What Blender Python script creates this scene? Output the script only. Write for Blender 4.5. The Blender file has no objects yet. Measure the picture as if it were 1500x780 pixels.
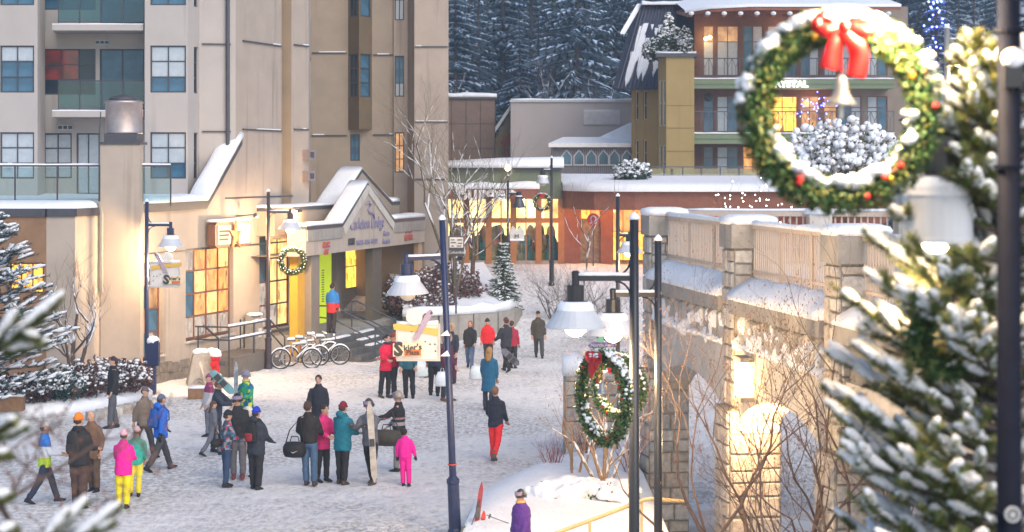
import bpy, math, random
from mathutils import Vector, Matrix, noise
R = math.radians
sc = bpy.context.scene
col = sc.collection
rnd = random.Random(7)

# ------------------------------------------------------------------ camera, sky, sun, exposure
F, HOR, CH = 2900.0, 245.0, 6.8          # focal length in photo pixels, horizon row, eye height
cam_d = bpy.data.cameras.new('camera'); cam = bpy.data.objects.new('camera', cam_d); col.objects.link(cam)
cam.location = (0, 0, CH); cam.rotation_euler = (R(90), 0, 0)
cam_d.sensor_width = 36; cam_d.lens = 36 * F / 1500; cam_d.shift_y = -(390 - HOR) / 1500
cam_d.clip_end = 3000; cam_d.clip_start = .1
cam_d.dof.use_dof = True; cam_d.dof.focus_distance = 48; cam_d.dof.aperture_fstop = 2.4
sc.camera = cam
SUN_EL, SUN_AZ = 38, 150                   # azimuth measured clockwise from +Y
w = bpy.data.worlds.new('World'); sc.world = w; w.use_nodes = True
nt = w.node_tree; bg = nt.nodes['Background']; sky = nt.nodes.new('ShaderNodeTexSky')
sky.sky_type = 'NISHITA'; sky.sun_disc = False; sky.sun_elevation = R(SUN_EL); sky.sun_rotation = R(SUN_AZ)
sky.air_density = 1.0; sky.dust_density = .4; sky.ozone_density = 1.5
nt.links.new(sky.outputs[0], bg.inputs[0]); bg.inputs[1].default_value = .10
sd = bpy.data.lights.new('sun', 'SUN'); so = bpy.data.objects.new('sun', sd); col.objects.link(so)
sd.energy = 1.5; sd.angle = R(50); sd.color = (1, .87, .74)
a_, e_ = R(SUN_AZ), R(SUN_EL)
to_sun = Vector((math.sin(a_) * math.cos(e_), math.cos(a_) * math.cos(e_), math.sin(e_)))
so.rotation_euler = to_sun.to_track_quat('Z', 'Y').to_euler(); so.location = (-20, -30, 40)
vs = sc.view_settings; vs.view_transform = 'Standard'; vs.look = 'None'; vs.gamma = 1; vs.exposure = 1.08
vs.use_curve_mapping = False
sc.render.engine = 'CYCLES'

# ------------------------------------------------------------------ placing helpers
def W(px, py, Y): return Vector(((px - 750) / F * Y, Y, CH - (py - HOR) / F * Y))
def GY(py, z=0): return F * (CH - z) / (py - HOR)
def XX(px, Y): return (px - 750) / F * Y
def ZZ(py, Y): return CH - (py - HOR) / F * Y
def smooth(a, b, t):
    t = max(0, min(1, (t - a) / (b - a))); return t * t * (3 - 2 * t)
def gz(x, y):
    z = 2.4 * smooth(76, 88, y)
    z -= 1.2 * smooth(2.5, 3.0, x) * (1 - smooth(46, 53, y)) * (1 if y > 5 else 0)
    return z

# ------------------------------------------------------------------ materials
MATS = {}
def M(name, c=(.5, .5, .5), rough=.7, var=.12, scale=4., bump=0., bscale=30., metal=0., emit=None, es=1., streak=0., c2=None, spec=.5, coord='Object'):
    if name in MATS: return MATS[name]
    m = bpy.data.materials.new(name); m.use_nodes = True; t = m.node_tree; b = t.nodes['Principled BSDF']
    L = t.links.new; N = t.nodes.new
    b.inputs['Roughness'].default_value = rough; b.inputs['Metallic'].default_value = metal
    b.inputs['Specular IOR Level'].default_value = spec
    b.inputs['Base Color'].default_value = (*c, 1)
    tc = N('ShaderNodeTexCoord')
    src = None
    if var or c2:
        n = N('ShaderNodeTexNoise'); n.inputs['Scale'].default_value = scale; n.inputs['Detail'].default_value = 5
        n.inputs['Roughness'].default_value = .6
        L(tc.outputs[coord], n.inputs['Vector'])
        r = N('ShaderNodeValToRGB'); r.color_ramp.elements[0].position = .32; r.color_ramp.elements[1].position = .68
        if c2: lo, hi = c, c2
        else: lo, hi = tuple(x * (1 - var) for x in c), tuple(min(1, x * (1 + var)) for x in c)
        r.color_ramp.elements[0].color = (*lo, 1); r.color_ramp.elements[1].color = (*hi, 1)
        L(n.outputs[0], r.inputs[0]); src = r.outputs[0]
    if streak:
        mp = N('ShaderNodeMapping'); mp.inputs['Scale'].default_value = (1.2, 1.2, .06); L(tc.outputs[coord], mp.inputs[0])
        n2 = N('ShaderNodeTexNoise'); n2.inputs['Scale'].default_value = 2.0; n2.inputs['Detail'].default_value = 6; L(mp.outputs[0], n2.inputs['Vector'])
        r2 = N('ShaderNodeValToRGB'); r2.color_ramp.elements[0].position = .28; r2.color_ramp.elements[1].position = .42
        k = 1 - streak * 1.5
        r2.color_ramp.elements[0].color = (k, k * .97, k * .94, 1); r2.color_ramp.elements[1].color = (1, 1, 1, 1); L(n2.outputs[0], r2.inputs[0])
        mx = N('ShaderNodeMixRGB'); mx.blend_type = 'MULTIPLY'; mx.inputs[0].default_value = 1; L(src, mx.inputs[1]); L(r2.outputs[0], mx.inputs[2]); src = mx.outputs[0]
    if src: L(src, b.inputs['Base Color'])
    if bump:
        n3 = N('ShaderNodeTexNoise'); n3.inputs['Scale'].default_value = bscale; n3.inputs['Detail'].default_value = 6; L(tc.outputs[coord], n3.inputs['Vector'])
        bp = N('ShaderNodeBump'); bp.inputs['Strength'].default_value = bump; bp.inputs['Distance'].default_value = .05
        L(n3.outputs[0], bp.inputs['Height']); L(bp.outputs[0], b.inputs['Normal'])
    if emit:
        b.inputs['Emission Color'].default_value = (*emit, 1); b.inputs['Emission Strength'].default_value = es
    MATS[name] = m; return m
def M_lit(name, ca, cb, es, scale=2.5, vor=False):          # a lit shop window: light and shapes behind it
    if name in MATS: return MATS[name]
    m = bpy.data.materials.new(name); m.use_nodes = True; t = m.node_tree; b = t.nodes['Principled BSDF']; L = t.links.new; N = t.nodes.new
    tc = N('ShaderNodeTexCoord'); n = N('ShaderNodeTexVoronoi' if vor else 'ShaderNodeTexNoise'); n.inputs['Scale'].default_value = scale
    oi = N('ShaderNodeObjectInfo'); ad = N('ShaderNodeVectorMath'); ad.operation = 'ADD'; sc_ = N('ShaderNodeVectorMath'); sc_.operation = 'SCALE'; sc_.inputs['Scale'].default_value = 1.0
    L(oi.outputs['Location'], sc_.inputs[0]); L(tc.outputs['Object'], ad.inputs[0]); L(sc_.outputs[0], ad.inputs[1]); L(ad.outputs[0], n.inputs['Vector'])
    r = N('ShaderNodeValToRGB'); r.color_ramp.elements[0].color = (*ca, 1); r.color_ramp.elements[1].color = (*cb, 1)
    r.color_ramp.elements[0].position = .3; r.color_ramp.elements[1].position = .7
    if vor:                                                   # stacked goods behind the glass
        n.distance = 'CHEBYCHEV'; mp = N('ShaderNodeMapping'); mp.inputs['Scale'].default_value = (1.5, 1.5, .8); L(ad.outputs[0], mp.inputs[0]); L(mp.outputs[0], n.inputs['Vector']); se = N('ShaderNodeSeparateColor'); L(n.outputs['Color'], se.inputs[0])
        r.color_ramp.elements[0].position = .0; r.color_ramp.elements[1].position = 1
        e = r.color_ramp.elements.new(.35); e.color = tuple(.55 * x + .45 * y for x, y in zip((*ca, 1), (*cb, 1))); e = r.color_ramp.elements.new(.2); e.color = (ca[0] * .35, ca[1] * .4, ca[2] * .6, 1); e = r.color_ramp.elements.new(.75); e.color = (*cb, 1)
        n2 = N('ShaderNodeTexNoise'); n2.inputs['Scale'].default_value = 1.1; n2.inputs['Detail'].default_value = 4; L(ad.outputs[0], n2.inputs['Vector']); m1 = N('ShaderNodeMath'); m1.operation = 'MULTIPLY_ADD'; m1.inputs[1].default_value = .55; L(se.outputs[0], m1.inputs[0]); m3 = N('ShaderNodeMath'); m3.operation = 'MULTIPLY'; m3.inputs[1].default_value = .55; L(n2.outputs[0], m3.inputs[0]); L(m3.outputs[0], m1.inputs[2]); L(m1.outputs[0], r.inputs[0])
    else: L(n.outputs[0], r.inputs[0])
    L(r.outputs[0], b.inputs['Emission Color']); b.inputs['Emission Strength'].default_value = es
    b.inputs['Base Color'].default_value = (.05, .04, .03, 1); b.inputs['Roughness'].default_value = .12
    MATS[name] = m; return m
def M_glass(name, tint=(1, 1, 1), refl=.12, rough=.02):
    if name in MATS: return MATS[name]
    m = bpy.data.materials.new(name); m.use_nodes = True; t = m.node_tree; t.nodes.clear(); L = t.links.new; N = t.nodes.new
    o = N('ShaderNodeOutputMaterial'); mx = N('ShaderNodeMixShader'); tr = N('ShaderNodeBsdfTransparent'); gl = N('ShaderNodeBsdfGlossy')
    tr.inputs[0].default_value = (*tint, 1); gl.inputs[1].default_value = rough; mx.inputs[0].default_value = refl
    L(tr.outputs[0], mx.inputs[1]); L(gl.outputs[0], mx.inputs[2]); L(mx.outputs[0], o.inputs[0]); MATS[name] = m; return m

snow = M('snow', (.78, .80, .84), .8, .05, 3, .5, 14)
snow_fg = M('snow_powder', (.80, .81, .84), .85, .04, 20, .3, 60)
ground_m = M('trampled_snow', (.50, .51, .54), .8, 0, 1.1, 1.0, 5, c2=(.78, .79, .82))
def _ground():
    t = ground_m.node_tree; N = t.nodes.new; L = t.links.new; b = t.nodes['Principled BSDF']; tc = N('ShaderNodeTexCoord')
    mp = N('ShaderNodeMapping'); mp.inputs['Scale'].default_value = (1, .6, 1); L(tc.outputs['Object'], mp.inputs[0])
    v = N('ShaderNodeTexVoronoi'); v.feature = 'SMOOTH_F1'; v.inputs['Scale'].default_value = 3.6; L(mp.outputs[0], v.inputs['Vector'])       # footprints
    n = N('ShaderNodeTexNoise'); n.inputs['Scale'].default_value = 9; n.inputs['Detail'].default_value = 8; n.inputs['Roughness'].default_value = .7; L(mp.outputs[0], n.inputs['Vector'])
    g = N('ShaderNodeTexNoise'); g.inputs['Scale'].default_value = .16; g.inputs['Detail'].default_value = 3; L(tc.outputs['Object'], g.inputs['Vector'])
    r0 = N('ShaderNodeValToRGB'); r0.color_ramp.elements[0].position = .42; r0.color_ramp.elements[1].position = .56; L(g.outputs[0], r0.inputs[0])
    r1 = N('ShaderNodeValToRGB'); r1.color_ramp.elements[0].position = .40; r1.color_ramp.elements[1].position = .58; r1.color_ramp.elements[0].color = (.36, .345, .335, 1); r1.color_ramp.elements[1].color = (.80, .79, .79, 1); L(n.outputs[0], r1.inputs[0])
    mx = N('ShaderNodeMixRGB'); mx.inputs[2].default_value = (.82, .81, .81, 1); L(r1.outputs[0], mx.inputs[1]); m2 = N('ShaderNodeMath'); m2.operation = 'MULTIPLY'; m2.inputs[1].default_value = .75; L(r0.outputs[0], m2.inputs[0]); L(m2.outputs[0], mx.inputs[0])
    for l in list(b.inputs['Base Color'].links): t.links.remove(l)
    fr = N('ShaderNodeValToRGB'); fr.color_ramp.elements[0].position = .05; fr.color_ramp.elements[1].position = .30; fr.color_ramp.elements[0].color = (.74, .74, .76, 1); L(v.outputs[0], fr.inputs[0]); mf = N('ShaderNodeMixRGB'); mf.blend_type = 'MULTIPLY'; mf.inputs[0].default_value = 1; L(mx.outputs[0], mf.inputs[1]); L(fr.outputs[0], mf.inputs[2]); L(mf.outputs[0], b.inputs['Base Color'])
    ad = N('ShaderNodeMath'); L(v.outputs[0], ad.inputs[0]); L(n.outputs[0], ad.inputs[1])
    bp = [x for x in t.nodes if x.type == 'BUMP'][0]; bp.inputs['Distance'].default_value = .09; bp.inputs['Strength'].default_value = .9
    for l in list(bp.inputs['Height'].links): t.links.remove(l)
    L(ad.outputs[0], bp.inputs['Height'])
_ground()
tan = M('tan_stucco', (.375, .312, .262), .9, .07, 1.2, .15, 60, streak=.22)
lilac = M('pale_lilac_stucco', (.41, .375, .355), .9, .05, 1.0, .12, 60, streak=.14)
brownst = M('brown_stucco', (.32, .262, .205), .9, .08, 1.2, .15, 60, streak=.14)
bayst = M('dark_olive_stucco', (.15, .11, .065), .85, .08, 2, .1, 60)
cream = M('cream_stucco', (.415, .345, .285), .9, .07, 1.2, .15, 60, streak=.22)
flash = M('dark_flashing', (.055, .055, .065), .5, .15, 6)
darkmetal = M('dark_metal', (.045, .05, .06), .4, .1, 8)
bluepost = M('navy_post_paint', (.018, .026, .075), .35, .15, 10)
blackpost = M('black_post_paint', (.018, .019, .024), .35, .15, 10)
winframe = M('slate_window_frame', (.05, .055, .07), .45, .1, 5)
woodframe = M('red_brown_window_frame', (.16, .07, .04), .5, .15, 6)
glass_blue = M('evening_window_glass', (.05, .125, .20), .12, .45, .9, spec=.35)
glass_dark = M('dark_window_glass', (.025, .04, .06), .12, .3, 1.1, spec=.35)
blind = M('window_blind', (.40, .45, .50), .35, .10, 5, spec=.4)
conc = M('weathered_concrete', (.30, .275, .245), .9, .14, 3, .3, 30, streak=.2)
conc_lt = M('pale_concrete', (.50, .46, .41), .9, .1, 2, .2, 30, streak=.15)

# ------------------------------------------------------------------ mesh builder
OFF = {}
class MB:
    def __init__(s): s.v, s.f, s.mi = [], [], []
    def add(s, vs_, fs, mi=0):
        o = len(s.v); s.v += [tuple(p) for p in vs_]
        for f in fs: s.f.append(tuple(i + o for i in f)); s.mi.append(mi)
    def poly(s, pts, mi=0): s.add(pts, [tuple(range(len(pts)))], mi)
    def hexa(s, b, t, mi=0):
        s.add(list(b) + list(t), [(3, 2, 1, 0), (4, 5, 6, 7), (0, 1, 5, 4), (1, 2, 6, 5), (2, 3, 7, 6), (3, 0, 4, 7)], mi)
    def box(s, x0, x1, y0, y1, z0, z1, mi=0):
        s.hexa([(x0, y0, z0), (x1, y0, z0), (x1, y1, z0), (x0, y1, z0)], [(x0, y0, z1), (x1, y0, z1), (x1, y1, z1), (x0, y1, z1)], mi)
    def prism(s, pts, vec, mi=0):
        n = len(pts); pts = [Vector(p) for p in pts]; v = Vector(vec)
        s.add(pts + [p + v for p in pts], [tuple(range(n))[::-1], tuple(range(n, 2 * n))] + [(i, (i + 1) % n, n + (i + 1) % n, n + i) for i in range(n)], mi)
    def bar(s, a, b, wx, wy=None, mi=0, up=(0, 0, 1)):
        a, b = Vector(a), Vector(b); d = (b - a).normalized(); u = Vector(up)
        if abs(d.dot(u)) > .99: u = Vector((0, 1, 0))
        x = d.cross(u).normalized(); y = x.cross(d); wy = wy or wx
        q = lambda p: [p + x * (i * wx / 2) + y * (j * wy / 2) for i, j in ((-1, -1), (1, -1), (1, 1), (-1, 1))]
        s.hexa(q(a), q(b), mi)
    def loft(s, rings, cap=True, mi=0, closed=True):
        n = len(rings[0]); vs_ = [p for r in rings for p in r]; fs = []
        for k in range(len(rings) - 1):
            for i in range(n if closed else n - 1):
                j = (i + 1) % n; fs.append((k * n + i, k * n + j, (k + 1) * n + j, (k + 1) * n + i))
        if cap: fs.append(tuple(range(n))[::-1]); fs.append(tuple((len(rings) - 1) * n + i for i in range(n)))
        s.add(vs_, fs, mi)
    def tube(s, path, rad, n=8, mi=0, cap=True):
        path = [Vector(p) for p in path]; K = len(path)
        if not isinstance(rad, (list, tuple)): rad = [rad] * K
        rings = []; px = None
        for i, p in enumerate(path):
            d = (path[min(i + 1, K - 1)] - path[max(i - 1, 0)]).normalized()
            if px is None:
                u = Vector((0, 0, 1)) if abs(d.z) < .9 else Vector((0, 1, 0)); px = d.cross(u).normalized()
            px = (px - d * px.dot(d)); px = px.normalized() if px.length > 1e-6 else d.orthogonal().normalized()
            py = d.cross(px)
            rings.append([p + (px * math.cos(2 * math.pi * k / n) + py * math.sin(2 * math.pi * k / n)) * rad[i] for k in range(n)])
        s.loft(rings, cap, mi)
    def lathe(s, prof, n=16, c=(0, 0, 0), mi=0, sx=1, sy=1):
        s.loft([[(c[0] + r * sx * math.cos(2 * math.pi * k / n), c[1] + r * sy * math.sin(2 * math.pi * k / n), c[2] + z) for k in range(n)] for r, z in prof], True, mi)
    def ell(s, c, r, n=8, m=5, mi=0, jit=0, rg=None):
        c = Vector(c); rings = []
        for i in range(m + 1):
            t = math.pi * i / m; rr = max(.02, math.sin(t))
            rings.append([c + Vector((r[0] * rr * math.cos(2 * math.pi * k / n), r[1] * rr * math.sin(2 * math.pi * k / n), -r[2] * math.cos(t))) * (1 + (rg.uniform(-jit, jit) if jit else 0)) for k in range(n)] if not jit else
                         [c + Vector((r[0] * rr * math.cos(2 * math.pi * k / n), r[1] * rr * math.sin(2 * math.pi * k / n), -r[2] * math.cos(t))) * (1 + rg.uniform(-jit, jit)) for k in range(n)])
        s.loft(rings, True, mi)
    def torus(s, c, Rr, r, n=24, m=8, ax=(0, 1, 0), mi=0):
        c = Vector(c); a = Vector(ax).normalized(); u = a.orthogonal().normalized(); v = a.cross(u)
        rings = []
        for i in range(n):
            t = 2 * math.pi * i / n; d = u * math.cos(t) + v * math.sin(t)
            rings.append([c + d * (Rr + r * math.cos(2 * math.pi * k / m)) + a * (r * math.sin(2 * math.pi * k / m)) for k in range(m)])
        rings.append(rings[0]); s.loft(rings, False, mi)
    def ridge(s, path, wv, h, mi=0, seg=.5, jit=.2, rg=rnd):                # a bank of snow lying along a path, wv = its width
        path = [Vector(p) for p in path]; wv = Vector(wv); pts = []
        for a, b in zip(path, path[1:]):
            k = max(1, int((b - a).length / seg))
            pts += [a.lerp(b, i / k) for i in range(k)]
        pts.append(path[-1]); prof = [(-.5, 0), (-.5, .55), (-.42, .9), (-.2, 1.05), (.2, 1.05), (.42, .9), (.5, .55), (.5, 0)]
        rings = []
        for p in pts:
            j = 1 + rg.uniform(-jit, jit); jw = 1 + rg.uniform(-jit, jit) * .12
            rings.append([p + wv * (x * jw) + Vector((0, 0, h * j * y)) for x, y in prof])
        s.loft(rings, True, mi)
    def build(s, name, mats, parent=None, smooth_=False, kind=None, auto=None):
        me = bpy.data.meshes.new(name)
        o3 = OFF.get(parent.name, Vector()) if parent else Vector()
        me.from_pydata([tuple(Vector(p) - o3) for p in s.v] if parent else s.v, [], s.f)
        if not isinstance(mats, (list, tuple)): mats = [mats]
        for m in mats: me.materials.append(m)
        if len(mats) > 1: me.polygons.foreach_set('material_index', s.mi)
        if smooth_: me.polygons.foreach_set('use_smooth', [True] * len(me.polygons))
        me.update()
        return link(name, me, parent, kind)
def link(name, me, parent=None, kind=None):
    o = bpy.data.objects.new(name, me); col.objects.link(o)
    if parent: o.parent = parent; OFF[o.name] = OFF.get(parent.name, Vector())
    if not kind and name in ('branch_snow', 'snow_cover', 'dry_leaves', 'foliage', 'crown', 'greenery', 'branches', 'blue_lights', 'white_lights', 'snow_patch'): kind = 'stuff'
    if kind: o['kind'] = kind
    return o
def thing(name, label, cat, loc=(0, 0, 0), rotz=0, group=None, world=False, scale=None):
    o = bpy.data.objects.new(name, None); col.objects.link(o); o.location = loc; o.rotation_euler = (0, 0, rotz)
    o.empty_display_size = .3
    if scale: o.scale = (scale,) * 3
    tag(o, label, cat, group)
    OFF[o.name] = Vector(loc) if world else Vector()
    return o
def tag(o, label=None, cat=None, group=None, kind=None):
    if label: o['label'] = label
    if cat: o['category'] = cat
    if group: o['group'] = group
    if kind: o['kind'] = kind
    return o
def smooth_mod(o, vox, it=4):
    m = o.modifiers.new('fuse', 'REMESH'); m.mode = 'VOXEL'; m.voxel_size = vox; m.use_smooth_shade = True
    s = o.modifiers.new('soft', 'SMOOTH'); s.factor = .5; s.iterations = it
    return o
TEXTS = []
def text(body, size, c, xd, parent, mat, ext=.015, name='lettering', bold=0, sx=1, align='CENTER', tilt=0):
    cu = bpy.data.curves.new(name, 'FONT'); cu.body = body; cu.size = size; cu.extrude = ext; cu.align_x = align; cu.align_y = 'CENTER'; cu.offset = bold; cu.resolution_u = 2
    cu.materials.append(mat)
    o = bpy.data.objects.new(name, cu); col.objects.link(o)
    x = Vector(xd).normalized(); z = Vector((0, 0, 1)); n = x.cross(z)
    if tilt:
        q = Matrix.Rotation(tilt, 3, n); x = q @ x; z = q @ z
    m = Matrix((x, z, n)).transposed().to_4x4() @ Matrix.Diagonal((sx, 1, 1, 1)); m.translation = Vector(c) - OFF.get(parent.name, Vector())
    o.parent = parent; o.matrix_basis = m; TEXTS.append(o); return o
def finish_texts():
    bpy.context.view_layer.update(); dg = bpy.context.evaluated_depsgraph_get()
    new = []
    for o in TEXTS: new.append((o, bpy.data.meshes.new_from_object(o.evaluated_get(dg))))
    for o, me in new:
        nm = o.name.split('.')[0]; p, mb = o.parent, o.matrix_basis.copy(); bpy.data.objects.remove(o); n = bpy.data.objects.new(nm, me); col.objects.link(n); n.parent = p; n.matrix_basis = mb
def point(name, loc, power, colr=(1, .6, .28), r=.08, parent=None):
    d = bpy.data.lights.new(name, 'POINT'); d.energy = power; d.color = colr; d.shadow_soft_size = r
    o = bpy.data.objects.new(name, d); col.objects.link(o)
    if parent: o.parent = parent
    o.location = Vector(loc) - (OFF.get(parent.name, Vector()) if parent else Vector()); return o

# ------------------------------------------------------------------ walls and windows
class Wall:
    def __init__(s, a, b):
        s.a = Vector((a[0], a[1], 0)); s.b = Vector((b[0], b[1], 0)); s.d = (s.b - s.a).normalized(); s.L = (s.b - s.a).length
        s.n = Vector((s.d.y, -s.d.x, 0))                       # outward, to the camera's side
    def u(s, px):
        k = (px - 750) / F; return (s.a.x - k * s.a.y) / (k * s.d.y - s.d.x)
    def Y(s, px): return s.a.y + s.d.y * s.u(px)
    def z(s, px, py): return ZZ(py, s.Y(px))
    def p(s, u, z, off=0): return s.a + s.d * u + s.n * off + Vector((0, 0, z))
    def off(s, k): a = s.a + s.n * k; b = s.b + s.n * k; return Wall(a, b)
def pxwall(px0, Y0, px1, Y1): return Wall((XX(px0, Y0), Y0), (XX(px1, Y1), Y1))
def panel(mb, wl, u0, u1, z0, z1, holes=(), depth=.18, mi=0):
    us = sorted({u0, u1, *[max(u0, min(u1, h[i])) for h in holes for i in (0, 1)]}); zs = sorted({z0, z1, *[max(z0, min(z1, h[i])) for h in holes for i in (2, 3)]})
    for a, b in zip(us, us[1:]):
        for c, d in zip(zs, zs[1:]):
            m, q = (a + b) / 2, (c + d) / 2
            if any(h[0] < m < h[1] and h[2] < q < h[3] for h in holes): continue
            mb.poly([wl.p(a, c), wl.p(b, c), wl.p(b, d), wl.p(a, d)], mi)
    for h in holes:
        c4 = [(h[0], h[2]), (h[1], h[2]), (h[1], h[3]), (h[0], h[3])]
        for i in range(4):
            (a, c), (b, d) = c4[i], c4[(i + 1) % 4]
            mb.poly([wl.p(a, c), wl.p(b, d), wl.p(b, d, -depth), wl.p(a, c, -depth)], mi)
def wbox(mb, wl, u0, u1, z0, z1, o0, o1, mi=0):
    mb.hexa([wl.p(u0, z0, o1), wl.p(u1, z0, o1), wl.p(u1, z0, o0), wl.p(u0, z0, o0)], [wl.p(u0, z1, o1), wl.p(u1, z1, o1), wl.p(u1, z1, o0), wl.p(u0, z1, o0)], mi)
def window(parent, wl, u0, u1, z0, z1, cols, rows, fm, pm, depth=.12, fw=.05, name='window', sill=None, ows=None, rws=None):
    mb = MB(); o1, o0 = -depth + .06, -depth
    for a, b in ((u0, u0 + fw), (u1 - fw, u1)): wbox(mb, wl, a, b, z0, z1, o0, o1)
    for c, d in ((z0, z0 + fw), (z1 - fw, z1)): wbox(mb, wl, u0 + fw, u1 - fw, c, d, o0, o1)
    us = [u0 + (u1 - u0) * t for t in (ows or [i / cols for i in range(cols + 1)])]; zs = [z0 + (z1 - z0) * t for t in (rws or [i / rows for i in range(rows + 1)])]
    for a in us[1:-1]: wbox(mb, wl, a - fw * .4, a + fw * .4, z0 + fw, z1 - fw, o0, o1 - .005)
    for c in zs[1:-1]: wbox(mb, wl, u0 + fw, u1 - fw, c - fw * .4, c + fw * .4, o0, o1 - .01)
    w_ = mb.build(name, fm, parent)
    cache = {}
    for i in range(len(us) - 1):
        for j in range(len(zs) - 1):
            a, b, c, d = us[i], us[i + 1], zs[j], zs[j + 1]; key = (round(b - a, 3), round(d - c, 3), pm(i, j).name)
            if key not in cache:
                q = MB(); hu, hz = (b - a) / 2, (d - c) / 2
                q.hexa([wl.d * s_ * hu + wl.n * o - Vector((0, 0, hz)) for s_, o in ((-1, .006), (1, .006), (1, -.006), (-1, -.006))], [wl.d * s_ * hu + wl.n * o + Vector((0, 0, hz)) for s_, o in ((-1, .006), (1, .006), (1, -.006), (-1, -.006))])
                me = bpy.data.meshes.new('pane'); me.from_pydata(q.v, [], q.f); me.materials.append(pm(i, j)); cache[key] = me
            p = link('pane', cache[key], w_); p.location = wl.p((a + b) / 2, (c + d) / 2, -depth + .02) - OFF[w_.name]
    if sill:
        s_ = MB(); wbox(s_, wl, u0 - .06, u1 + .06, z0 - .07, z0, -depth + .07, .07); s_.build('sill', sill, w_)
    return w_

# ------------------------------------------------------------------ ground
def lines(lo, hi, fa, fb, fine, coarse):
    out = []; x = lo
    while x < hi:
        out.append(x); x += fine if fa <= x < fb else (coarse if (x < fa - coarse or x >= fb + 4 * coarse) else (fine * 6))
    return out + [hi]
xs = sorted({-130, -100, -70, -40, -28, 20, 26, 35, 50, 80, 130, *[-22 + .35 * i for i in range(110)]})
ys = sorted({-40, -20, -5, 3, 8, 14, 120, 126, 135, 160, 220, 240, *[18 + .35 * i for i in range(220)], *[95 + 2.5 * i for i in range(10)]})
mb = MB(); vv = []
for y in ys:
    for x in xs:
        z = gz(x, y)
        if -20 < x < 14 and 18 < y < 92:
            z += .05 * noise.noise(Vector((x * .5, y * .5, 0))) + .035 * noise.noise(Vector((x * 1.9, y * 1.6, 3)))
        vv.append((x, y, z))
nx = len(xs)
mb.add(vv, [(j * nx + i, j * nx + i + 1, (j + 1) * nx + i + 1, (j + 1) * nx + i) for j in range(len(ys) - 1) for i in range(nx - 1)])
mb.build('ground', ground_m, None, True, 'structure')
# ------------------------------------------------------------------ apartment building on the left
lit_orange = M_lit('lit_orange_shop_pane', (.45, .09, .02), (1, .42, .11), .75, 4.5, True)
lit_yellow = M_lit('lit_yellow_shop_pane', (.55, .20, .03), (1, .62, .22), .9, 4.0, True)
lit_pale = M_lit('lit_pale_shop_pane', (.16, .13, .13), (.65, .52, .42), .55, 4.5, True)
lit_red = M_lit('red_lit_room_pane', (.01, .01, .015), (.30, .008, .015), .28, 3.2)
lit_warm = M_lit('warm_room_pane', (.22, .09, .03), (.8, .40, .15), .6, 2.0)
lit_gold = M_lit('lit_gold_pane', (.55, .17, .01), (1, .52, .07), 1.3, 4.0, True)
yellowp = M('yellow_painted_pillar', (.62, .33, .03), .8, .08, 2)
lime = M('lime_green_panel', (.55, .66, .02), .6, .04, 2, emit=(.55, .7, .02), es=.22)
porchw = M('porch_wall_paint', (.24, .195, .15), .9, .08, 2)
galv = M('bright_spun_metal', (.50, .42, .40), .5, .1, 6, metal=1.0, streak=.35)
stone_b = M('rubble_base_stone', (.20, .17, .14), .9, .3, 5, .5, 12)

ab = thing('apartment_building', 'tall tan stucco apartment building with balconies and lit shops below', 'building', (-10, 66, 0), world=True)
TOP = 21.
YA = 66.
FA1 = pxwall(-260, YA, 55, YA); FAn = pxwall(55, YA, 66, YA + 1.6); FAb = pxwall(60, YA + 1.9, 214, YA + 1.9)
FA2 = pxwall(212, YA, 275, YA); FA3 = pxwall(275, YA, 292, YA + 1.1)
SW = pxwall(206, 61, 428, 72)
FA4 = Wall((XX(292, YA + 1.1), YA + 1.1), SW.p(SW.u(345), 0)[:2])
rowz = [(ZZ(y1, YA), ZZ(y0, YA)) for y0, y1 in ((194, 262), (67, 136), (-60, 8), (-187, -120), (-314, -247))]
def apt_panes(seed):
    r = random.Random(seed); k = r.choice([0, 1, 1])
    return lambda i, j: blind if j >= 2 else (blind if (i * 7 + j * 3 + seed) % 7 == 0 or seed in (0, 3) and j == 1 else glass_blue)
mb = MB()
h1 = [(FA1.u(0), FA1.u(50), a, b) for a, b in rowz] + [(FA1.u(-120), FA1.u(-70), a, b) for a, b in rowz]
panel(mb, FA1, 0, FA1.L, 5, TOP, h1)
panel(mb, FAn, 0, FAn.L, 5, TOP)
h2 = [(FA2.u(220), FA2.u(275) - .06, a, b) for a, b in rowz]; panel(mb, FA2, 0, FA2.L, 5, TOP, h2)
h3 = [(FA3.u(284), FA3.u(290.5), a, b) for a, b in rowz]; panel(mb, FA3, 0, FA3.L, 5, TOP, h3)
hb = []
for k, (a, b) in enumerate(rowz):
    if k == 0: hb += [(FAb.u(64), FAb.u(105), a, b), (FAb.u(112), FAb.u(146), a - .55, b)]
    else: hb += [(FAb.u(64), FAb.u(140), a, b), (FAb.u(146), FAb.u(211), a - .55, b)]
panel(mb, FAb, 0, FAb.L, 5, TOP, hb)
s0 = Wall((XX(212, YA), YA + 2), (XX(212, YA), YA)); panel(mb, s0, 0, s0.L, 5, TOP)
mb.build('wall', lilac, ab)
for k, h in enumerate(h1[:5] + h1[5:]): window(ab, FA1, *h, 2, 3, winframe, apt_panes(k))
for k, h in enumerate(h2): window(ab, FA2, *h, 2, 3, winframe, apt_panes(k + 3))
for h in h3: window(ab, FA3, *h, 1, 3, winframe, lambda i, j: glass_dark)
for k, h in enumerate(hb):
    if k % 2: window(ab, FAb, *h, 2, 1, winframe, (lambda i, j: blind if k == 1 else glass_blue), name='balcony_door')
    else: window(ab, FAb, *h, 3 if k else 2, 3, winframe, ((lambda i, j: lit_red if i < 2 and j >= 1 else glass_dark) if k == 2 else apt_panes(k)))
bglass = M_glass('balcony_glass', (.38, .60, .66), .06, .03)
BAL = pxwall(85, YA + .35, 211.5, YA + .35)
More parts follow.
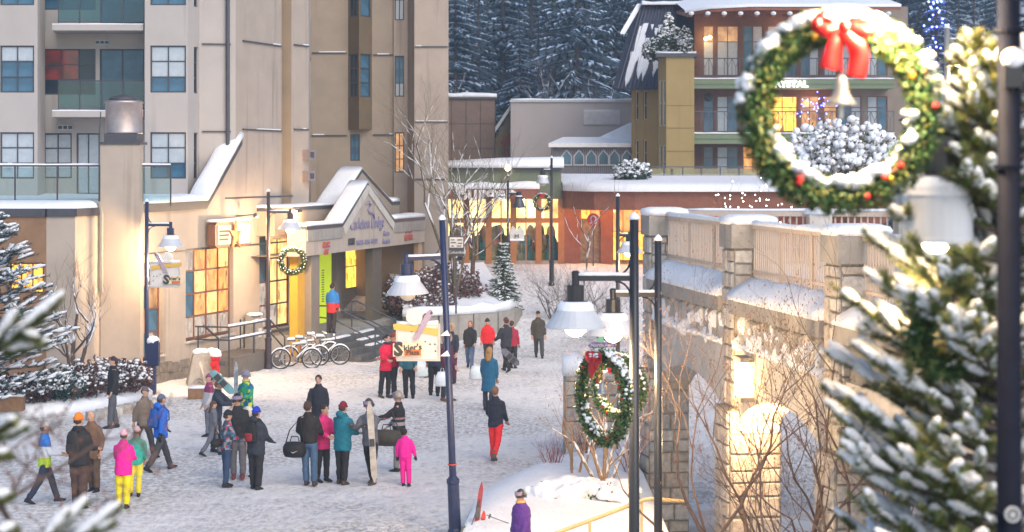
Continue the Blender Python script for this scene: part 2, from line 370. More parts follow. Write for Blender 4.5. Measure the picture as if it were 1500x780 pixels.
for k in range(1, 5):
    zf = ZZ(163, YA + .35) + (k - 1) * 127 * YA / F
    mb = MB(); mb.hexa([BAL.p(-.15, zf - .2, .2), BAL.p(BAL.L, zf - .2, .2), BAL.p(BAL.L, zf - .2, -1.5), BAL.p(-.4, zf - .2, -1.5)], [BAL.p(-.15, zf, .2), BAL.p(BAL.L, zf, .2), BAL.p(BAL.L, zf, -1.5), BAL.p(-.4, zf, -1.5)])
    bo = mb.build('balcony', lilac, ab)
    mb = MB(); mb.ridge([BAL.p(-.15, zf, .1), BAL.p(BAL.L, zf, .1)], BAL.n * .18, .035); mb.build('snow_edge', snow, bo)
    mb = MB(); n = 4
    wbox(mb, BAL, 0, BAL.L, zf + .98, zf + 1.03, -.02, .03)
    wbox(mb, BAL, 0, BAL.L, zf + .08, zf + .12, -.02, .03)
    for i in range(n + 1): wbox(mb, BAL, max(0, BAL.L * i / n - .025), BAL.L * i / n + .02, zf, zf + .98, -.025, .025)
    mb.build('railing', winframe, bo)
    for i in range(n):
        q = MB(); wbox(q, BAL, BAL.L * i / n + .03, BAL.L * (i + 1) / n - .03, zf + .13, zf + .97, -.006, .006); q.build('glass_panel', bglass, bo)
for (x0, x1, y0, y1, wl) in ((85, 107, 183, 191, FAb), (140, 160, 59, 66, FAb), (12, 18, 238, 246, FA1)):
    mb = MB(); wbox(mb, wl, wl.u(x0), wl.u(x1), wl.z(x0, y1), wl.z(x0, y0), .0, .05); v = mb.build('wall_vent', blind, ab)
    mb = MB()
    for i in range(3):
        a = wl.u(x0) + (wl.u(x1) - wl.u(x0)) * (i + .12) / 3; b = wl.u(x0) + (wl.u(x1) - wl.u(x0)) * (i + .88) / 3
        wbox(mb, wl, a, b, wl.z(x0, y1) + .04, wl.z(x0, y0) - .04, .05, .06)
    mb.build('grille', flash, v)
# receding plain wall and the tower stepping back
mb = MB(); panel(mb, FA4, 0, FA4.L, 5, TOP)
uS, uE = SW.u(206), SW.u(431)
w1 = (SW.u(207), SW.u(239), SW.z(222, 522), SW.z(222, 385)); w2 = (SW.u(272), SW.u(342), SW.z(307, 494), SW.z(307, 362)); w3 = (SW.u(380), SW.u(427), SW.z(404, 480), SW.z(404, 345))
za, zb_, zc = SW.z(206, 312), SW.z(300, 306), SW.z(354, 212)
tw = MB()
panel(mb, SW, uS, uE, 0, 4.9, [w1, w2, w3], .22, 1)
mb.poly([SW.p(uS, 4.9), SW.p(SW.u(345), 4.9), SW.p(SW.u(345), zc), SW.p(SW.u(300), zb_), SW.p(uS, za)], 1)
panel(mb, SW, SW.u(345), SW.u(412), 4.9, TOP, mi=2)
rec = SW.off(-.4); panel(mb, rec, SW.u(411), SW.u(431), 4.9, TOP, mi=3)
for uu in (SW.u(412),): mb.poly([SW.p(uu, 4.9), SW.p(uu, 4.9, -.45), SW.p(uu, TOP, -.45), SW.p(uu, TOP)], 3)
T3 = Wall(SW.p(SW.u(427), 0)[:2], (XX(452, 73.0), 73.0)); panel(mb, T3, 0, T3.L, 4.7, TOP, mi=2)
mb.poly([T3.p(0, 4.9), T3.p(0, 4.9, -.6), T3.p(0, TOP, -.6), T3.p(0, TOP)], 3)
Tr = Wall(T3.p(T3.L, 0)[:2], (XX(456, 84.5), 84.5)); panel(mb, Tr, 0, Tr.L, 3, TOP, [(Tr.L * .5, Tr.L * .8, ZZ(z1, 79), ZZ(z0, 79)) for z0, z1 in ((-40, 25), (82, 145), (198, 262))], mi=2)
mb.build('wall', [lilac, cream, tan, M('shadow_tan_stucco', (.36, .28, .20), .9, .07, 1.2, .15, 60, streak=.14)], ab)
T4 = pxwall(455, 84.5, 577, 84.5); T5 = pxwall(577, 84.35, 597, 84.35); T6 = pxwall(607, 83, 657, 83)
mb = MB()
t4w = (T4.u(513), T4.u(527), T4.z(520, 236), T4.z(520, 197)); panel(mb, T4, 0, T4.L, 3, TOP, [t4w], mi=0)
t5w = [(T5.u(578), T5.u(592), T5.z(585, b), T5.z(585, a)) for a, b in ((-60, 30), (82, 142), (194, 253))]; panel(mb, T5, 0, T5.L, 3, TOP, t5w, mi=1)
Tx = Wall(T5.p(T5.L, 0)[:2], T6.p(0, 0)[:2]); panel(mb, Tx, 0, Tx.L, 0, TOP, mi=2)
panel(mb, T6, 0, T6.L, 0, TOP, mi=1)
Te = Wall(T6.p(T6.L, 0)[:2], (XX(655, 104), 104)); panel(mb, Te, 0, Te.L, 0, TOP, mi=1)
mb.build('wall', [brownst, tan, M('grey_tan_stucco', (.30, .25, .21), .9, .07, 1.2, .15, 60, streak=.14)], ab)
for z0, z1 in ((-40, 25), (82, 145), (198, 262)): window(ab, Tr, Tr.L * .5, Tr.L * .8, ZZ(z1, 79), ZZ(z0, 79), 1, 3, winframe, lambda i, j: glass_dark)
window(ab, T4, *t4w, 2, 2, winframe, lambda i, j: glass_blue)
for k, h in enumerate(t5w): window(ab, T5, *h, 2, 3, winframe, (lambda i, j: lit_warm) if k == 2 else (lambda i, j: glass_blue if j else blind))
# bay window
b0, b1, b2 = T4.p(T4.u(510), 0), T4.p(T4.u(528), 0, .75), T4.p(T4.u(545), 0)
B1 = Wall(b0[:2], b1[:2]); B2 = Wall(b1[:2], b2[:2]); zb = T4.z(528, 190)
mb = MB(); hh = [(T4.z(528, b), T4.z(528, a)) for a, b in ((-90, 26), (80, 143))]
for B in (B1, B2): panel(mb, B, 0, B.L, zb, TOP, [(B.L * .12, B.L * .88, a, b) for a, b in hh], .1)
mb.poly([(*b0[:2], zb), (*b1[:2], zb), (*b2[:2], zb)])
bw = mb.build('bay_window', bayst, ab)
for B in (B1, B2):
    for a, b in hh: window(bw, B, B.L * .12, B.L * .88, a, b, 2 if B is B1 else 1, 3, winframe, lambda i, j: glass_blue if B is B2 else glass_dark, .08)
# ledges with snow
def ledge(wl, px0, px1, py, proud=.06, sn=True):
    z = wl.z((px0 + px1) / 2, py); mb = MB(); wbox(mb, wl, wl.u(px0), wl.u(px1), z - .05, z, 0, proud); o = mb.build('ledge', flash, ab)
    if not sn: return
    a, b = sorted(rnd.sample([.02, .2, .35, .6, .8, .97], 2)); mb = MB(); U0, U1 = wl.u(px0), wl.u(px1)
    mb.ridge([wl.p(U0 + (U1 - U0) * a, z, proud * .5), wl.p(U0 + (U1 - U0) * b, z, proud * .5)], wl.n * proud, .035); mb.build('snow_edge', snow, o)
for wl, a, b, ys_ in ((SW, 355, 411, (-60, 63, 190)), (T3, 430, 451, (66, 189)), (T4, 457, 508, (77, 198)), (T4, 547, 576, (80, 197)), (T6, 608, 656, (68, 178, 262)), (FA4, 296, 338, (64, 192))):
    for y in ys_: ledge(wl, a, b, y, sn=wl is not FA4)
ledge(SW, 330, 429, 288, .02, False)
ledge(SW, 208, 427, 362, .025, False)
mb = MB(); q = FA4.p(FA4.L - .28, 0, .1); mb.tube([q + Vector((0, 0, 6.6)), q + Vector((0, 0, TOP))], .07, 8); mb.build('downpipe', flash, ab)
mb = MB(); mb.poly([FA1.p(0, TOP), FA1.p(FA1.L, TOP), FA2.p(0, TOP), FA2.p(FA2.L, TOP), SW.p(SW.u(345), TOP), T3.p(T3.L, TOP), T4.p(0, TOP), T6.p(0, TOP), T6.p(T6.L, TOP), (-3.5, 104, TOP), (-30, 104, TOP)]); mb.poly([(-30, 104, 0), (-30, 62, 0), (-30, 62, TOP), (-30, 104, TOP)]); mb.poly([(-30, 104, 0), (-3.4, 104, 0), (-3.4, 104, TOP), (-30, 104, TOP)]); mb.build('roof', flash, ab)
for px, py, wl in ((447, 227, T3), (447, 258, T3)):
    mb = MB(); uu = wl.u(px); z = wl.z(px, py); wbox(mb, wl, uu - .2, uu + .2, z - .18, z + .18, 0, .3); o = mb.build('exhaust_vent', galv, ab)
    mb = MB(); wbox(mb, wl, uu - .13, uu + .13, z - .11, z + .1, .3, .31); mb.build('grille', flash, o)
# podium: low wall, terrace, parapet
PW = [pxwall(-120, 58.6, 68, 58.6), pxwall(68, 58.6, 110, 58.6), pxwall(110, 58.6, 150, 60.4)]
zp = 5.35; mb = MB(); hw = (PW[0].u(14), PW[0].u(64), ZZ(430, 58.6), ZZ(385, 58.6))
panel(mb, PW[0], 0, PW[0].L, 0, zp, [hw], mi=1); panel(mb, PW[1], 0, PW[1].L, 0, zp); panel(mb, PW[2], 0, PW[2].L, 0, zp)
mb.build('podium_wall', [cream, M('brown_mural_board', (.20, .11, .06), .8, .4, 1.6, c2=(.30, .17, .09))], ab)
window(ab, PW[0], *hw, 3, 1, woodframe, lambda i, j: lit_gold)
mb = MB()
for q in PW: wbox(mb, q, -.02, q.L + .02, zp - .02, zp + .22, -.25, .06)
pf = mb.build('parapet', flash, ab)
mb = MB(); e = [PW[0].p(0, 0), PW[0].p(PW[0].L, 0), PW[1].p(PW[1].L, 0), PW[2].p(PW[2].L, 0)]
bk = [FA1.p(0, 0), FA1.p(FA1.L, 0), FAb.p(FAb.L, 0), FA2.p(0, 0)]
mb.loft([[p + Vector((0, .02, zp + .2)) for p in e], [p + Vector((0, .12, zp + .34)) for p in e], [p + Vector((0, .7, zp + .42)) for p in e], [p + Vector((0, 0, 5.85)) for p in bk], [p + Vector((0, 2, 5.9)) for p in bk]], False, closed=False)
mb.poly([PW[2].p(PW[2].L, zp + .3), SW.p(uS, za + .05, -.1), SW.p(SW.u(300), zb_ + .05, -.1), (XX(292, YA + 1.1), YA + 1.1, zb_ + .1), FA2.p(FA2.L, 5.9), FA2.p(0, 5.9)])
mb.build('terrace_snow', snow, pf, True)
mb = MB(); pts = [SW.p(uS, za), SW.p(SW.u(300), zb_), SW.p(SW.u(352), zc)]
for a, b in zip(pts, pts[1:]):
    up = Vector((0, 0, .28)); mb.hexa([a + SW.n * .08, b + SW.n * .08, b - SW.n * .35, a - SW.n * .35], [a + SW.n * .08 + up, b + SW.n * .08 + up, b - SW.n * .35 + up, a - SW.n * .35 + up])
pr = mb.build('sloping_parapet', flash, ab)
mb = MB(); mb.ridge([p + Vector((0, 0, .27)) - SW.n * .25 for p in pts], SW.n * .75, .2); mb.build('snow_cap', snow, pr, True)
# terrace glass railing
for (x0, x1) in ((-40, 146), (206, 250)):
    wl = pxwall(x0, 60.6, x1, 60.6); zt, z0 = ZZ(242, 60.6), 5.6; mb = MB()
    wbox(mb, wl, 0, wl.L, zt - .05, zt, -.03, .03); n = max(1, int(wl.L / 1.05))
    for i in range(n + 1): wbox(mb, wl, wl.L * i / n - .025, wl.L * i / n + .025, z0, zt, -.024, .024)
    rl = mb.build('terrace_railing', darkmetal, ab)
    for i in range(n):
        q = MB(); wbox(q, wl, wl.L * i / n + .04, wl.L * (i + 1) / n - .04, z0 + .15, zt - .08, -.005, .005); q.build('glass_panel', M_glass('terrace_glass', (.72, .84, .88), .05), rl)
    mb = MB(); mb.ridge([wl.p(0, zt), wl.p(wl.L, zt)], wl.n * .07, .045); mb.build('snow_cap', snow, rl)
# chimney
cx0, cx1 = XX(147, 60.2), XX(205, 60.2); zt = ZZ(212, 60.2)
mb = MB(); mb.box(cx0, cx1, 60.2, 60.8, 0, zt); ch = mb.build('chimney', cream, ab)
mb = MB(); mb.box(cx0 - .02, cx1 + .02, 60.15, 61.3, zt, zt + .08); mb.box(cx0 + .1, cx1 - .1, 60.25, 61.2, zt + .08, zt + .33); mb.build('curb', flash, ch)
cm = (cx0 + cx1) / 2; mb = MB(); mb.lathe([(.56, 0), (.57, .05), (.56, .08), (.56, .92), (.585, .95), (.58, 1.0), (.5, 1.03)], 32, (cm, 60.8, zt + .33)); mb.build('vent_drum', galv, ch, True)
mb = MB(); mb.lathe([(.45, 0), (.44, .07), (.3, .14), (.05, .17)], 24, (cm, 60.8, zt + 1.36)); mb.build('vent_dome', flash, ch, True)
mb = MB(); mb.tube([(cx0 + .02, 60.17, zt + 1.0), (cx0 - .01, 60.14, zt + .4), (cx0 - .03, 60.16, zt - .9), (cx0 - .04, 60.16, 5.5)], .018, 5); mb.build('conduit', flash, ch)
mb = MB(); mb.tube([(cx0 + .05, 60.1, 3.0), (cx0 + .05, 60.1, 5.4), (cx0 - .0, 60.1, 5.7), (cx0 - .3, 60.15, 5.75)], .06, 6); mb.build('drain_pipe', conc, ch)
# shop windows
window(ab, SW, *w1, 2, 4, woodframe, lambda i, j: [glass_blue, lit_pale, glass_dark, lit_warm][(i + j * 3) % 4], .2, .07, name='shop_window', sill=conc_lt)
window(ab, SW, *w2, 4, 4, woodframe, lambda i, j: glass_blue if i == 0 and j in (1, 2) else (lit_pale if (j == 0 or i == 0) else (lit_yellow if (i + j) % 3 == 0 else lit_orange)), .2, .08, name='shop_window', sill=conc_lt)
window(ab, SW, *w3, 3, 4, woodframe, lambda i, j: glass_blue if i == 0 and j >= 2 else (lit_pale if i == 0 or j == 0 and i == 1 else lit_yellow), .2, .07, name='shop_window', sill=conc_lt)
# rubble stone base along the shop wall
uu = uS + .2
while uu < uE - .3:
    ww = rnd.uniform(.28, .6); hgt = 0
    for r_ in range(2):
        h_ = rnd.uniform(.22, .36); mb = MB(); wbox(mb, SW, uu + .01, min(uu + ww, uE) - .01, hgt, hgt + h_ - .015, 0, rnd.uniform(.05, .1)); mb.build('stone', stone_b, ab); hgt += h_
    uu += ww
# entrance porch
P = pxwall(452, 69, 622, 82); zB, zE = 3.7, 4.72
mb = MB(); D = 3.0
Pb = P.off(-D); uw = [(P.off(-D).u(a), P.off(-D).u(b)) for a, b in ((506, 540), (552, 586))]
zw0, zw1 = 1.75, 3.6
panel(mb, Pb, -1.5, P.L + 2, .85, zB, [(a, b, zw0, zw1) for a, b in uw], .1)
mb.poly([P.p(-.9, zB, .0), P.p(P.L, zB, .0), Pb.p(P.L, zB), Pb.p(-.9, zB)])
mb.poly([P.p(P.L - .02, .0), Pb.p(P.L - .02, 0), Pb.p(P.L - .02, zB), P.p(P.L - .02, zB)])
pw_ = mb.build('porch', porchw, ab)
for a, b in uw: window(pw_, Pb, a, b, zw0, zw1, 1 if b - a < 1.5 else 2, 2, flash, lambda i, j: lit_gold, .06, .05)
def porch_u(px, off): return P.off(off).u(px)
mb = MB(); q = P.off(-1.6); a, b = q.u(469), q.u(485.5); wbox(mb, q, a, b, .9, zB - .02, -.1, 0); ld = mb.build('entrance_door', lime, ab)
for i in range(14): mb = MB(); wbox(mb, q, a + .15, a + .42, 1.7 + i * .09, 1.735 + i * .09, 0, .01); mb.build('lettering_line', flash, ld)
for (x0, x1, off, mt, z0, dp) in ((436, 450, -.35, yellowp, 0, .3), (456, 468, -.1, porchw, 0, .3), (492, 504, -1.7, porchw, .9, .3), (546, 559, -.15, M('dark_pillar_paint', (.11, .085, .06), .85, .1, 3), .9, .3), (613, 621, -.1, M('sand_pilaster', (.5, .33, .2), .85, .08, 3), 0, .2)):
    q = P.off(off); mb = MB(); wbox(mb, q, q.u(x0), q.u(x1), z0, zB - .005 if x0 > 440 else 4.75, -dp, 0); mb.build('pillar', mt, ab)
def gable(off, th, u0, u1, ug0, ua, ug1, zb, ze, za_, mat, name):
    pts = [(u0, zb), (u1, zb), (u1, ze), (ug1, ze), (ua, za_), (ug0, ze), (u0, ze)]
    mb = MB(); v = P.n * -th
    for poly in ([(u0, zb), (ug0, zb), (ug0, ze), (u0, ze)], [(ug1, zb), (u1, zb), (u1, ze), (ug1, ze)], [(ug0, zb), (ug1, zb), (ug1, ze), (ua, za_), (ug0, ze)]):
        mb.prism([P.p(a, b, off) for a, b in poly], v)
    o = mb.build(name, mat, ab)
    mb = MB(); top = [(u0, ze), (ug0, ze), (ua, za_), (ug1, ze), (u1, ze)]
    for (a, b), (c, d) in zip(top, top[1:]):
        A, B = P.p(a, b, off + .03), P.p(c, d, off + .03); up = Vector((0, 0, .12)); back = P.n * -(th + .06)
        mb.hexa([A, B, B + back, A + back], [A + up, B + up, B + up + back, A + up + back])
    c_ = mb.build('coping', flash, o)
    mb = MB(); wv = P.n * (th + .05)
    mb.ridge([P.p(a, b + .12, off - th / 2) for a, b in top[:3]], wv, .10, jit=.12); mb.ridge([P.p(a, b + .12, off - th / 2) for a, b in (top[2], top[3])], wv, .04); mb.ridge([P.p(a, b + .12, off - th / 2) for a, b in top[3:]], wv, .15)
    mb.build('snow_cap', snow, o, True); return o
ug0, ua, ug1 = P.u(501), P.u(538), P.u(577)
g1 = gable(.0, .7, P.u(448), P.L, ug0, ua, ug1, zB, zE - .1, P.z(538, 272), cream, 'porch_gable')
g2 = gable(-1.1, .9, P.u(446), P.L, P.off(-1.1).u(495), P.off(-1.1).u(530), P.off(-1.1).u(574), 4.4, 5.25, ZZ(252, 76.5), brownst, 'rear_gable')
mb = MB(); k = .22
for s_, (a, c) in ((1, (ug0, ug1)),):
    A, B, C_ = (ug0 + .12, zE - .25), (ua, P.z(538, 272) - .12), (ug1 - .12, zE - .25)
    for p0, p1 in ((A, B), (B, C_)):
        mb.bar(P.p(*p0, .03), P.p(*p1, .03), .06, .3, up=P.n.cross(P.p(*p1) - P.p(*p0)))
mb.build('raking_trim', conc_lt, g1)
for a, b in ((P.u(449), ug0 - .02), (ug1 + .02, P.L)): mb = MB(); wbox(mb, P, a, b, zE - .5, zE - .12, 0, .05); mb.build('fascia_band', conc, g1)
purple = M('violet_sign_paint', (.24, .215, .33), .7, .05); redp = M('faded_red_paint', (.42, .10, .08), .7, .05); inkp = M('dark_ink', (.05, .045, .045), .7, .05)
uc = P.u(538)
text('Carleton Lodge', .62, P.p(uc - .05, ZZ(327, 75.5), .03), P.d, g1, purple, sx=1.0)
mb = MB(); mb.tube([P.p(uc + a, ZZ(y, 75.5), .04) for a, y in ((-.25, 299), (.1, 296), (.35, 301), (.0, 307), (.15, 311), (.6, 313), (.75, 322))], [.02, .05, .04, .03, .06, .05, .02], 6); mb.build('swirl_emblem', purple, g1, True)
text('SHOPS - DELI - FOOD', .25, P.p(uc - .1, ZZ(354, 75.5), .03), P.d, g1, purple)
text('Photo\nRentals', .30, P.p(P.u(565), ZZ(348, 77), .03), P.d, g1, purple)
text('BASE', .30, P.p(P.u(514), ZZ(355, 73), .03), P.d, g1, inkp, bold=.02)
text('GROC\nERY', .26, P.p(P.u(477), ZZ(364, 71), .03), P.d, g1, redp, bold=.012)
text('SPORT\nRENTAL', .30, P.p(P.u(598), ZZ(343, 80), .03), P.d, g1, redp, bold=.012)
# porch floor and steps
fl = MB(); fl.hexa([P.p(.5, 0, .3), P.p(P.L - 1.2, 0, .3), Pb.p(P.L - 1.2, 0), Pb.p(-1, 0)], [P.p(.5, .9, .3), P.p(P.L - 1.2, .9, .3), Pb.p(P.L - 1.2, .9), Pb.p(-1, .9)]); fl.build('porch_floor', conc, ab)
for i in range(5):
    mb = MB(); h = .9 - .18 * i - .18; wbox(mb, P, .6, 7.2, 0, h, .3 + .36 * i, .3 + .36 * (i + 1)); st = mb.build('step', M('dark_step_stone', (.10, .095, .09), .8, .2, 5), ab)
    mb = MB()
    for _ in range(3):
        a = rnd.uniform(.7, 5.0); mb.ridge([P.p(a, h, .3 + .36 * (i + .6)), P.p(a + rnd.uniform(.6, 1.8), h, .3 + .36 * (i + .6))], P.n * .26, .05)
    mb.build('snow_patch', snow, st)
for u0 in (1.6, 4.2):
    mb = MB(); a = [P.p(u0, .9 + .95, -.3), P.p(u0, .9 + .95, .3), P.p(u0, .95 + .15, 2.0), P.p(u0, .9, 2.25), P.p(u0, .55, 2.1), P.p(u0, 1.4, .3), P.p(u0, 1.45, -.3)]
    mb.tube(a + [a[0]], .03, 6)
    for o, z in ((.1, 1.85), (1.9, 1.1)): mb.tube([P.p(u0, z - 1.1 if o > 1 else .9, o), P.p(u0, z, o)], .028, 6)
    mb.build('stair_rail', darkmetal, ab)
# signs on the shop wall
sg = thing('wall_sign', 'backlit rounded shop sign with starfish figure above the shop windows', 'sign', SW.p(SW.u(330), 4.4), world=True)
q = pxwall(297, 65.2, 362, 68.2); q = SW; a, b = SW.u(299), SW.u(352); z0, z1 = SW.z(330, 361), SW.z(330, 324)
mb = MB(); mb.prism([SW.p(a + (b - a) * s_, z0 + (z1 - z0) * t, .12) for s_, t in ((.06, 0), (.94, 0), (1, .12), (1, .88), (.94, 1), (.06, 1), (0, .88), (0, .12))], SW.n * .28); mb.build('sign_case', woodframe, sg)
mb = MB(); wbox(mb, SW, a + (b - a) * .06, a + (b - a) * .42, z0 + .1, z1 - .12, .4, .42); fp = mb.build('face_panel', M('sign_face_beige', (.5, .40, .33), .6, .15, 5), sg)
mb = MB(); wbox(mb, SW, a + (b - a) * .55, a + (b - a) * .95, z0 + .1, z1 - .1, .4, .42); mb.build('lit_panel', M('lit_sign_face', (.9, .8, .6), .5, 0, emit=(1, .85, .6), es=2.2), sg)
for t in (.75, .5, .25):
    mb = MB(); wbox(mb, SW, a + (b - a) * .10, a + (b - a) * (.32 + t * .08), z0 + .1 + (z1 - z0 - .3) * t, z0 + .16 + (z1 - z0 - .3) * t, .42, .43); mb.build('lettering_line', inkp, sg)
mb = MB(); c = SW.p((a + b) / 2 + .05, (z0 + z1) / 2 - .05, .44); st = []
for i in range(10):
    r_ = .52 if i % 2 == 0 else .2; t = math.pi / 2 + math.pi * i / 5; st.append(c + SW.d * r_ * math.cos(t) + Vector((0, 0, r_ * math.sin(t))))
mb.prism(st, SW.n * .06); mb.build('starfish', M('orange_starfish', (.6, .3, .1), .7, .2, 6), sg)
mb = MB(); mb.ridge([SW.p(a, z1, .26), SW.p(b, z1, .26)], SW.n * .34, .1); mb.build('snow_cap', snow, sg, True)
mb = MB(); mb.tube([SW.p(b - .3, z1 + .15, .0), SW.p(b - .3, z1 + .2, .7)], .02, 5); mb.lathe([(.02, .1), (.06, .08), (.09, -.03), (.08, -.05)], 10, SW.p(b - .3, z1 + .16, .72)); mb.build('sign_lamp', darkmetal, sg)
point('sign_light', SW.p(b - .3, z1 + .05, .85), 75, parent=sg)
hs = thing('wall_sign', 'brightly lit white board sign reading heli-skiing above shop door', 'sign', SW.p(SW.u(407), 4.4), world=True)
a, b = SW.u(385), SW.u(431); z0, z1 = SW.z(404, 350), SW.z(404, 318)
mb = MB(); wbox(mb, SW, a, b, z0, z1, .1, .28); mb.build('sign_board', M('white_sign_board', (.75, .68, .58), .6, .06, 3), hs)
text('HELI-SKIING', .3, SW.p((a + b) / 2 + .1, z0 + .22, .29), SW.d, hs, inkp)
mb = MB(); mb.ridge([SW.p(a, z1, .19), SW.p(b, z1, .19)], SW.n * .2, .08); mb.build('snow_cap', snow, hs)
mb = MB(); mb.tube([SW.p((a + b) / 2, z1 + .1, .0), SW.p((a + b) / 2, z1 + .3, .5), SW.p((a + b) / 2, z1 + .25, .8)], .02, 5); mb.lathe([(.03, .1), (.07, .06), (.1, -.04), (.09, -.05)], 10, SW.p((a + b) / 2, z1 + .2, .82)); mb.build('sign_lamp', darkmetal, hs)
point('sign_light', SW.p((a + b) / 2, z1 + .1, .85), 110, parent=hs)

# ------------------------------------------------------------------ far low buildings
brownp = M('brown_wall_panel', (.185, .13, .105), .85, .1, 2, .1, 30)
greyw = M('mauve_grey_render', (.36, .335, .345), .9, .04, .6, streak=.05)
bb = thing('flat_roofed_building', 'brown panelled block with snowy flat roof behind the apartment tower', 'building', (XX(690, 110), 111, 2.4), world=True)
wl = pxwall(640, 110, 725, 110); zt = ZZ(146, 110); mb = MB(); wbox(mb, wl, 0, wl.L, 2, zt, -8, 0); mb.build('wall', M('dark_joint', (.09, .065, .05), .9), bb)
for i in range(4):
    for j in range(6):
        mb = MB(); a = wl.L * i / 4; c = zt - (zt - 2.4) * (j + 1) / 6; wbox(mb, wl, a + .02, a + wl.L / 4 - .02, c + .02, c + (zt - 2.4) / 6 - .02, 0, .04); mb.build('panel', brownp, bb)
mb = MB(); wbox(mb, wl, -.1, wl.L + .1, zt, zt + .12, -8, .12); mb.build('coping', flash, bb)
mb = MB(); mb.ridge([wl.p(-.1, zt + .12, -1), wl.p(wl.L + .1, zt + .12, -1)], wl.n * 2.2, .25); mb.build('snow_cap', snow, bb, True)
hut = thing('gabled_house', 'small house with steep snowy roof and red bargeboard between two blocks', 'house', (XX(737, 112), 112, 2.4), world=True)
wl = pxwall(722, 112, 752, 112); ze = ZZ(205, 112); zt = ZZ(158, 112); mb = MB(); wbox(mb, wl, .1, wl.L, 2, ze, -4, 0); mb.prism([wl.p(.1, ze), wl.p(wl.L, ze), wl.p(wl.L, zt)], wl.n * -4); mb.build('wall', M('ochre_wall', (.28, .22, .12), .9), hut)
mb = MB(); A, B = wl.p(-.2, ze - .1, .4), wl.p(wl.L, zt + .1, .4); mb.hexa([A, B, B - wl.n * 5, A - wl.n * 5], [A + Vector((0, 0, .3)), B + Vector((0, 0, .3)), B - wl.n * 5 + Vector((0, 0, .3)), A - wl.n * 5 + Vector((0, 0, .3))]); mb.build('roof', snow, hut)
mb = MB(); mb.bar(wl.p(.55, ze - .3, .45), wl.p(wl.L, ze + .3, .45), .1, .35); mb.bar(wl.p(.75, ZZ(232, 112), .3), wl.p(.75, ze - .2, .45), .12); mb.build('bargeboard', M('red_bargeboard', (.35, .05, .03), .7), hut)
gb = thing('flat_roofed_building', 'plain mauve grey rendered block with a louvred vent and flat roof', 'building', (XX(836, 106), 107, 2.4), world=True)
wl = pxwall(748, 106, 945, 106); zt = ZZ(150, 106); mb = MB(); wbox(mb, wl, 0, wl.L, 2, zt, -10, 0); mb.build('wall', greyw, gb)
mb = MB(); wbox(mb, wl, -.05, wl.L, zt, zt + .1, -10, .08); mb.build('coping', blind, gb)
mb = MB(); mb.ridge([wl.p(0, zt + .1, -2), wl.p(wl.L, zt + .1, -2)], wl.n * 4, .12); mb.build('snow_cap', snow, gb, True)
a, b, c, d = wl.u(855), wl.u(908), wl.z(880, 183), wl.z(880, 161); mb = MB(); wbox(mb, wl, a, b, c, d, 0, .08); lv = mb.build('louvre_frame', M('pale_louvre', (.5, .5, .54), .7), gb)
for i in range(8): mb = MB(); wbox(mb, wl, a + .1, b - .1, c + .06 + (d - c - .1) * i / 8, c + .06 + (d - c - .1) * (i + .6) / 8, .08, .12); mb.build('slat', M('pale_louvre'), lv)
mb = MB(); mb.lathe([(.12, 0), (.12, .5), (.2, .5), (.2, .62), (.05, .7)], 10, wl.p(wl.u(875), zt + .1, -3)); mb.build('roof_vent', flash, gb)
lb = thing('low_pavilion', 'low grey slatted pavilion with arched windows and snowy pitched roof', 'pavilion', (XX(868, 102), 102, 2.4), world=True)
wl = pxwall(809, 102, 940, 102); ze = ZZ(216, 102); mb = MB(); wbox(mb, wl, 0, wl.L, 2.4, ze, -3, -.05); mb.build('wall', M('slate_wall', (.12, .125, .15), .8), lb)
n = 44
for i in range(n): mb = MB(); wbox(mb, wl, wl.L * i / n, wl.L * (i + .55) / n, 2.6, ze, -.05, .02); mb.build('slat', M('grey_slat', (.24, .24, .28), .8, .15, 3), lb)
for px in (830, 848, 866, 884, 900, 918):
    uu = wl.u(px); z0 = wl.z(px, 243); mb = MB(); pts = [wl.p(uu - .28, z0, .03), wl.p(uu + .28, z0, .03), wl.p(uu + .28, z0 + .5, .03), wl.p(uu, z0 + .85, .03), wl.p(uu - .28, z0 + .5, .03)]; mb.prism(pts, wl.n * .05); o = mb.build('window', M('pale_window_frame', (.45, .45, .5), .6), lb)
    c = sum(pts, Vector()) / 5; mb = MB(); mb.prism([c + (p - c) * .8 + wl.n * .045 for p in pts], wl.n * .015); mb.build('pane', glass_blue, o)
mb = MB(); A = [wl.p(-.2, ze, .35), wl.p(wl.L, ze, .35)]; B = [wl.p(.6, ze + .55, -1.4), wl.p(wl.u(880), ze + .55, -1.4), wl.p(wl.u(925), ZZ(180, 103.5), -1.4), wl.p(wl.L, ZZ(180, 103.5), -1.4)]
mb.prism([A[0], A[1], A[1] + Vector((0, 0, .2)), A[0] + Vector((0, 0, .2))], -wl.n * .3)
mb.poly([A[0] + Vector((0, 0, .2)), A[1] + Vector((0, 0, .2)), B[3], B[2], B[1], B[0]]); mb.build('roof', snow, lb)

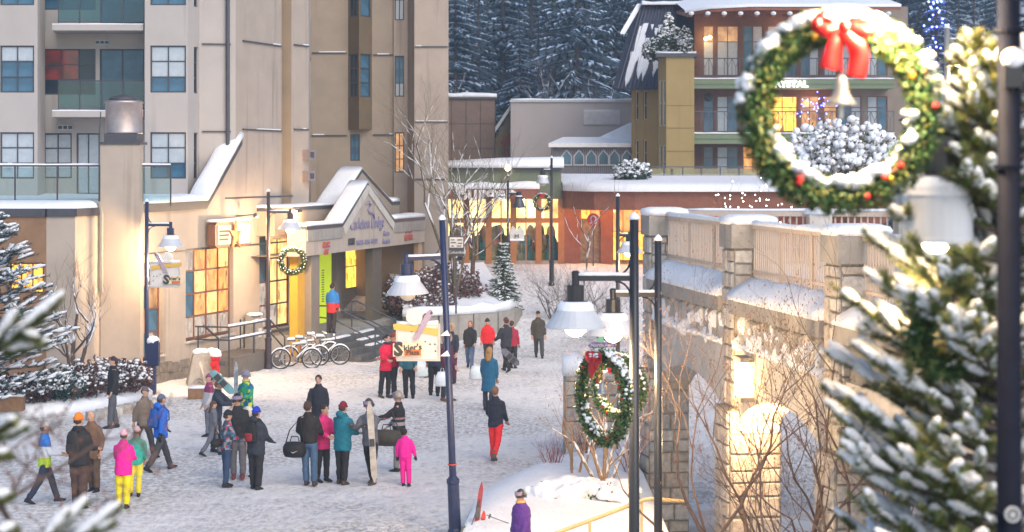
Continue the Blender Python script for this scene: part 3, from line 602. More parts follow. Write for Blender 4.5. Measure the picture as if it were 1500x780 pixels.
# ------------------------------------------------------------------ the lit store at the end of the street
YS = 90.
green = M('sage_green_fascia', (.13, .155, .10), .75, .08, 2); redwood = M('red_brown_timber', (.22, .075, .04), .6, .15, 4); oak = M('honey_timber', (.33, .135, .04), .55, .12, 4)
st = thing('store_building', 'low green and timber store with brightly lit glass front and snowy roof', 'store', (XX(830, YS), YS, 2.4), world=True)
SF = pxwall(640, YS, 1000, YS); zf, zh = ZZ(386, YS), ZZ(292, YS)
mb = MB(); wbox(mb, SF, 0, SF.u(822), zh, ZZ(250, YS), -6, 0); mb.build('fascia', green, st)
mb = MB(); wbox(mb, SF, 0, SF.u(822), zf - .3, zf + .12, -.3, .0); mb.build('plinth', conc, st)
inter = M_lit('lit_store_wall', (.85, .38, .07), (1, .78, .34), 1.7, 1.6, True); floor_i = M('store_floor', (.4, .3, .2), .5)
mb = MB(); wbox(mb, SF, 0, SF.u(822), zf, zh + .2, -4.1, -4.0); mb.build('interior_wall', inter, st)
mb = MB(); wbox(mb, SF, 0, SF.u(822), zh + .05, zh + .1, -4, -.1); mb.build('lit_ceiling', M('lit_store_ceiling', (.9, .8, .6), .8, 0, emit=(1, .78, .42), es=2.6), st)
mb = MB(); wbox(mb, SF, 0, SF.u(822), zf - .05, zf, -4, -.1); mb.build('interior_floor', floor_i, st)
goods = [M('goods_%s' % n, c, .8, .2, 9) for n, c in (('rust', (.5, .16, .05)), ('olive', (.22, .22, .06)), ('cream', (.7, .6, .42)), ('teal', (.05, .22, .24)), ('plum', (.25, .05, .12)), ('ochre', (.55, .32, .06)))]
for i in range(90):
    px = rnd.uniform(665, 815); o = rnd.uniform(-3.2, -.8); h = rnd.choice([.9, 1.2, 1.6]); ww = rnd.uniform(.12, .35); uu = SF.off(o).u(px); mb = MB()
    wbox(mb, SF, uu - ww, uu + ww, zf, zf + h * .5, o - .2, o + .2); mb.ell(SF.p(uu, zf + h * .75, o), (ww * .8, .2, h * .3), 7, 5); mb.build('display_stand', rnd.choice(goods), st)
posts = [640, 683, 716, 752, 789, 822]; winpx = list(zip(posts, posts[1:]))
glas = M_glass('store_glass', (1, .98, .94), .07)
zm = ZZ(323, YS)
for k, px in enumerate(posts):
    mb = MB(); uu = SF.u(px); wbox(mb, SF, uu - .14, uu + .14, zf, zh, -.2, .03); mb.build('timber_post', oak, st)
mb = MB(); wbox(mb, SF, 0, SF.u(822), zm - .12, zm + .1, -.15, .01); mb.build('transom', oak, st)
for a, b in winpx:
    mid = SF.u((a + b) / 2)
    for z0, z1 in ((zf + .12, zm - .12), (zm + .1, zh)):
        for u0, u1 in ((SF.u(a) + .14, mid - .03), (mid + .03, SF.u(b) - .14)):
            mb = MB(); wbox(mb, SF, u0, u1, z0, z1, -.12, -.1); mb.build('pane', glas, st)
    mb = MB(); wbox(mb, SF, mid - .03, mid + .03, zf + .12, zh, -.14, -.05); mb.build('mullion', oak, st)
# canopies
aw = SF.off(1.0); mb = MB(); wbox(mb, SF, 0, SF.u(790), ZZ(291, YS), ZZ(277, YS), 0, 1.1); cn = mb.build('canopy', redwood, st)
mb = MB(); mb.ridge([SF.p(0, ZZ(277, YS), .5), SF.p(SF.u(790), ZZ(277, YS), .5)], SF.n * 1.3, .3); mb.build('snow_cap', snow, cn, True)
text('Burger', .95, SF.p(aw.u(710), ZZ(283.5, YS), 1.26), SF.d, cn, M('white_sign_letters', (.8, .78, .76), .6), .06, bold=.03)
mb = MB(); mb.ell(SF.p(aw.u(703), ZZ(288, YS), 1.13), (.14, .03, .14)); mb.build('red_sign_dot', M('sign_red', (.55, .02, .03), .5), cn)
mb = MB(); wbox(mb, SF, 0, SF.u(822), ZZ(250, YS), ZZ(246, YS), -6, .15); rf = mb.build('roof', flash, st)
mb = MB(); mb.ridge([SF.p(0, ZZ(246, YS), -2.4), SF.p(SF.u(826), ZZ(246, YS), -2.4)], SF.n * 5.5, .4, seg=2, jit=.35); mb.build('snow_cap', snow, rf, True)
mb = MB(); mb.ell(SF.p(SF.u(744), ZZ(246, YS), .25), (.14, .14, .17)); mb.build('globe_light', M('lit_globe', (1, .8, .4), .5, 0, emit=(1, .75, .3), es=5), st)
# right half: curved timber fascia
arc = [Vector((XX(px, y), y, 0)) for px, y in ((824, 90), (840, 88.2), (870, 87), (930, 86.4), (1010, 86.2), (1120, 86.2), (1320, 86.2))]
mb = MB(); zc0, zc1 = ZZ(308, 86.5), ZZ(281, 86.5)
for a, b in zip(arc, arc[1:]): mb.hexa([a + Vector((0, 0, zc0)), b + Vector((0, 0, zc0)), b + Vector((0, 1.2, zc0)), a + Vector((0, 1.2, zc0))], [a + Vector((0, 0, zc1)), b + Vector((0, 0, zc1)), b + Vector((0, 1.2, zc1)), a + Vector((0, 1.2, zc1))])
cf = mb.build('curved_fascia', redwood, st)
mb = MB(); mb.poly([a + Vector((0, -.1, zc1 + .01)) for a in arc] + [Vector((arc[-1].x, 96, zc1 + .35)), Vector((arc[0].x, 96, zc1 + .35))]); mb.loft([[a + Vector((0, -.25, zc1)), a + Vector((0, -.27, zc1 + .22)), a + Vector((0, .1, zc1 + .36)), a + Vector((0, 2.5, zc1 + .42)), a + Vector((0, 8, zc1 + .75))] for a in arc], False, closed=False); mb.build('roof_snow', snow, cf, True)
mb = MB(); wbox(mb, SF, SF.u(822), SF.u(1300), ZZ(310, YS), zc1, -.3, -.1); wbox(mb, SF, SF.u(822), SF.u(850), zf - .2, zc0, -.3, 0); wbox(mb, SF, SF.u(880), SF.u(897), zf - .2, zc0, -.3, 0); wbox(mb, SF, SF.u(960), SF.u(1300), 2, zc0, -.3, 0); mb.build('timber_wall', redwood, st)
mb = MB(); q = SF.off(-.2); wbox(mb, q, q.u(850), q.u(880), zf - .2, ZZ(322, YS), -.2, 0); mb.build('stone_panel', M('ledge_stone', (.22, .17, .13), .9, .4, 6, .4, 15), st)
window(st, SF, SF.u(850), SF.u(880), ZZ(322, YS), ZZ(294, YS), 2, 2, oak, lambda i, j: lit_orange if (i + j) % 2 else lit_gold, .1)
window(st, SF, SF.u(897), SF.u(960), zf + .1, ZZ(296, YS), 4, 2, redwood, lambda i, j: lit_orange if j else lit_gold, .12)
for px in (842, 900, 960, 1020, 1080): point('soffit_light', SF.p(SF.u(px), zc0 - .12, 1.6), 45, (1, .42, .12), .1, st)
ls = thing('round_logo_sign', 'round red sign with white omega shaped emblem on the store front', 'sign', SF.p(SF.u(868), ZZ(322, 88), 1.2), world=True)
c = W(869, 322, 88); mb = MB(); mb.prism([c + Vector((.28 * math.cos(t * math.pi / 12), 0, .28 * math.sin(t * math.pi / 12))) for t in range(24)], (0, .08, 0)); mb.build('disc', M('logo_red', (.6, .01, .02), .4, 0), ls)
mb = MB(); mb.tube([c + Vector((x * .2, -.03, z * .2)) for x, z in ((-.8, -.75), (-.35, -.8), (-.3, -.55), (-.55, -.05), (-.55, .4), (-.3, .75), (0, .85), (.3, .75), (.55, .4), (.55, -.05), (.3, -.55), (.35, -.8), (.8, -.75))], .03, 6); mb.build('emblem', M('white_sign_letters'), ls)
mb = MB(); mb.bar(c + Vector((0, .04, -.28)), c + Vector((0, .04, -2.4)), .06); mb.build('sign_post', flash, ls)

# ------------------------------------------------------------------ olive hotel with balconies
YH = 98.
olive = M('ochre_olive_stucco', (.31, .225, .09), .9, .06, 1.2, .1, 50, streak=.1); metalr = M('dark_blue_metal_roof', (.055, .06, .085), .4, .15, 3, metal=.3); gslab = M('green_balcony_fascia', (.16, .20, .12), .7, .06, 3)
ht = thing('hotel_building', 'olive stucco hotel with dark metal mansard roof and green edged balconies', 'hotel', (XX(1100, YH), YH, 2.4), world=True)
HL = pxwall(925, YH + 3, 972, YH + 1); mb = MB(); hh = [(HL.u(a), HL.u(a + 5), ZZ(z1, 100), ZZ(z0, 100)) for a in (930, 942) for z0, z1 in ((133, 176), (205, 243))]
panel(mb, HL, 0, HL.L, 2.4, ZZ(126, 100), hh, .15); HC = pxwall(964, YH - 1, 976, YH - 2); HM = pxwall(976, YH - 2, 1017, YH - 2); zt = ZZ(84, YH - 2)
hc = [(HC.u(a), HC.u(a + 3.4), ZZ(z1, 96.5), ZZ(z0, 96.5)) for a in (966, 971.5) for z0, z1 in ((118, 185), (213, 262))]
panel(mb, HC, 0, HC.L, 2.4, zt, hc, .1); panel(mb, HM, 0, HM.L, 2.4, zt)
HB = pxwall(1017, YH, 1330, YH); s_ = Wall(HM.p(HM.L, 0)[:2], HB.p(0, 0)[:2]); panel(mb, s_, 0, s_.L, 2.4, zt)
mb.poly([HC.p(0, zt), HM.p(0, zt), HM.p(HM.L, zt), HB.p(0, zt), HL.p(HL.L, zt)])
mb.build('wall', olive, ht)
for h in hh: window(ht, HL, *h, 1, 2, M('cream_frame', (.5, .45, .35), .7), lambda i, j: glass_dark)
for h in hc: window(ht, HC, *h, 1, 2, M('cream_frame'), lambda i, j: glass_dark, .07)
for z in (155, 188, 222): mb = MB(); wbox(mb, HM, 0, HM.L, ZZ(z, 96) - .02, ZZ(z, 96) + .02, 0, .012); mb.build('wall_joint', M('joint_line', (.2, .14, .05), .9), ht)
mb = MB(); wbox(mb, HM, -.5, HM.L + .15, zt, zt + .18, -2, .12); cp = mb.build('coping', flash, ht); mb = MB(); mb.ridge([HM.p(-.5, zt + .18, -.4), HM.p(HM.L + .1, zt + .18, -.4)], HM.n * .9, .1); mb.build('snow_cap', snow, cp, True)
# mansard
e0, e1, r0, r1 = W(905, 131, 99), W(985, 131, 97.5), W(940, 8, 102), W(1060, 8, 101)
mb = MB(); mb.poly([e0, e1, W(1060, 60, 98.5), r1, r0]); eb = W(915, 131, 108); mb.poly([eb, e0, r0, W(935, 14, 109)]); mb.poly([r0, r1, r1 + Vector((0, 10, .2)), r0 + Vector((0, 10, .2))]); mb.poly([e0, e1, e1 + Vector((0, 2, 0)), eb]); ms = mb.build('mansard_roof', metalr, ht)
for i in range(15):
    t = i / 14; a = e0.lerp(e1, t); b = r0.lerp(W(1005, 8, 101.4), t); mb = MB(); mb.bar(a + Vector((0, -.05, 0)), b + Vector((0, -.05, 0)), .05, .1, up=(0, -1, .3)); mb.build('roof_seam', metalr, ms)
for i in range(6):
    t = .1 + i / 7; a = e0.lerp(eb, t); b = r0.lerp(W(935, 14, 109), t); mb = MB(); mb.bar(a + Vector((-.12, 0, 0)), b + Vector((-.12, 0, 0)), .3, .25); mb.build('roof_fin', metalr, ms)
nrm = (e1 - e0).cross(r0 - e0).normalized(); nrm = nrm if nrm.y < 0 else -nrm
mb = MB()
for i in range(42):
    t = rnd.uniform(.12, .95); s2 = rnd.uniform(.3, .8); L_ = rnd.uniform(.5, 2.2); ww = rnd.uniform(.1, .25)
    P0 = e0.lerp(e1, t).lerp(r0.lerp(W(1005, 8, 101.4), t), s2); dn = (e0.lerp(e1, t) - r0.lerp(W(1005, 8, 101.4), t)).normalized(); xd = (e1 - e0).normalized()
    mb.prism([P0 - xd * ww, P0 + xd * ww, P0 + xd * ww * .8 + dn * L_ * .6, P0 + dn * L_, P0 - xd * ww * .7 + dn * L_ * .7], nrm * .09)
mb.ridge([r0 + Vector((0, -.1, 0)), r1 + Vector((0, -.1, 0))], (0, .8, 0), .18); mb.ridge([W(912, 50, 100.2), W(936, 9, 102)], (.25, .2, 0), .12); mb.build('snow_patch', snow, ms)
# balcony front
zrow = [(ZZ(268, YH), ZZ(212, YH)), (ZZ(195, YH), ZZ(138, YH)), (ZZ(113, YH), ZZ(35, YH))]
bays = [(1030, 1046), (1050, 1082), (1088, 1118), (1124, 1168), (1172, 1200), (1206, 1226), (1232, 1262), (1270, 1300)]
woodw = M('red_timber_cladding', (.13, .06, .04), .65, .15, 3); greyc = M('grey_brown_panel', (.22, .18, .15), .85, .1, 2)
holes = []; spec = []
for r_, (a, b) in enumerate(zrow):
    for k, (x0, x1) in enumerate(bays):
        h = (HB.u(x0), HB.u(x1), a + .05, b - .1); holes.append(h); spec.append((r_, k, h))
mb = MB(); panel(mb, HB, 0, HB.u(1232), 2.4, ZZ(10, YH), holes[:6] + holes[8:14] + holes[16:22], .12); panel(mb, HB, HB.u(1232), HB.L, 2.4, ZZ(10, YH), [h for i, h in enumerate(holes) if i % 8 >= 6], .12, 1); mb.build('wall', [woodw, greyc], ht)
litset = {(0, 2): lit_orange, (1, 3): lit_gold, (1, 5): lit_warm, (2, 0): lit_warm, (2, 1): lit_warm, (1, 4): lit_warm, (2, 6): lit_warm}
for r_, k, h in spec:
    pm = litset.get((r_, k)); window(ht, HB, *h, 2 if h[1] - h[0] > .7 else 1, 2, woodframe, (lambda i, j: (pm if (r_ < 2 or j) else blind)) if pm else (lambda i, j: blind if (i + k) % 2 else glass_blue), .1, rws=[0, .68, 1])
vr = M('slate_railing', (.07, .08, .10), .5)
for zy0, zy1, ry in ((116, 130, 85), (196, 211, 163)):
    mb = MB(); B = pxwall(1016, YH - 1.6, 1310, YH - 1.6); wbox(mb, B, 0, B.L, ZZ(zy1, B.a.y), ZZ(zy0, B.a.y), -1.6, 0); bl = mb.build('balcony', gslab, ht)
    mb = MB(); wbox(mb, B, 0, B.L, ZZ(zy0, B.a.y) - .28, ZZ(zy0, B.a.y) - .24, 0, .03); mb.build('trim', M('green_trim', (.10, .14, .09), .7), bl)
    mb = MB(); mb.ridge([B.p(0, ZZ(zy0, B.a.y), -.1), B.p(B.L, ZZ(zy0, B.a.y), -.1)], B.n * .3, .06); mb.build('snow_edge', snow, bl)
    z0, z1 = ZZ(zy0, B.a.y), ZZ(ry, B.a.y); mb = MB(); wbox(mb, B, 0, B.L, z1 - .05, z1, -.13, -.07); wbox(mb, B, 0, B.L, z0 + .08, z0 + .11, -.12, -.08); mb.build('top_rail', vr, bl)
    n = 26
    for i in range(n + 1):
        uu = B.L * i / n; mb = MB(); mb.bar(B.p(uu, z0, -.1), B.p(uu, z1, -.1), .03); mb.build('baluster', vr, bl)
        if i < n and i % 3: mb = MB(); q = B.L / n; (mb.bar(B.p(uu, z1, -.1), B.p(uu + q / 2, z0 + (z1 - z0) * .55, -.1), .022), mb.bar(B.p(uu + q, z1, -.1), B.p(uu + q / 2, z0 + (z1 - z0) * .55, -.1), .022), mb.bar(B.p(uu + q / 2, z0, -.1), B.p(uu + q / 2, z0 + (z1 - z0) * .55, -.1), .022)); mb.build('baluster_brace', vr, bl)
B = pxwall(1016, YH - 1.6, 1310, YH - 1.6)
text('CRYSTAL', .42, B.p(B.u(1154), ZZ(124, 96.4), .06), B.d, ht, M('lit_white_letters', (.9, .9, .9), .5, 0, emit=(1, .97, .92), es=2.2), .05, bold=.012, sx=1.12)
# eave of the top storey
ev = [W(1003, 24, 96), W(1040, 18, 94.5), W(1100, 15, 94), W(1320, 15, 94)]
mb = MB()
for a, b in zip(ev, ev[1:]): mb.hexa([a, b, b + Vector((0, 6, .6)), a + Vector((0, 6, .6))], [p + Vector((0, 0, .16)) for p in (a, b, b + Vector((0, 6, .6)), a + Vector((0, 6, .6)))])
ea = mb.build('eave', redwood, ht)
mb = MB(); mb.loft([[p + Vector((0, -.05, .15)), p + Vector((0, -.08, .26)), p + Vector((0, .25, .33)), p + Vector((0, 6, 1.2))] for p in ev], False, closed=False); mb.build('roof_snow', snow, ea, True)
for px in range(1012, 1320, 24): p = W(px, 23, 94.2); mb = MB(); mb.bar(p + Vector((0, -.3, -.02)), p + Vector((0, 2, .15)), .1, .14); o = mb.build('rafter_tail', redwood, ea); mb = MB(); mb.ell(p + Vector((0, -.25, .08)), (.14, .2, .1), 7, 4); mb.build('snow_lump', snow, o)
for px, py in ((1034, 57), (1040, 55)):
    p = W(px, py, YH - .3); mb = MB(); mb.ell(p, (.1, .1, .1)); mb.build('wall_lamp', M('lit_globe'), ht)
point('hotel_wall_light', W(1037, 58, YH - .8), 22, (1, .55, .2), .1, ht)
point('hotel_eave_light', W(1150, 40, YH - 1.0), 22, (1, .55, .25), .2, ht)
point('hotel_balcony_light', W(1190, 150, YH - .9), 25, (1, .5, .22), .2, ht)
mb = MB(); mb.ell(W(1038, 143, YH - .05), (.2, .08, .2)); mb.build('wall_vent', flash, ht)
# terrace fence in front of the hotel
tf = thing('terrace_fence', 'low dark glass fence along the snowy roof below the hotel', 'fence', (XX(1060, 93), 93, 5), world=True)
wl = pxwall(945, 93, 1110, 93); z0, z1 = ZZ(272, 93), ZZ(244, 93); mb = MB(); wbox(mb, wl, 0, wl.L, z1 - .05, z1, -.03, .03); n = 6; mb.build('top_rail', vr, tf)
for i in range(n + 1): mb = MB(); wbox(mb, wl, wl.L * i / n - .03, wl.L * i / n + .03, z0 - .5, z1 - .05, -.03, .03); mb.build('post', vr, tf)
for i in range(n): mb = MB(); wbox(mb, wl, wl.L * i / n + .04, wl.L * (i + 1) / n - .04, z0, z1 - .1, -.006, .006); mb.build('glass_panel', M_glass('fence_glass', (.5, .6, .6), .15), tf)
# ------------------------------------------------------------------ stone footbridge on the right
granite = [M('granite_%s' % n, c, .9, .25, 9, .5, 35) for n, c in (('grey', (.36, .34, .32)), ('buff', (.43, .385, .33)), ('pale', (.48, .45, .41)), ('rust', (.39, .335, .28)))]
mortar = M('dark_mortar', (.24, .22, .195), .95, .2, 10, .3, 40)
railp = M('beige_rail_paint', (.46, .37, .30), .6, .06, 4)
br = thing('stone_footbridge', 'stone footbridge with granite piers, beige baluster railing and snow covered caps', 'bridge', (5, 37, -1.2), world=True)
c1, c2, c3 = Vector((XX(973, 43), 43, 0)), Vector((XX(1096, 36.3), 36.3, 0)), Vector((XX(1254, 30.4), 30.4, 0))
c4 = c3 + (c3 - c2) * 1.1
def frame(a, b):
    d = (b - a).normalized(); return d, Vector((d.y, -d.x, 0)) if Vector((d.y, -d.x, 0)).x < 0 else Vector((-d.y, d.x, 0))
def sbox(mb, c, d, n, a0, a1, b0, b1, z0, z1, mi=0, bev=0):
    q = lambda z, e: [c + d * (a0 + e) + n * (b0 + e) + Vector((0, 0, z)), c + d * (a1 - e) + n * (b0 + e) + Vector((0, 0, z)), c + d * (a1 - e) + n * (b1 - e) + Vector((0, 0, z)), c + d * (a0 + e) + n * (b1 - e) + Vector((0, 0, z))]
    mb.hexa(q(z0, 0), q(z1, bev), mi)
def stone_piece(c, d, n, w, h, th, mat, parent, rg):
    # irregular bevelled block: face normal n, along d
    hw, hh = w / 2, h / 2; out = []; pts = []
    for sx, sz in ((-1, -1), (-.2, -1.04), (1, -1), (1.03, .1), (1, 1), (.15, 1.03), (-1, 1), (-1.02, -.1)):
        pts.append((sx * hw * rg.uniform(.9, 1.0), sz * hh * rg.uniform(.9, 1.0)))
    r0 = [c + d * x + Vector((0, 0, z)) - n * .05 for x, z in pts]; r1 = [c + d * x + Vector((0, 0, z)) + n * th * .55 for x, z in pts]; r2 = [c + d * x * .84 + Vector((0, 0, z * .86)) + n * th * rg.uniform(.85, 1.1) for x, z in pts]
    mb = MB(); mb.loft([r0, r1, r2]); return mb.build('stone', mat, parent)
rs = random.Random(31)
def clad(parent, c, d, n, half, z0, z1, k=2):
    z = z0
    while z < z1 - .08:
        h = min(rs.uniform(.24, .52), z1 - z)
        if z1 - z - h < .12: h = z1 - z
        cuts = [-half] + sorted(-half + 2 * half * (i + 1 + rs.uniform(-.28, .28)) / k for i in range(k - 1)) + [half]
        for a, b in zip(cuts, cuts[1:]):
            if b - a > .25 and h > .4 and rs.random() < .5:
                hh = h * rs.uniform(.4, .6)
                stone_piece(c + d * (a + b) / 2 + Vector((0, 0, z + hh / 2)), d, n, b - a - .022, hh - .022, .05, rs.choice(granite), parent, rs); stone_piece(c + d * (a + b) / 2 + Vector((0, 0, z + (h + hh) / 2)), d, n, b - a - .022, h - hh - .022, .05, rs.choice(granite), parent, rs)
            else: stone_piece(c + d * (a + b) / 2 + Vector((0, 0, z + h / 2)), d, n, b - a - .022, h - .022, .05, rs.choice(granite), parent, rs)
        z += h
def pier(c, d, n, zlow, low_half, k=2):
    hf = .36; mb = MB(); sbox(mb, c, d, n, -hf, hf, -hf, hf, 2.3, 5.33); sbox(mb, c, d, n, -low_half, low_half, -low_half, low_half, zlow, 2.42); p = mb.build('pier', mortar, br)
    clad(p, c + n * hf, d, n, hf, 2.45, 5.3, 2); clad(p, c + d * hf, n, d, hf, 2.45, 5.3, 2)
    clad(p, c + n * low_half, d, n, low_half, zlow, 2.4, k); clad(p, c + d * low_half, n, d, low_half, zlow, 2.4, k)
    mb = MB(); sbox(mb, c, d, n, -.43, .43, -.43, .43, 5.33, 5.76); cp = mb.build('pier_cap', conc, p)
    mb = MB()
    q = lambda z, e: [c + d * (sx * e) + n * (sy * e) + Vector((0, 0, z)) for sx, sy in ((-1, -.7), (-.7, -1), (.7, -1), (1, -.7), (1, .7), (.7, 1), (-.7, 1), (-1, .7))]
    mb.loft([q(5.755, .45), q(5.83, .475), q(5.89, .44), q(5.93, .3)]); mb.build('snow_cap', snow, p, True)
d12, n12 = frame(c1, c2); d23, n23 = frame(c2, c3)
pier(c1, d12, n12, -1.25, .44); pier(c2, d12, n12, -1.25, .48); pier(c3, d23, n23, -1.25, .48)
nb = 0
for (a, b) in ((c1, c2), (c2, c3), (c3, c4)):
    d, n = frame(a, b); L_ = (b - a).length; u0, u1 = .4, L_ - .4
    if a is c3: u1 = L_
    mb = MB(); K = 14; lo, hi = [], []
    for i in range(K + 1):                                       # arched spandrel beam
        t = i / K; x = u0 - .1 + (u1 - u0 + .2) * t; z = 2.1 + .70 * math.sin(math.pi * t) ** .7; lo.append(a + d * x + Vector((0, 0, z))); hi.append(a + d * x + Vector((0, 0, 3.55)))
    for i in range(K): mb.hexa([lo[i] + n * .3, lo[i + 1] + n * .3, lo[i + 1] - n * .5, lo[i] - n * .5], [hi[i] + n * .3, hi[i + 1] + n * .3, hi[i + 1] - n * .5, hi[i] - n * .5])
    mb.build('arched_beam', conc_lt, br)
    mb = MB(); sbox(mb, a, d, n, u0 - .05, u1 + .05, -.1, .24, 3.55, 4.15); bd = mb.build('stone_band', mortar, br)
    x = u0; sq = MB()
    while x < u1 - .1 and a is not c3:
        w_ = rs.uniform(.16, .36); stone_piece(a + d * (x + w_ / 2) + n * .24 + Vector((0, 0, 3.84)), d, n, w_ - .02, rs.uniform(.42, .62), .09, rs.choice(granite[:3]), bd, rs)
        if rs.random() < .9: sq.ell(a + d * (x + w_ * rs.uniform(.0, .9)) + n * .31 + Vector((0, 0, 3.68 + rs.uniform(-.1, .3))), (w_ * rs.uniform(.25, .6), .06, rs.uniform(.05, .2)), 7, 5, jit=.3, rg=rs)
        sq.ell(a + d * (x + w_ / 2) + n * .3 + Vector((0, 0, 3.57)), (w_ * .62, .08, rs.uniform(.04, .1)), 7, 5, jit=.2, rg=rs); x += w_
    if sq.v: smooth_mod(sq.build('snow_cover', snow, bd, True), .03, 2)
    mb = MB(); sbox(mb, a, d, n, u0 - .04, u1 + .04, -.35, .48, 4.15, 4.42); lg = mb.build('ledge', conc, br)
    mb = MB(); rings = []
    for i in range(13):
        x = u0 - .03 + (u1 - u0 + .06) * i / 12; j = rs.uniform(-.03, .03); rings.append([a + d * x + n * y + Vector((0, 0, z + (j if k not in (0, 5) else 0))) for k, (y, z) in enumerate(((.5, 4.41), (.52, 4.48), (.42, 4.58), (.1, 4.78), (-.3, 4.86), (-.35, 4.42)))])
    mb.loft(rings); mb.build('snow_bank', snow, lg, True)
    mb = MB(); sbox(mb, a, d, n, u0 - .03, u1 + .03, -.05, .05, 5.68, 5.75); sbox(mb, a, d, n, u0 - .03, u1 + .03, -.03, .03, 4.88, 4.93); rl = mb.build('handrail', railp, br)
    mb = MB(); mb.ridge([a + d * (u0 - .02) + Vector((0, 0, 5.75)), a + d * (u1 + .02) + Vector((0, 0, 5.75))], n * .14, .08); mb.build('snow_cap', snow, rl, True)
    nb_ = int((u1 - u0) / .125); me = None
    for i in range(nb_ + 1):
        if me is None: mb = MB(); mb.bar((0, 0, 4.6), (0, 0, 5.68), .045, .02, up=tuple(n)); q = mb.build('baluster', railp, rl); me = q.data
        else: q = link('baluster', me, rl)
        q.location = a + d * (u0 + (u1 - u0) * i / nb_)
    for i in (1, 2):
        mb = MB(); sbox(mb, a + d * (u0 + (u1 - u0) * i / 3), d, n, -.05, .05, -.04, .035, 4.6, 5.68); mb.build('rail_post', railp, rl)
mb = MB(); A = c1 - n12 * .3; mb.prism([c1 + Vector((.1, .3, 3.7)), c2 + Vector((.1, 0, 3.7)), c3 + Vector((.1, 0, 3.7)), c4 + Vector((.1, 0, 3.7)), c4 + Vector((4, 0, 3.7)), c3 + Vector((4, 0, 3.7)), Vector((10.5, 40, 3.7)), Vector((10.5, 45, 3.7)), Vector((c1.x, 45, 3.7))], (0, 0, .8)); dk = mb.build('deck', conc, br)
mb = MB(); mb.prism([c1 + Vector((.4, .3, 4.51)), c2 + Vector((.4, 0, 4.51)), c3 + Vector((.4, 0, 4.51)), c4 + Vector((.4, 0, 4.51)), c4 + Vector((3.9, 0, 4.51)), c3 + Vector((3.9, 0, 4.51)), Vector((10.4, 40, 4.51)), Vector((10.4, 44.8, 4.51)), Vector((c1.x + .4, 44.8, 4.51))], (0, 0, .08)); mb.build('deck_snow', snow, dk)
RR = pxwall(1004, 44.6, 1420, 43.5); mb = MB(); wbox(mb, RR, 0, RR.L, 5.7, 5.82, -.06, .06); wbox(mb, RR, 0, RR.L, 4.7, 4.76, -.03, .03); r2 = mb.build('handrail', railp, br)
mb = MB(); mb.ridge([RR.p(0, 5.82), RR.p(RR.L, 5.82)], RR.n * .14, .05); mb.build('snow_cap', snow, r2, True)
n = 44; me = None
for i in range(n):
    if me is None: mb = MB(); mb.bar((0, 0, 4.6), (0, 0, 5.7), .04, .02); q = mb.build('baluster', railp, r2); me = q.data
    else: q = link('baluster', me, r2)
    q.location = RR.p(RR.L * (i + .5) / n, 0)
for px in (1200, 1330):
    mb = MB(); c = RR.p(RR.u(px), 0); mb.box(c.x - .25, c.x + .25, c.y - .25, c.y + .25, 4.4, 5.75); q = mb.build('rail_pier', conc_lt, br)
    mb = MB(); mb.lathe([(.33, 0), (.36, .05), (.3, .13), (.05, .17)], 12, (c.x, c.y, 5.75)); mb.build('snow_cap', snow, q, True)
for c in ((9.8, 44), (9.8, 38)): mb = MB(); mb.box(c[0] - .5, c[0] + .5, c[1] - .5, c[1] + .5, -1.25, 3.7); mb.build('support_pier', conc, br)
bl_ = thing('wall_lantern', 'added glowing box standing for the lit wall beside the middle pier', 'lantern', c2 + d23 * .9 + n23 * .35 + Vector((0, 0, 2.6)), world=True)  # glowing box added in place of a diffusely lit wall
cc = c2 + d23 * 1.15 + n23 * .45
mb = MB(); sbox(mb, cc, d23, n23, -.26, .26, -.1, .06, 2.75, 3.34); mb.build('glow_panel', M('glow_panel_emission', (1, .8, .5), .4, 0, emit=(1, .62, .22), es=9), bl_)
for z_ in (3.36, 2.66): mb = MB(); sbox(mb, cc, d23, n23, -.28, .28, -.15, .10, z_, z_ + .08); mb.build('lantern_cap', conc, bl_)
point('added_glow_light', cc + n23 * .35 + Vector((0, 0, 3.0)), 60, (1, .6, .25), .12, bl_)  # added light that carries the wall glow, no real fitting
point('added_underlight', cc - n23 * .3 + Vector((0, 0, 2.2)), 130, (1, .62, .32), .12, bl_)  # added fill, warms the bay and snow under the bridge

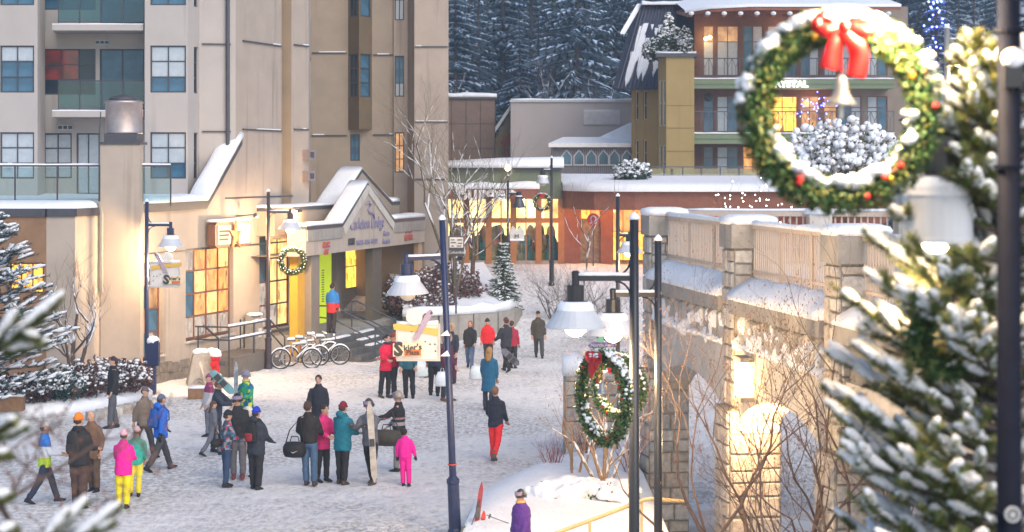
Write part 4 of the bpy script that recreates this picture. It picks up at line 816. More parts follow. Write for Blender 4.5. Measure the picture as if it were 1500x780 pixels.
# ------------------------------------------------------------------ street lamps
bulb_on = M('lit_bulb', (1, .9, .7), .4, 0, emit=(1, .86, .58), es=14); bulb_off = M('pale_bulb', (.62, .58, .48), .25, .05)
shade_m = M('white_enamel_shade', (.50, .52, .56), .35, .05, 4); shade_in = M('shade_lining', (.8, .75, .65), .4, 0)
def scroll(mb, x, z, r, sgn, sx):
    pts = []
    for i in range(13):
        t = i / 12 * math.pi * .5; pts.append((x + sx * r * (1 - math.cos(t)), 0, z + sgn * (.04 + r * (1 - math.sin(t)))))
    mb.tube(pts, .014, 5)
def lamp(label, loc, H, arm_z, arm, rotz, col_m, power, lean=0, shade=.79, group='street lamps', bell=False, drop=.2, pr=.06, base=True, lit=True, cat='street lamp', snowy=True, lr=.16):
    t = thing('street_lamp', label, cat, loc, rotz, group); t.rotation_euler = (0, lean, rotz)
    mb = MB(); mb.tube([(0, 0, 0), (0, 0, H * .3), (0, 0, H)], [pr * 1.15, pr * 1.1, pr * .92], 12); mb.build('post', col_m, t, True)
    if base: mb = MB(); mb.lathe([(pr * 2.3, 0), (pr * 2.3, .1), (pr * 1.9, .14), (pr * 1.8, .95), (pr * 2.0, .98), (pr * 2.0, 1.04), (pr * 1.2, 1.1)], 14); mb.build('base', col_m, t)
    mb = MB(); mb.lathe([(pr * 1.05, 0), (pr * 1.15, .03), (pr * .7, .07), (.01, .1)], 10, (0, 0, H)); mb.build('snow_top', snow if snowy else col_m, t, True)
    mb = MB(); mb.bar((0, 0, arm_z), (arm, 0, arm_z), .05, .07); a = mb.build('arm', col_m, t)
    for s_ in (1, -1): mb = MB(); scroll(mb, pr * .8, arm_z, .20, s_, 1); mb.build('scroll', col_m, a)
    if snowy: mb = MB(); mb.ridge([(pr, 0, arm_z + .035), (arm, 0, arm_z + .035)], (0, .07, 0), .04, seg=.15); mb.build('snow_strip', snow, a, True)
    z0 = arm_z - drop
    mb = MB(); mb.lathe([(.035, arm_z + .1), (.055, arm_z + .08), (.05, arm_z - .02), (.05, z0 + .03), (.115, z0 + .03), (.115, z0 - .17), (.165, z0 - .175), (.165, z0 - .225)][::-1], 14, (arm, 0, 0)); mb.build('socket', col_m, t)
    r = shade / 2
    mb = MB()
    if bell: prof = [(.07, z0 - .12), (.12, z0 - .16), (.15, z0 - .3), (.22, z0 - .46), (r * .8, z0 - .56), (r, z0 - .62), (r * .97, z0 - .63), (.1, z0 - .3)]
    else: prof = [(.13, z0 - .19), (.185, z0 - .215), (r * .985, z0 - .50), (r, z0 - .505), (r, z0 - .53), (r * .95, z0 - .53), (.15, z0 - .3)]
    mb.lathe(prof[::-1], 24, (arm, 0, 0)); s = mb.build('shade', M('dark_enamel_shade', (.06, .065, .08), .4) if bell else shade_m, t)
    if snowy: 
        mb = MB(); q = [(.14, z0 - .19), (.19, z0 - .18), (.24, z0 - .232), (r * .62, z0 - .335), (r * .72, z0 - .39), (r * .66, z0 - .375), (.16, z0 - .25)] if not bell else [(.05, z0 - .1), (.11, z0 - .12), (.15, z0 - .16), (.14, z0 - .2)]
        mb.lathe(q[::-1], 20, (arm, 0, 0)); mb.build('snow_cap', snow, s, True)
    mb = MB(); mb.ell((arm, 0, z0 - .505), (lr, lr, lr * .95), 16, 10); mb.build('bulb', bulb_on if lit else bulb_off, t, True)
    if power: point('lamp_light', (arm, 0, z0 - .8), power, (1, .68, .36), .1, t)
    return t
def lamp_px(label, px, Y, ytop, yarm, lampx, right=True, col_m=bluepost, power=60, z=None, **k):
    x = XX(px, Y); z = gz(x, Y) if z is None else z; H = ZZ(ytop, Y) - z; az = ZZ(yarm, Y) - z; ar = abs(lampx - px) / F * Y
    return lamp(label, (x, Y, z), H, az, ar, 0 if right else math.pi, col_m, power, **k)
lamp_px('navy street lamp with lit shade standing before the chimney at left', 215, 59.6, 296, 330, 250, power=330, drop=.12)
lamp_px('navy street lamp with lit shade and glowing wreath before the shop doorway', 393, 66.5, 281, 311, 425, power=330, drop=.05, col_m=M('brown_black_post', (.05, .035, .04), .4))
l3 = lamp_px('leaning navy street lamp with unlit bulb in the middle of the plaza', 667, 36.5, 322, 377, 612, False, power=0, lit=False, drop=.12, lean=R(2.4), z=0, shade=.78)
mb = MB(); mb.torus((0, 0, 1.32), .078, .012, 16, 6, (0, 0, 1)); mb.build('red_band', M('red_tape', (.6, .06, .04), .5), l3)
lamp_px('nearest black street lamp of the pair beside the bridge pier, with large lit shade', 929, 26, 322, 408, 843, False, blackpost, 420, z=-.1, drop=.12, pr=.065, shade=.80, lr=.15)
lamp_px('shorter black street lamp of the pair, lit shade tucked behind the nearer one', 964, 31, 353, 432, 898, False, blackpost, 380, z=-.4, drop=.10, pr=.06, lr=.15)
lamp_px('tall dark street lamp behind the lamp pair with a lit shade in the distance', 905, 60, 288, 345, 922, True, blackpost, 90, drop=.0)
lamp_px('thin street lamp by the store with snow topped shade on its left', 808, 84, 232, 250, 795, False, blackpost, 0, shade=.55, lit=False, drop=.02, pr=.055)
lamp_px('thin street lamp with dark bell shade in front of the lit store', 744, 82, 258, 284, 760, True, blackpost, 0, bell=True, shade=.6, lit=False, drop=-.05, pr=.05)
lamp_px('distant lamp post with bell shade beyond the big wreath at right', 1387, 50, 42, 60, 1404, True, M('grey_post', (.22, .22, .23), .5), 260, z=-.0, bell=True, shade=.75, drop=.0, pr=.075)
lamp_px('street lamp with wide snowy shade half hidden behind the near spruce', 1478, 10.45, 150, 192, 1372, False, blackpost, 60, z=-1.2, drop=.06, shade=.38, pr=.04, lr=.085)
lp = lamp_px('near dark lamp post at the right edge carrying the big wreath', 1478, 9.6, -350, -270, 1300, False, M('matt_navy_post', (.006, .008, .018), .7, .15, 10, spec=.1), 150, z=-1.2, drop=.12, pr=.060, group='street lamps')
for y in (45, 245, 752):
    z = ZZ(y, 9.6) + 1.2; mb = MB(); mb.lathe([(.066, -.012), (.074, -.01), (.074, .01), (.066, .012)], 16, (0, 0, z)); mb.build('clamp_band', M('matt_navy_post'), lp)
mb = MB(); z = ZZ(105, 9.6) + 1.2; mb.box(-.045, .045, .05, .10, z - .08, z + .05); mb.build('bracket', blackpost, lp)
mb = MB(); mb.ell((0, .085, z + .06), (.06, .04, .05), 9, 6); mb.build('snow_lump', snow_fg, lp, True)
mb = MB(); z = ZZ(750, 9.6) + 1.2; mb.prism([(.04 * math.cos(t * .524) - .0, .066, z + .04 * math.sin(t * .524)) for t in range(12)], (0, .01, 0)); mb.build('round_sticker', M('sticker_white', (.4, .4, .4), .6), lp)
mb = MB(); mb.torus((0, .078, z), .022, .005, 12, 5, (0, 1, 0)); mb.build('sticker_emblem', inkp, lp)

# ------------------------------------------------------------------ wreaths
leafm = M('wreath_green', (.025, .085, .02), .6, .5, 30); leaf2 = M('wreath_olive', (.12, .14, .03), .6, .4, 30); bowr = M('red_bow_ribbon', (.48, .006, .006), .35, .08, 8); gold = M('gold_bauble', (.75, .42, .05), .25, .1, 4, metal=.6); redb = M('red_bauble', (.55, .02, .02), .2, .1, 4); bellm = M('silver_bell', (.38, .38, .37), .35, .06, 6, metal=.7); conem = M('cone_brown', (.12, .05, .02), .8, .2, 10)
fairy = M('warm_fairy_bulb', (1, .8, .5), .5, 0, emit=(1, .7, .35), es=5)
def wreath(label, loc, D, rotz, n_leaf, seed, bow=True, bell=True, group='christmas wreaths', snow_k=1., leaf=.035, lights=0, rk=.085):
    rg = random.Random(seed); t = thing('wreath', label, 'wreath', loc, rotz, group); r = D * rk; Rm = D / 2 - r * 1.05
    mb = MB(); mb.torus((0, 0, 0), Rm, r * .55, 28, 7); mb.build('frame_ring', M('wreath_core', (.015, .03, .012), .9), t)
    mb = MB()
    for i in range(n_leaf):
        a, b = rg.uniform(0, 2 * math.pi), rg.uniform(0, 2 * math.pi); q = r * rg.uniform(.6, 1.05); e = Vector((math.cos(a), 0, math.sin(a))); tg = Vector((-math.sin(a), 0, math.cos(a)))
        nn = e * math.cos(b) + Vector((0, 1, 0)) * math.sin(b); c = e * Rm + nn * q; d = (nn * rg.uniform(.2, 1) + tg * rg.uniform(-1, 1) + Vector((rg.uniform(-.5, .5), rg.uniform(-.5, .5), rg.uniform(-.5, .5)))).normalized(); s_ = d.cross(nn + Vector((.1, .2, .3))).normalized(); l = leaf * rg.uniform(.7, 1.5)
        mb.add([c - s_ * l * .28, c + d * l * .5 - s_ * l * .2 + nn * l * .1, c + d * l * 1.2, c + d * l * .5 + s_ * l * .25 + nn * l * .1, c + s_ * l * .25], [(0, 1, 3, 4), (1, 2, 3)], rg.random() < .4)
    mb.build('greenery', [leafm, leaf2], t)
    mb = MB()
    for i in range(int(130 * snow_k)):
        a = rg.gauss(math.pi / 2, .75) if rg.random() < .62 else rg.gauss(-math.pi / 2, .55) if rg.random() < .75 else rg.uniform(0, 6.28); e = Vector((math.cos(a), 0, math.sin(a)))
        up = e if math.sin(a) > 0 else -e
        c = e * Rm + up * r * rg.uniform(.55, .98) + Vector((0, rg.uniform(-.75, .75) * r, 0)); s_ = D * rk * rg.uniform(.16, .42); mb.ell(c, (s_ * 1.3, s_ * 1.2, s_ * .75), 7, 5, jit=.12, rg=rg)
    smooth_mod(mb.build('snow_cover', snow_fg, t, True), D * .007, 2)
    for i in range(15):
        a = rg.uniform(0, 6.28); e = Vector((math.cos(a), 0, math.sin(a))); c = e * (Rm + rg.uniform(-.5, .5) * r) + Vector((0, (-1) * r * .95, 0)); mb = MB(); mb.ell(c, (D * .017,) * 3, 8, 6); mb.build('bauble', [redb, conem, redb, gold, conem][i % 5], t, True)
    for i in range(lights):
        a = 2 * math.pi * i / lights; e = Vector((math.cos(a), 0, math.sin(a))); mb = MB(); mb.ell(e * (Rm + rg.uniform(-.6, .6) * r) + Vector((0, -r * 1.05, 0)), (D * .012,) * 3, 5, 4); mb.build('fairy_bulb', fairy, t)
    if bow:
        k = D; k = D * .82; y = -r * 1.25; top = Vector((0, y, D * .40)); mb = MB()
        def ribbon(pts, wd, tw=0):
            rings = []; V = [Vector(p) for p in pts]; pts = []
            for i in range(len(V) - 1):
                p0, p1, p2, p3 = V[max(0, i - 1)], V[i], V[i + 1], V[min(len(V) - 1, i + 2)]
                for f_ in (0, .2, .4, .6, .8): pts.append(.5 * (2 * p1 + (p2 - p0) * f_ + (2 * p0 - 5 * p1 + 4 * p2 - p3) * f_ ** 2 + (3 * p1 - p0 - 3 * p2 + p3) * f_ ** 3))
            pts.append(V[-1])
            for i, p in enumerate(pts):
                p = Vector(p); dn = (Vector(pts[min(i + 1, len(pts) - 1)]) - Vector(pts[max(0, i - 1)])).normalized(); wv = dn.cross(Vector((0, 1, 0))); wv = (wv.normalized() if wv.length > .01 else Vector((1, 0, 0))) * wd / 2; th = Vector((0, .006, 0)); wv = wv + Vector((0, .3 * wd * math.sin(i * .27 + tw), 0))
                rings.append([p - wv, p + wv, p + wv + th, p - wv + th])
            mb.loft(rings)
        for sg in (-1, 1):
            ribbon([top + Vector((sg * k * a, -k * b, k * c)) for a, b, c in ((0, 0, 0), (.07, .03, .05), (.14, .04, .05), (.16, .05, .0), (.11, .06, -.03), (.03, .03, -.01))], k * .075, sg)
            ribbon([top + Vector((sg * k * a, -k * b, k * c)) for a, b, c in ((0, .02, -.01), (.05, .04, -.09), (.08, .04, -.17), (.10 if sg < 0 else .06, .04, -.25 if sg < 0 else -.30))], k * .10, sg + 1)
        mb.ell(top + Vector((0, -k * .03, 0)), (k * .035, k * .03, k * .04), 8, 6); b_ = mb.build('bow', bowr, t, True)
        mb = MB()
        for i in range(8): mb.ell(top + Vector((rg.uniform(-.13, .13) * k, -k * .03, k * rg.uniform(.02, .07))), (k * .03, k * .025, k * .014), 7, 5)
        mb.build('snow_lump', snow_fg, b_, True)
    if bell:
        zb = D * .10; mb = MB(); mb.lathe([(.07, -.075), (.078, -.07), (.06, -.05), (.04, -.015), (.034, .025), (.028, .06), (.01, .075)], 18, (0, -r * .3, zb)) if D > .9 else mb.lathe([(.07, -.07), (.04, 0), (.03, .06), (.01, .07)], 12, (0, -r * .3, zb))
        bb_ = mb.build('bell', bellm, t, True); mb = MB(); mb.tube([(0, -r * .3, zb - .05), (0, -r * .3, zb - .14)], [.008, .014], 6); mb.build('clapper', bellm, bb_)
        mb = MB(); mb.tube([(0, -r * .3, zb + .09), (0, -r * .3, D * .36)], .006, 5); mb.build('cord', bowr, bb_)
    return t
wreath('big near wreath with red bow and silver bell hanging at upper right', W(1231, 163, 9.85), 1.03, 0, 9500, 3, snow_k=2.6, leaf=.021)
wreath('green wreath with red bow and snow turned sideways on the nearest black lamp', W(884, 582, 24.6), 1.2, R(-60), 3200, 4, leaf=.036, rk=.062, snow_k=2)
wreath('second wreath partly seen behind the front one on the lamp pair', W(906, 566, 30.5), 1.05, R(-40), 2200, 5, leaf=.04, rk=.07)
wreath('small snowy fairy lit wreath on the lamp post before the shop doorway', W(428, 382, 66.5), .98, 0, 1500, 6, bow=False, bell=False, leaf=.05, lights=26, snow_k=1.3)
wreath('small white and red wreath on the thin lamp post by the store', W(794, 296, 83.6), .78, 0, 900, 8, bow=True, bell=False, leaf=.05, lights=10, snow_k=1.6)
wreath('wreath with red bow hidden among the spruce branches at right', W(1388, 490, 10.3), .44, R(25), 2200, 9, leaf=.04)

# ------------------------------------------------------------------ hanging plaza signs
board_w = M('whitewashed_sign_wood', (.62, .58, .54), .8, .1, 6); ybd = M('mustard_ski_paint', (.62, .38, .08), .6, .1, 5); pbd = M('mauve_ski_paint', (.36, .28, .36), .7, .1, 8); cbd = M('cream_sign_paint', (.74, .63, .42), .7, .05); obd = M('orange_sign_paint', (.55, .14, .03), .7, .08)
def plaza_sign(label, cx, cy, Y, mir, k, words=True):
    m = -1 if mir else 1
    t = thing('hanging_sign', label, 'sign', W(cx, cy + 28 * k, Y), world=True, group='plaza name signs')
    q = lambda x, y, o=0: W(cx + m * x * k, cy + y * k, Y) + Vector((0, -o, 0))
    def slab(pts, o0, o1, mat, name, par): mb = MB(); mb.prism([q(x, y, o0) for x, y in pts], (0, -(o1 - o0), 0)); return mb.build(name, mat, par)
    bd = slab([(-29, -24), (31, -24), (33, 28), (-28, 28)], 0, .03, board_w, 'board', t)
    for pts in ([(-30, 26), (34, 26), (34, 29), (-30, 29)], [(31, -26), (34, -26), (34, 26), (31, 26)], [(-31, -20), (-28, -20), (-28, 26), (-31, 26)]): slab(pts, .031, .05, conc_lt, 'frame_strip', t)
    slab([(-35, -25), (-30, -26), (31, -18), (31, -8), (0, -14), (-34, -17)], .032, .055, ybd, 'mustard_ski', t)
    sk = slab([(-6, -2), (3, -4), (24, -42), (20, -47), (15, -44)], .06, .085, pbd, 'mauve_ski', t)
    slab([(19, -40), (23, -40), (21.5, -45)], .086, .09, inkp, 'ski_mark', sk)
    mb = MB(); c = q(-4, -36, .05); r = 12 * k / F * Y; mb.prism([c + Vector((r * math.cos(i * math.pi / 12), 0, r * math.sin(i * math.pi / 12))) for i in range(24)], (0, -.03, 0)); mb.build('round_disc', board_w, t)
    mb = MB()
    for (x, y) in ((-20, 18), (-2, 17), (5, 17), (12, 0), (19, 4), (26, 4), (-8, -15), (18, -14), (24, -12), (27, 14), (-14, -18)): mb.prism([q(x - 1.6, y + 1.4, .031), q(x + 1.6, y + 1.4, .031), q(x, y - 1.4, .031)], (0, -.004, 0))
    mb.build('triangle_mark', inkp, bd)
    lx = 1 if not mir else 1
    np_ = [(-35, 3), (8, 1), (8, 20), (-35, 22)] if not mir else [(4, 3), (-36, 2), (-36, 20), (4, 21)]
    pl = slab(np_, .06, .09, cbd, 'name_plate', t)
    s0 = k / F * Y
    if not mir:
        text('S', 27 * s0, q(-27, 12, .095), (1, 0, 0), pl, inkp, .005, bold=.018); text("kier's", 12.5 * s0, q(-6, 9, .095), (1, 0, 0), pl, inkp, .004, bold=.004, tilt=R(5))
        op = slab([(-18, 12.5), (6, 11.5), (6, 20), (-18, 21)], .095, .11, obd, 'plaza_plate', t); text('Plaza', 9.5 * s0, q(-6, 16, .115), (1, 0, 0), op, inkp, .003, bold=.003)
    else:
        text('S', 26 * s0, q(-4 + 2, 12, .095), (1, 0, 0), pl, inkp, .005, bold=.02); text("kier's", 11.5 * s0, q(-20, 9, .095), (1, 0, 0), pl, inkp, .004, bold=.004)
        slab([(-14, 14), (-32, 14), (-32, 20), (-14, 20)], .095, .11, obd, 'plaza_plate', t)
    for y in (-12, 18) if not mir else (-14, 10):
        mb = MB(); x = 34 if not mir else 27; e = 48 if not mir else 38; mb.prism([q(x, y + 4, .02), q(e, y + 4, .02), q((x + e) / 2 + 3, y - 4, .02)], (0, .1, 0)); mb.build('snow_bracket', snow, t)
    mb = MB(); mb.ridge([q(-30, -24.5), q(31, -24.5)], (0, .1, 0), .06, seg=.2); mb.build('snow_cap', snow, t, True)
plaza_sign('wooden skiers plaza sign on the leaning lamp in the plaza centre', 611, 500, 36.3, False, 1.0)
plaza_sign('wooden skiers plaza sign on the lamp before the chimney at left', 243, 402, 59.4, True, .68)
ms_ = thing('hanging_sign', 'small white snowy sign with letter M on the thin store lamp', 'sign', W(757, 350, 81.9), world=True, group=None)
mb = MB(); mb.prism([W(x, y, 81.9) for x, y in ((747, 352), (768, 352), (768, 338), (762, 332), (757, 337), (751, 331), (747, 338))], (0, .06, 0)); b_ = mb.build('board', board_w, ms_); text('M', .26, W(757, 347, 81.85), (1, 0, 0), b_, inkp, .01)
mb = MB(); mb.ridge([W(747, 353, 81.9), W(768, 353, 81.9)], (0, .1, 0), .08, seg=.1); mb.build('snow_strip', snow, ms_)
dsn = thing('street_sign', 'framed white notice sign with black name panel among bare branches', 'sign', W(668, 400, 76), world=True)
mb = MB(); mb.prism([W(x, y, 76) for x, y in ((657, 376), (680, 376), (680, 346), (657, 346))], (0, .06, 0)); mb.build('frame', flash, dsn)
mb = MB(); mb.prism([W(x, y, 75.97) for x, y in ((658.5, 363), (678.5, 363), (678.5, 348), (658.5, 348))], (0, .02, 0)); mb.build('white_panel', board_w, dsn)
for i, (x0, x1, y) in enumerate(((660, 666, 351), (670, 677, 351), (660, 668, 355), (671, 677, 356), (661, 665, 360), (669, 676, 360))): mb = MB(); mb.prism([W(x0, y + 1.5, 75.95), W(x1, y + 1.5, 75.95), W(x1, y, 75.95), W(x0, y, 75.95)], (0, .01, 0)); mb.build('lettering_line', flash, dsn)
mb = MB(); mb.prism([W(x, y, 75.96) for x, y in ((659, 375), (678, 375), (678, 364), (659, 364))], (0, .02, 0)); o = mb.build('name_panel', inkp, dsn); text('Columbia', .16, W(668.5, 370, 75.94), (1, 0, 0), o, board_w, .004)
mb = MB(); mb.bar(W(668, 378, 76.03), W(668, 460, 76.03), .07); mb.build('post', darkmetal, dsn)
tsn = thing('trail_sign', 'small purple pointed sign with green triangle seen behind the lamps', 'sign', W(880, 560, 52), world=True)
mb = MB(); mb.prism([W(x, y, 52) for x, y in ((861, 507), (866, 502), (902, 502), (902, 509), (866, 510))], (0, .05, 0)); o = mb.build('board', M('purple_board', (.16, .10, .25), .7), tsn); text('North Arm', .13, W(882, 506, 51.96), (1, 0, 0), o, board_w, .004)
mb = MB(); mb.prism([W(x, y, 52) for x, y in ((875, 501), (885, 501), (881, 487), (879, 487))], (0, .05, 0)); mb.build('green_triangle', M('mint_green', (.2, .5, .28), .7), tsn)
mb = MB(); mb.bar(W(882, 510, 52.03), W(882, 600, 52.03), .07); mb.build('post', darkmetal, tsn)
# ------------------------------------------------------------------ platform, hydrant, barrier block, boxes
pf_ = thing('entrance_platform', 'concrete entrance platform with snowy steel handrails by the lit shop window', 'platform', (XX(345, 62.5), 62.5, 0), world=True)
A = Vector((XX(285, 61.2), 61.2, 0)); d = SW.d; nn = SW.n
o_ = SW.p(SW.u(280), 0, .1); q = lambda u, o, z: o_ + d * u + nn * o + Vector((0, 0, z))
def qb(mb, u0, u1, o0, o1, z0, z1): mb.hexa([q(u0, o0, z0), q(u1, o0, z0), q(u1, o1, z0), q(u0, o1, z0)], [q(u0, o0, z1), q(u1, o0, z1), q(u1, o1, z1), q(u0, o1, z1)])
mb = MB(); qb(mb, .35, 3.3, 0, 1.25, 0, .62); mb.build('slab', M('brown_concrete', (.15, .125, .10), .9, .15, 4), pf_)
for i in range(3): mb = MB(); qb(mb, 3.3 + .32 * i, 3.3 + .32 * (i + 1), .1, 1.25, 0, .46 - .15 * i); st_ = mb.build('step', M('brown_concrete'), pf_); mb = MB(); mb.ridge([q(3.46 + .32 * i, .2, .46 - .15 * i), q(3.46 + .32 * i, 1.2, .46 - .15 * i)], d * .26, .05); mb.build('snow_strip', snow, st_)
for (pts) in ([q(.1, 0, 1.62), q(.1, 1.2, 1.62), q(3.3, 1.2, 1.62)], [q(.1, 0, 1.2), q(.1, 1.2, 1.2), q(3.3, 1.2, 1.2)], [q(3.3, 1.2, 1.62), q(4.5, 1.2, .95), q(4.5, 1.2, 0)], [q(3.3, 1.2, 1.2), q(4.5, 1.2, .55)], [q(.5, .1, 1.62), q(1.6, .1, 1.1), q(1.6, .1, .62)]):
    mb = MB(); mb.tube(pts, .03, 6); r_ = mb.build('handrail', darkmetal, pf_)
    if pts[0].z > 1.1 and pts[1].z > 1.1: mb = MB(); mb.ridge([p + Vector((0, 0, .025)) for p in (pts[1:] if len(pts) == 3 else pts)], nn * .07, .06, seg=.2); mb.build('snow_strip', snow, r_)
for u, o in ((.1, .1), (.1, 1.2), (2.0, 1.2), (3.3, 1.2), (3.3, .1)): mb = MB(); mb.tube([q(u, o, .6 if u > .3 else 0), q(u, o, 1.62)], .028, 6); mb.build('rail_post', darkmetal, pf_)
hy = thing('fire_hydrant', 'red fire hydrant capped with snow beside the entrance platform', 'hydrant', (XX(316, 61.3), 61.3, 0))
redh = M('hydrant_red', (.55, .012, .015), .35, .08, 6)
mb = MB(); mb.lathe([(.16, 0), (.16, .12), (.12, .14), (.115, .3)], 14); mb.build('base', M('hydrant_grey', (.2, .2, .2), .6), hy)
mb = MB(); mb.lathe([(.17, .3), (.17, .34), (.13, .36), (.13, .85), (.17, .88), (.17, .93), (.13, .96), (.13, 1.02), (.03, 1.1)], 16); mb.build('barrel', redh, hy, False)
for dx, dy in ((1, 0), (-.2, -1)): mb = MB(); v = Vector((dx, dy, 0)).normalized(); mb.tube([v * .1 + Vector((0, 0, .72)), v * .24 + Vector((0, 0, .72)), v * .25 + Vector((0, 0, .72)), v * .3 + Vector((0, 0, .72))], [.06, .06, .08, .08], 10); mb.build('nozzle', redh if dy else flash, hy)
mb = MB(); mb.lathe([(.17, .93), (.19, .98), (.16, 1.1), (.06, 1.18)], 14); mb.build('snow_cap', snow, hy, True)
mb = MB(); mb.lathe([(.18, .34), (.19, .37), (.14, .41)], 14); mb.build('snow_ring', snow, hy, True)
cb = thing('concrete_block', 'flared grey concrete block with pale mountain emblem beside the hydrant', 'barrier', (XX(297, 61.6), 61.9, 0), R(12))
mb = MB(); mb.hexa([(-.55, -.55, 0), (.5, -.55, 0), (.5, .55, 0), (-.55, .55, 0)], [(-.34, -.34, 1.0), (.34, -.34, 1.0), (.34, .34, 1.0), (-.34, .34, 1.0)]); mb.build('body', conc, cb)
mb = MB(); mb.prism([(-.42, -.53, .03), (.02, -.53, .03), (-.06, -.41, .6), (-.14, -.38, .78), (-.24, -.40, .62)], (0, -.012, 0)); em = mb.build('emblem', M('emblem_cream', (.55, .48, .42), .8), cb)
mb = MB(); mb.tube([(-.36, -.545, .12), (-.28, -.535, .24), (-.18, -.53, .28), (-.08, -.535, .22), (-.02, -.55, .1)], .022, 5); mb.tube([(-.27, -.55, .12), (-.18, -.55, .18), (-.09, -.55, .12)], .02, 5); mb.build('emblem_line', conc, em)
mb = MB()
for i in range(9): mb.ell((rnd.uniform(-.25, .25), rnd.uniform(-.25, .25), 1.03), (.14, .14, .1), 7, 5, jit=.15, rg=rnd)
mb.build('snow_cap', snow, cb, True)
wbx = thing('wooden_box', 'low brown wooden box with snow on top in front of hydrant', 'box', (XX(289, 58.0), 58.2, 0), R(8))
mb = MB(); mb.box(-.3, .5, -.2, .2, 0, .3); mb.build('box', M('brown_timber', (.22, .12, .06), .8, .2, 8), wbx)
mb = MB(); mb.ridge([(-.28, 0, .3), (.48, 0, .3)], (0, .38, 0), .07, seg=.15); mb.build('snow_cap', snow, wbx, True)
ub = thing('utility_box', 'grey utility box standing against the stone wall beside the platform', 'utility box', SW.p(SW.u(361), 0, .3) , math.atan2(SW.d.y, SW.d.x))
mb = MB(); mb.hexa([(-.32, -.2, .5), (.32, -.2, .5), (.32, .2, .5), (-.32, .2, .5)], [(-.32, -.18, 1.6), (.32, -.18, 1.6), (.32, .2, 1.75), (-.32, .2, 1.75)]); mb.box(-.2, .2, -.12, .12, 0, .5); mb.build('cabinet', conc, ub)
mb = MB(); mb.box(-.13, .13, -.215, -.2, .95, 1.25); mb.build('label_plate', board_w, ub)
mb = MB(); mb.ridge([(-.3, 0, 1.68), (.3, 0, 1.68)], (0, .36, 0), .1, seg=.12); mb.build('snow_cap', snow, ub, True)
bx_ = thing('litter_bin', 'navy box bin with snow top fixed on the left lamp post', 'bin', (XX(223, 59.3), 59.35, 0))
mb = MB(); mb.hexa([(-.16, -.16, .85), (.2, -.16, .85), (.2, .16, .85), (-.16, .16, .85)], [(-.16, -.16, 1.5), (.2, -.16, 1.62), (.2, .16, 1.62), (-.16, .16, 1.5)]); mb.build('body', bluepost, bx_)
mb = MB(); mb.ell((.02, 0, 1.58), (.2, .18, .16), 9, 6); mb.build('snow_cap', snow, bx_, True)
mb = MB(); mb.lathe([(.12, 0), (.12, .85)], 10); mb.build('stand', bluepost, bx_)

# ------------------------------------------------------------------ bicycles
rub = M('tyre_rubber', (.02, .02, .02), .8); rim = M('rim_alloy', (.35, .35, .36), .35, .05, metal=.8)
def bicycle(label, loc, rotz, paint, lean):
    t = thing('bicycle', label, 'bicycle', loc, 0, 'parked bicycles'); t.rotation_euler = (lean, 0, rotz)
    for x in (-.52, .52):
        mb = MB(); mb.torus((x, 0, .34), .32, .025, 28, 6); wv = mb.build('wheel', rub, t, True)
        mb = MB(); mb.torus((x, 0, .34), .29, .012, 24, 5)
        for i in range(12): a = i * math.pi / 6; mb.bar((x, 0, .34), (x + .29 * math.cos(a), 0, .34 + .29 * math.sin(a)), .006)
        mb.build('rim', rim, wv)
        mb = MB(); mb.ridge([(x + .34 * math.cos(a), 0, .34 + .345 * math.sin(a)) for a in [math.pi * (.12 + .76 * i / 12) for i in range(13)]], (0, .06, 0), .045, seg=.05); mb.build('snow_strip', snow, wv, True)
    mb = MB(); S, H_, Bk, Rr, Fr = (-.18, 0, .88), (.36, 0, .86), (-.05, 0, .3), (-.52, 0, .34), (.52, 0, .34)
    for a, b, r_ in ((S, Bk, .02), (Bk, (.40, 0, .74), .024), ((-.16, 0, .82), H_, .022), (Rr, Bk, .014), (Rr, (-.17, 0, .80), .014), ((.40, 0, .74), Fr, .018), ((.34, 0, .98), (.40, 0, .74), .02)): mb.tube([a, b], r_, 7)
    mb.build('frame', paint, t, True)
    mb = MB(); mb.tube([(.30, -.28, 1.0), (.34, -.1, 1.0), (.34, .1, 1.0), (.30, .28, 1.0)], .015, 6); mb.build('handlebar', flash, t)
    mb = MB(); mb.loft([[(x, -w_, .93), (x, w_, .93), (x, w_ * .8, .98), (x, -w_ * .8, .98)] for x, w_ in ((-.3, .08), (-.2, .08), (-.05, .03), (-.02, .02))]); mb.build('saddle', flash, t)
    mb = MB(); mb.torus((-.05, 0.04, .3), .09, .012, 16, 5); mb.tube([(-.05, .06, .3), (.05, .08, .17)], .012, 5); mb.tube([(-.05, -.06, .3), (-.15, -.08, .43)], .012, 5); mb.build('crank', rim, t)
    mb = MB(); mb.ridge([(-.3, 0, .98), (-.05, 0, .98)], (0, .15, 0), .08, seg=.06); mb.ridge([(-.14, 0, .83), (.34, 0, .875)], (0, .055, 0), .06, seg=.1); mb.ridge([(.0, 0, .36), (.38, 0, .74)], (0, .055, 0), .05, seg=.1); mb.ridge([(.31, -.26, 1.01), (.31, .26, 1.01)], (.05, 0, 0), .05, seg=.1); mb.build('snow_cover', snow, t, True)
for i, (px, py, rz, c, lb) in enumerate(((434, 541, 8, (.3, .3, .32), 'snowy grey bicycle nearest in the row parked beside the steps'), (446, 537, 14, (.25, .05, .05), 'snowy dark red bicycle in the middle of the parked row'), (476, 535, 5, (.05, .08, .12), 'snowy dark bicycle closest to the porch steps'), (462, 531, 20, (.06, .12, .07), 'snowy green bicycle at the back of the parked row'))):
    Y = GY(py); bicycle(lb, (XX(px, Y), Y, 0), R(rz), M('bicycle_paint_%d' % i, c, .35, .05), R(-6 + 3 * i))
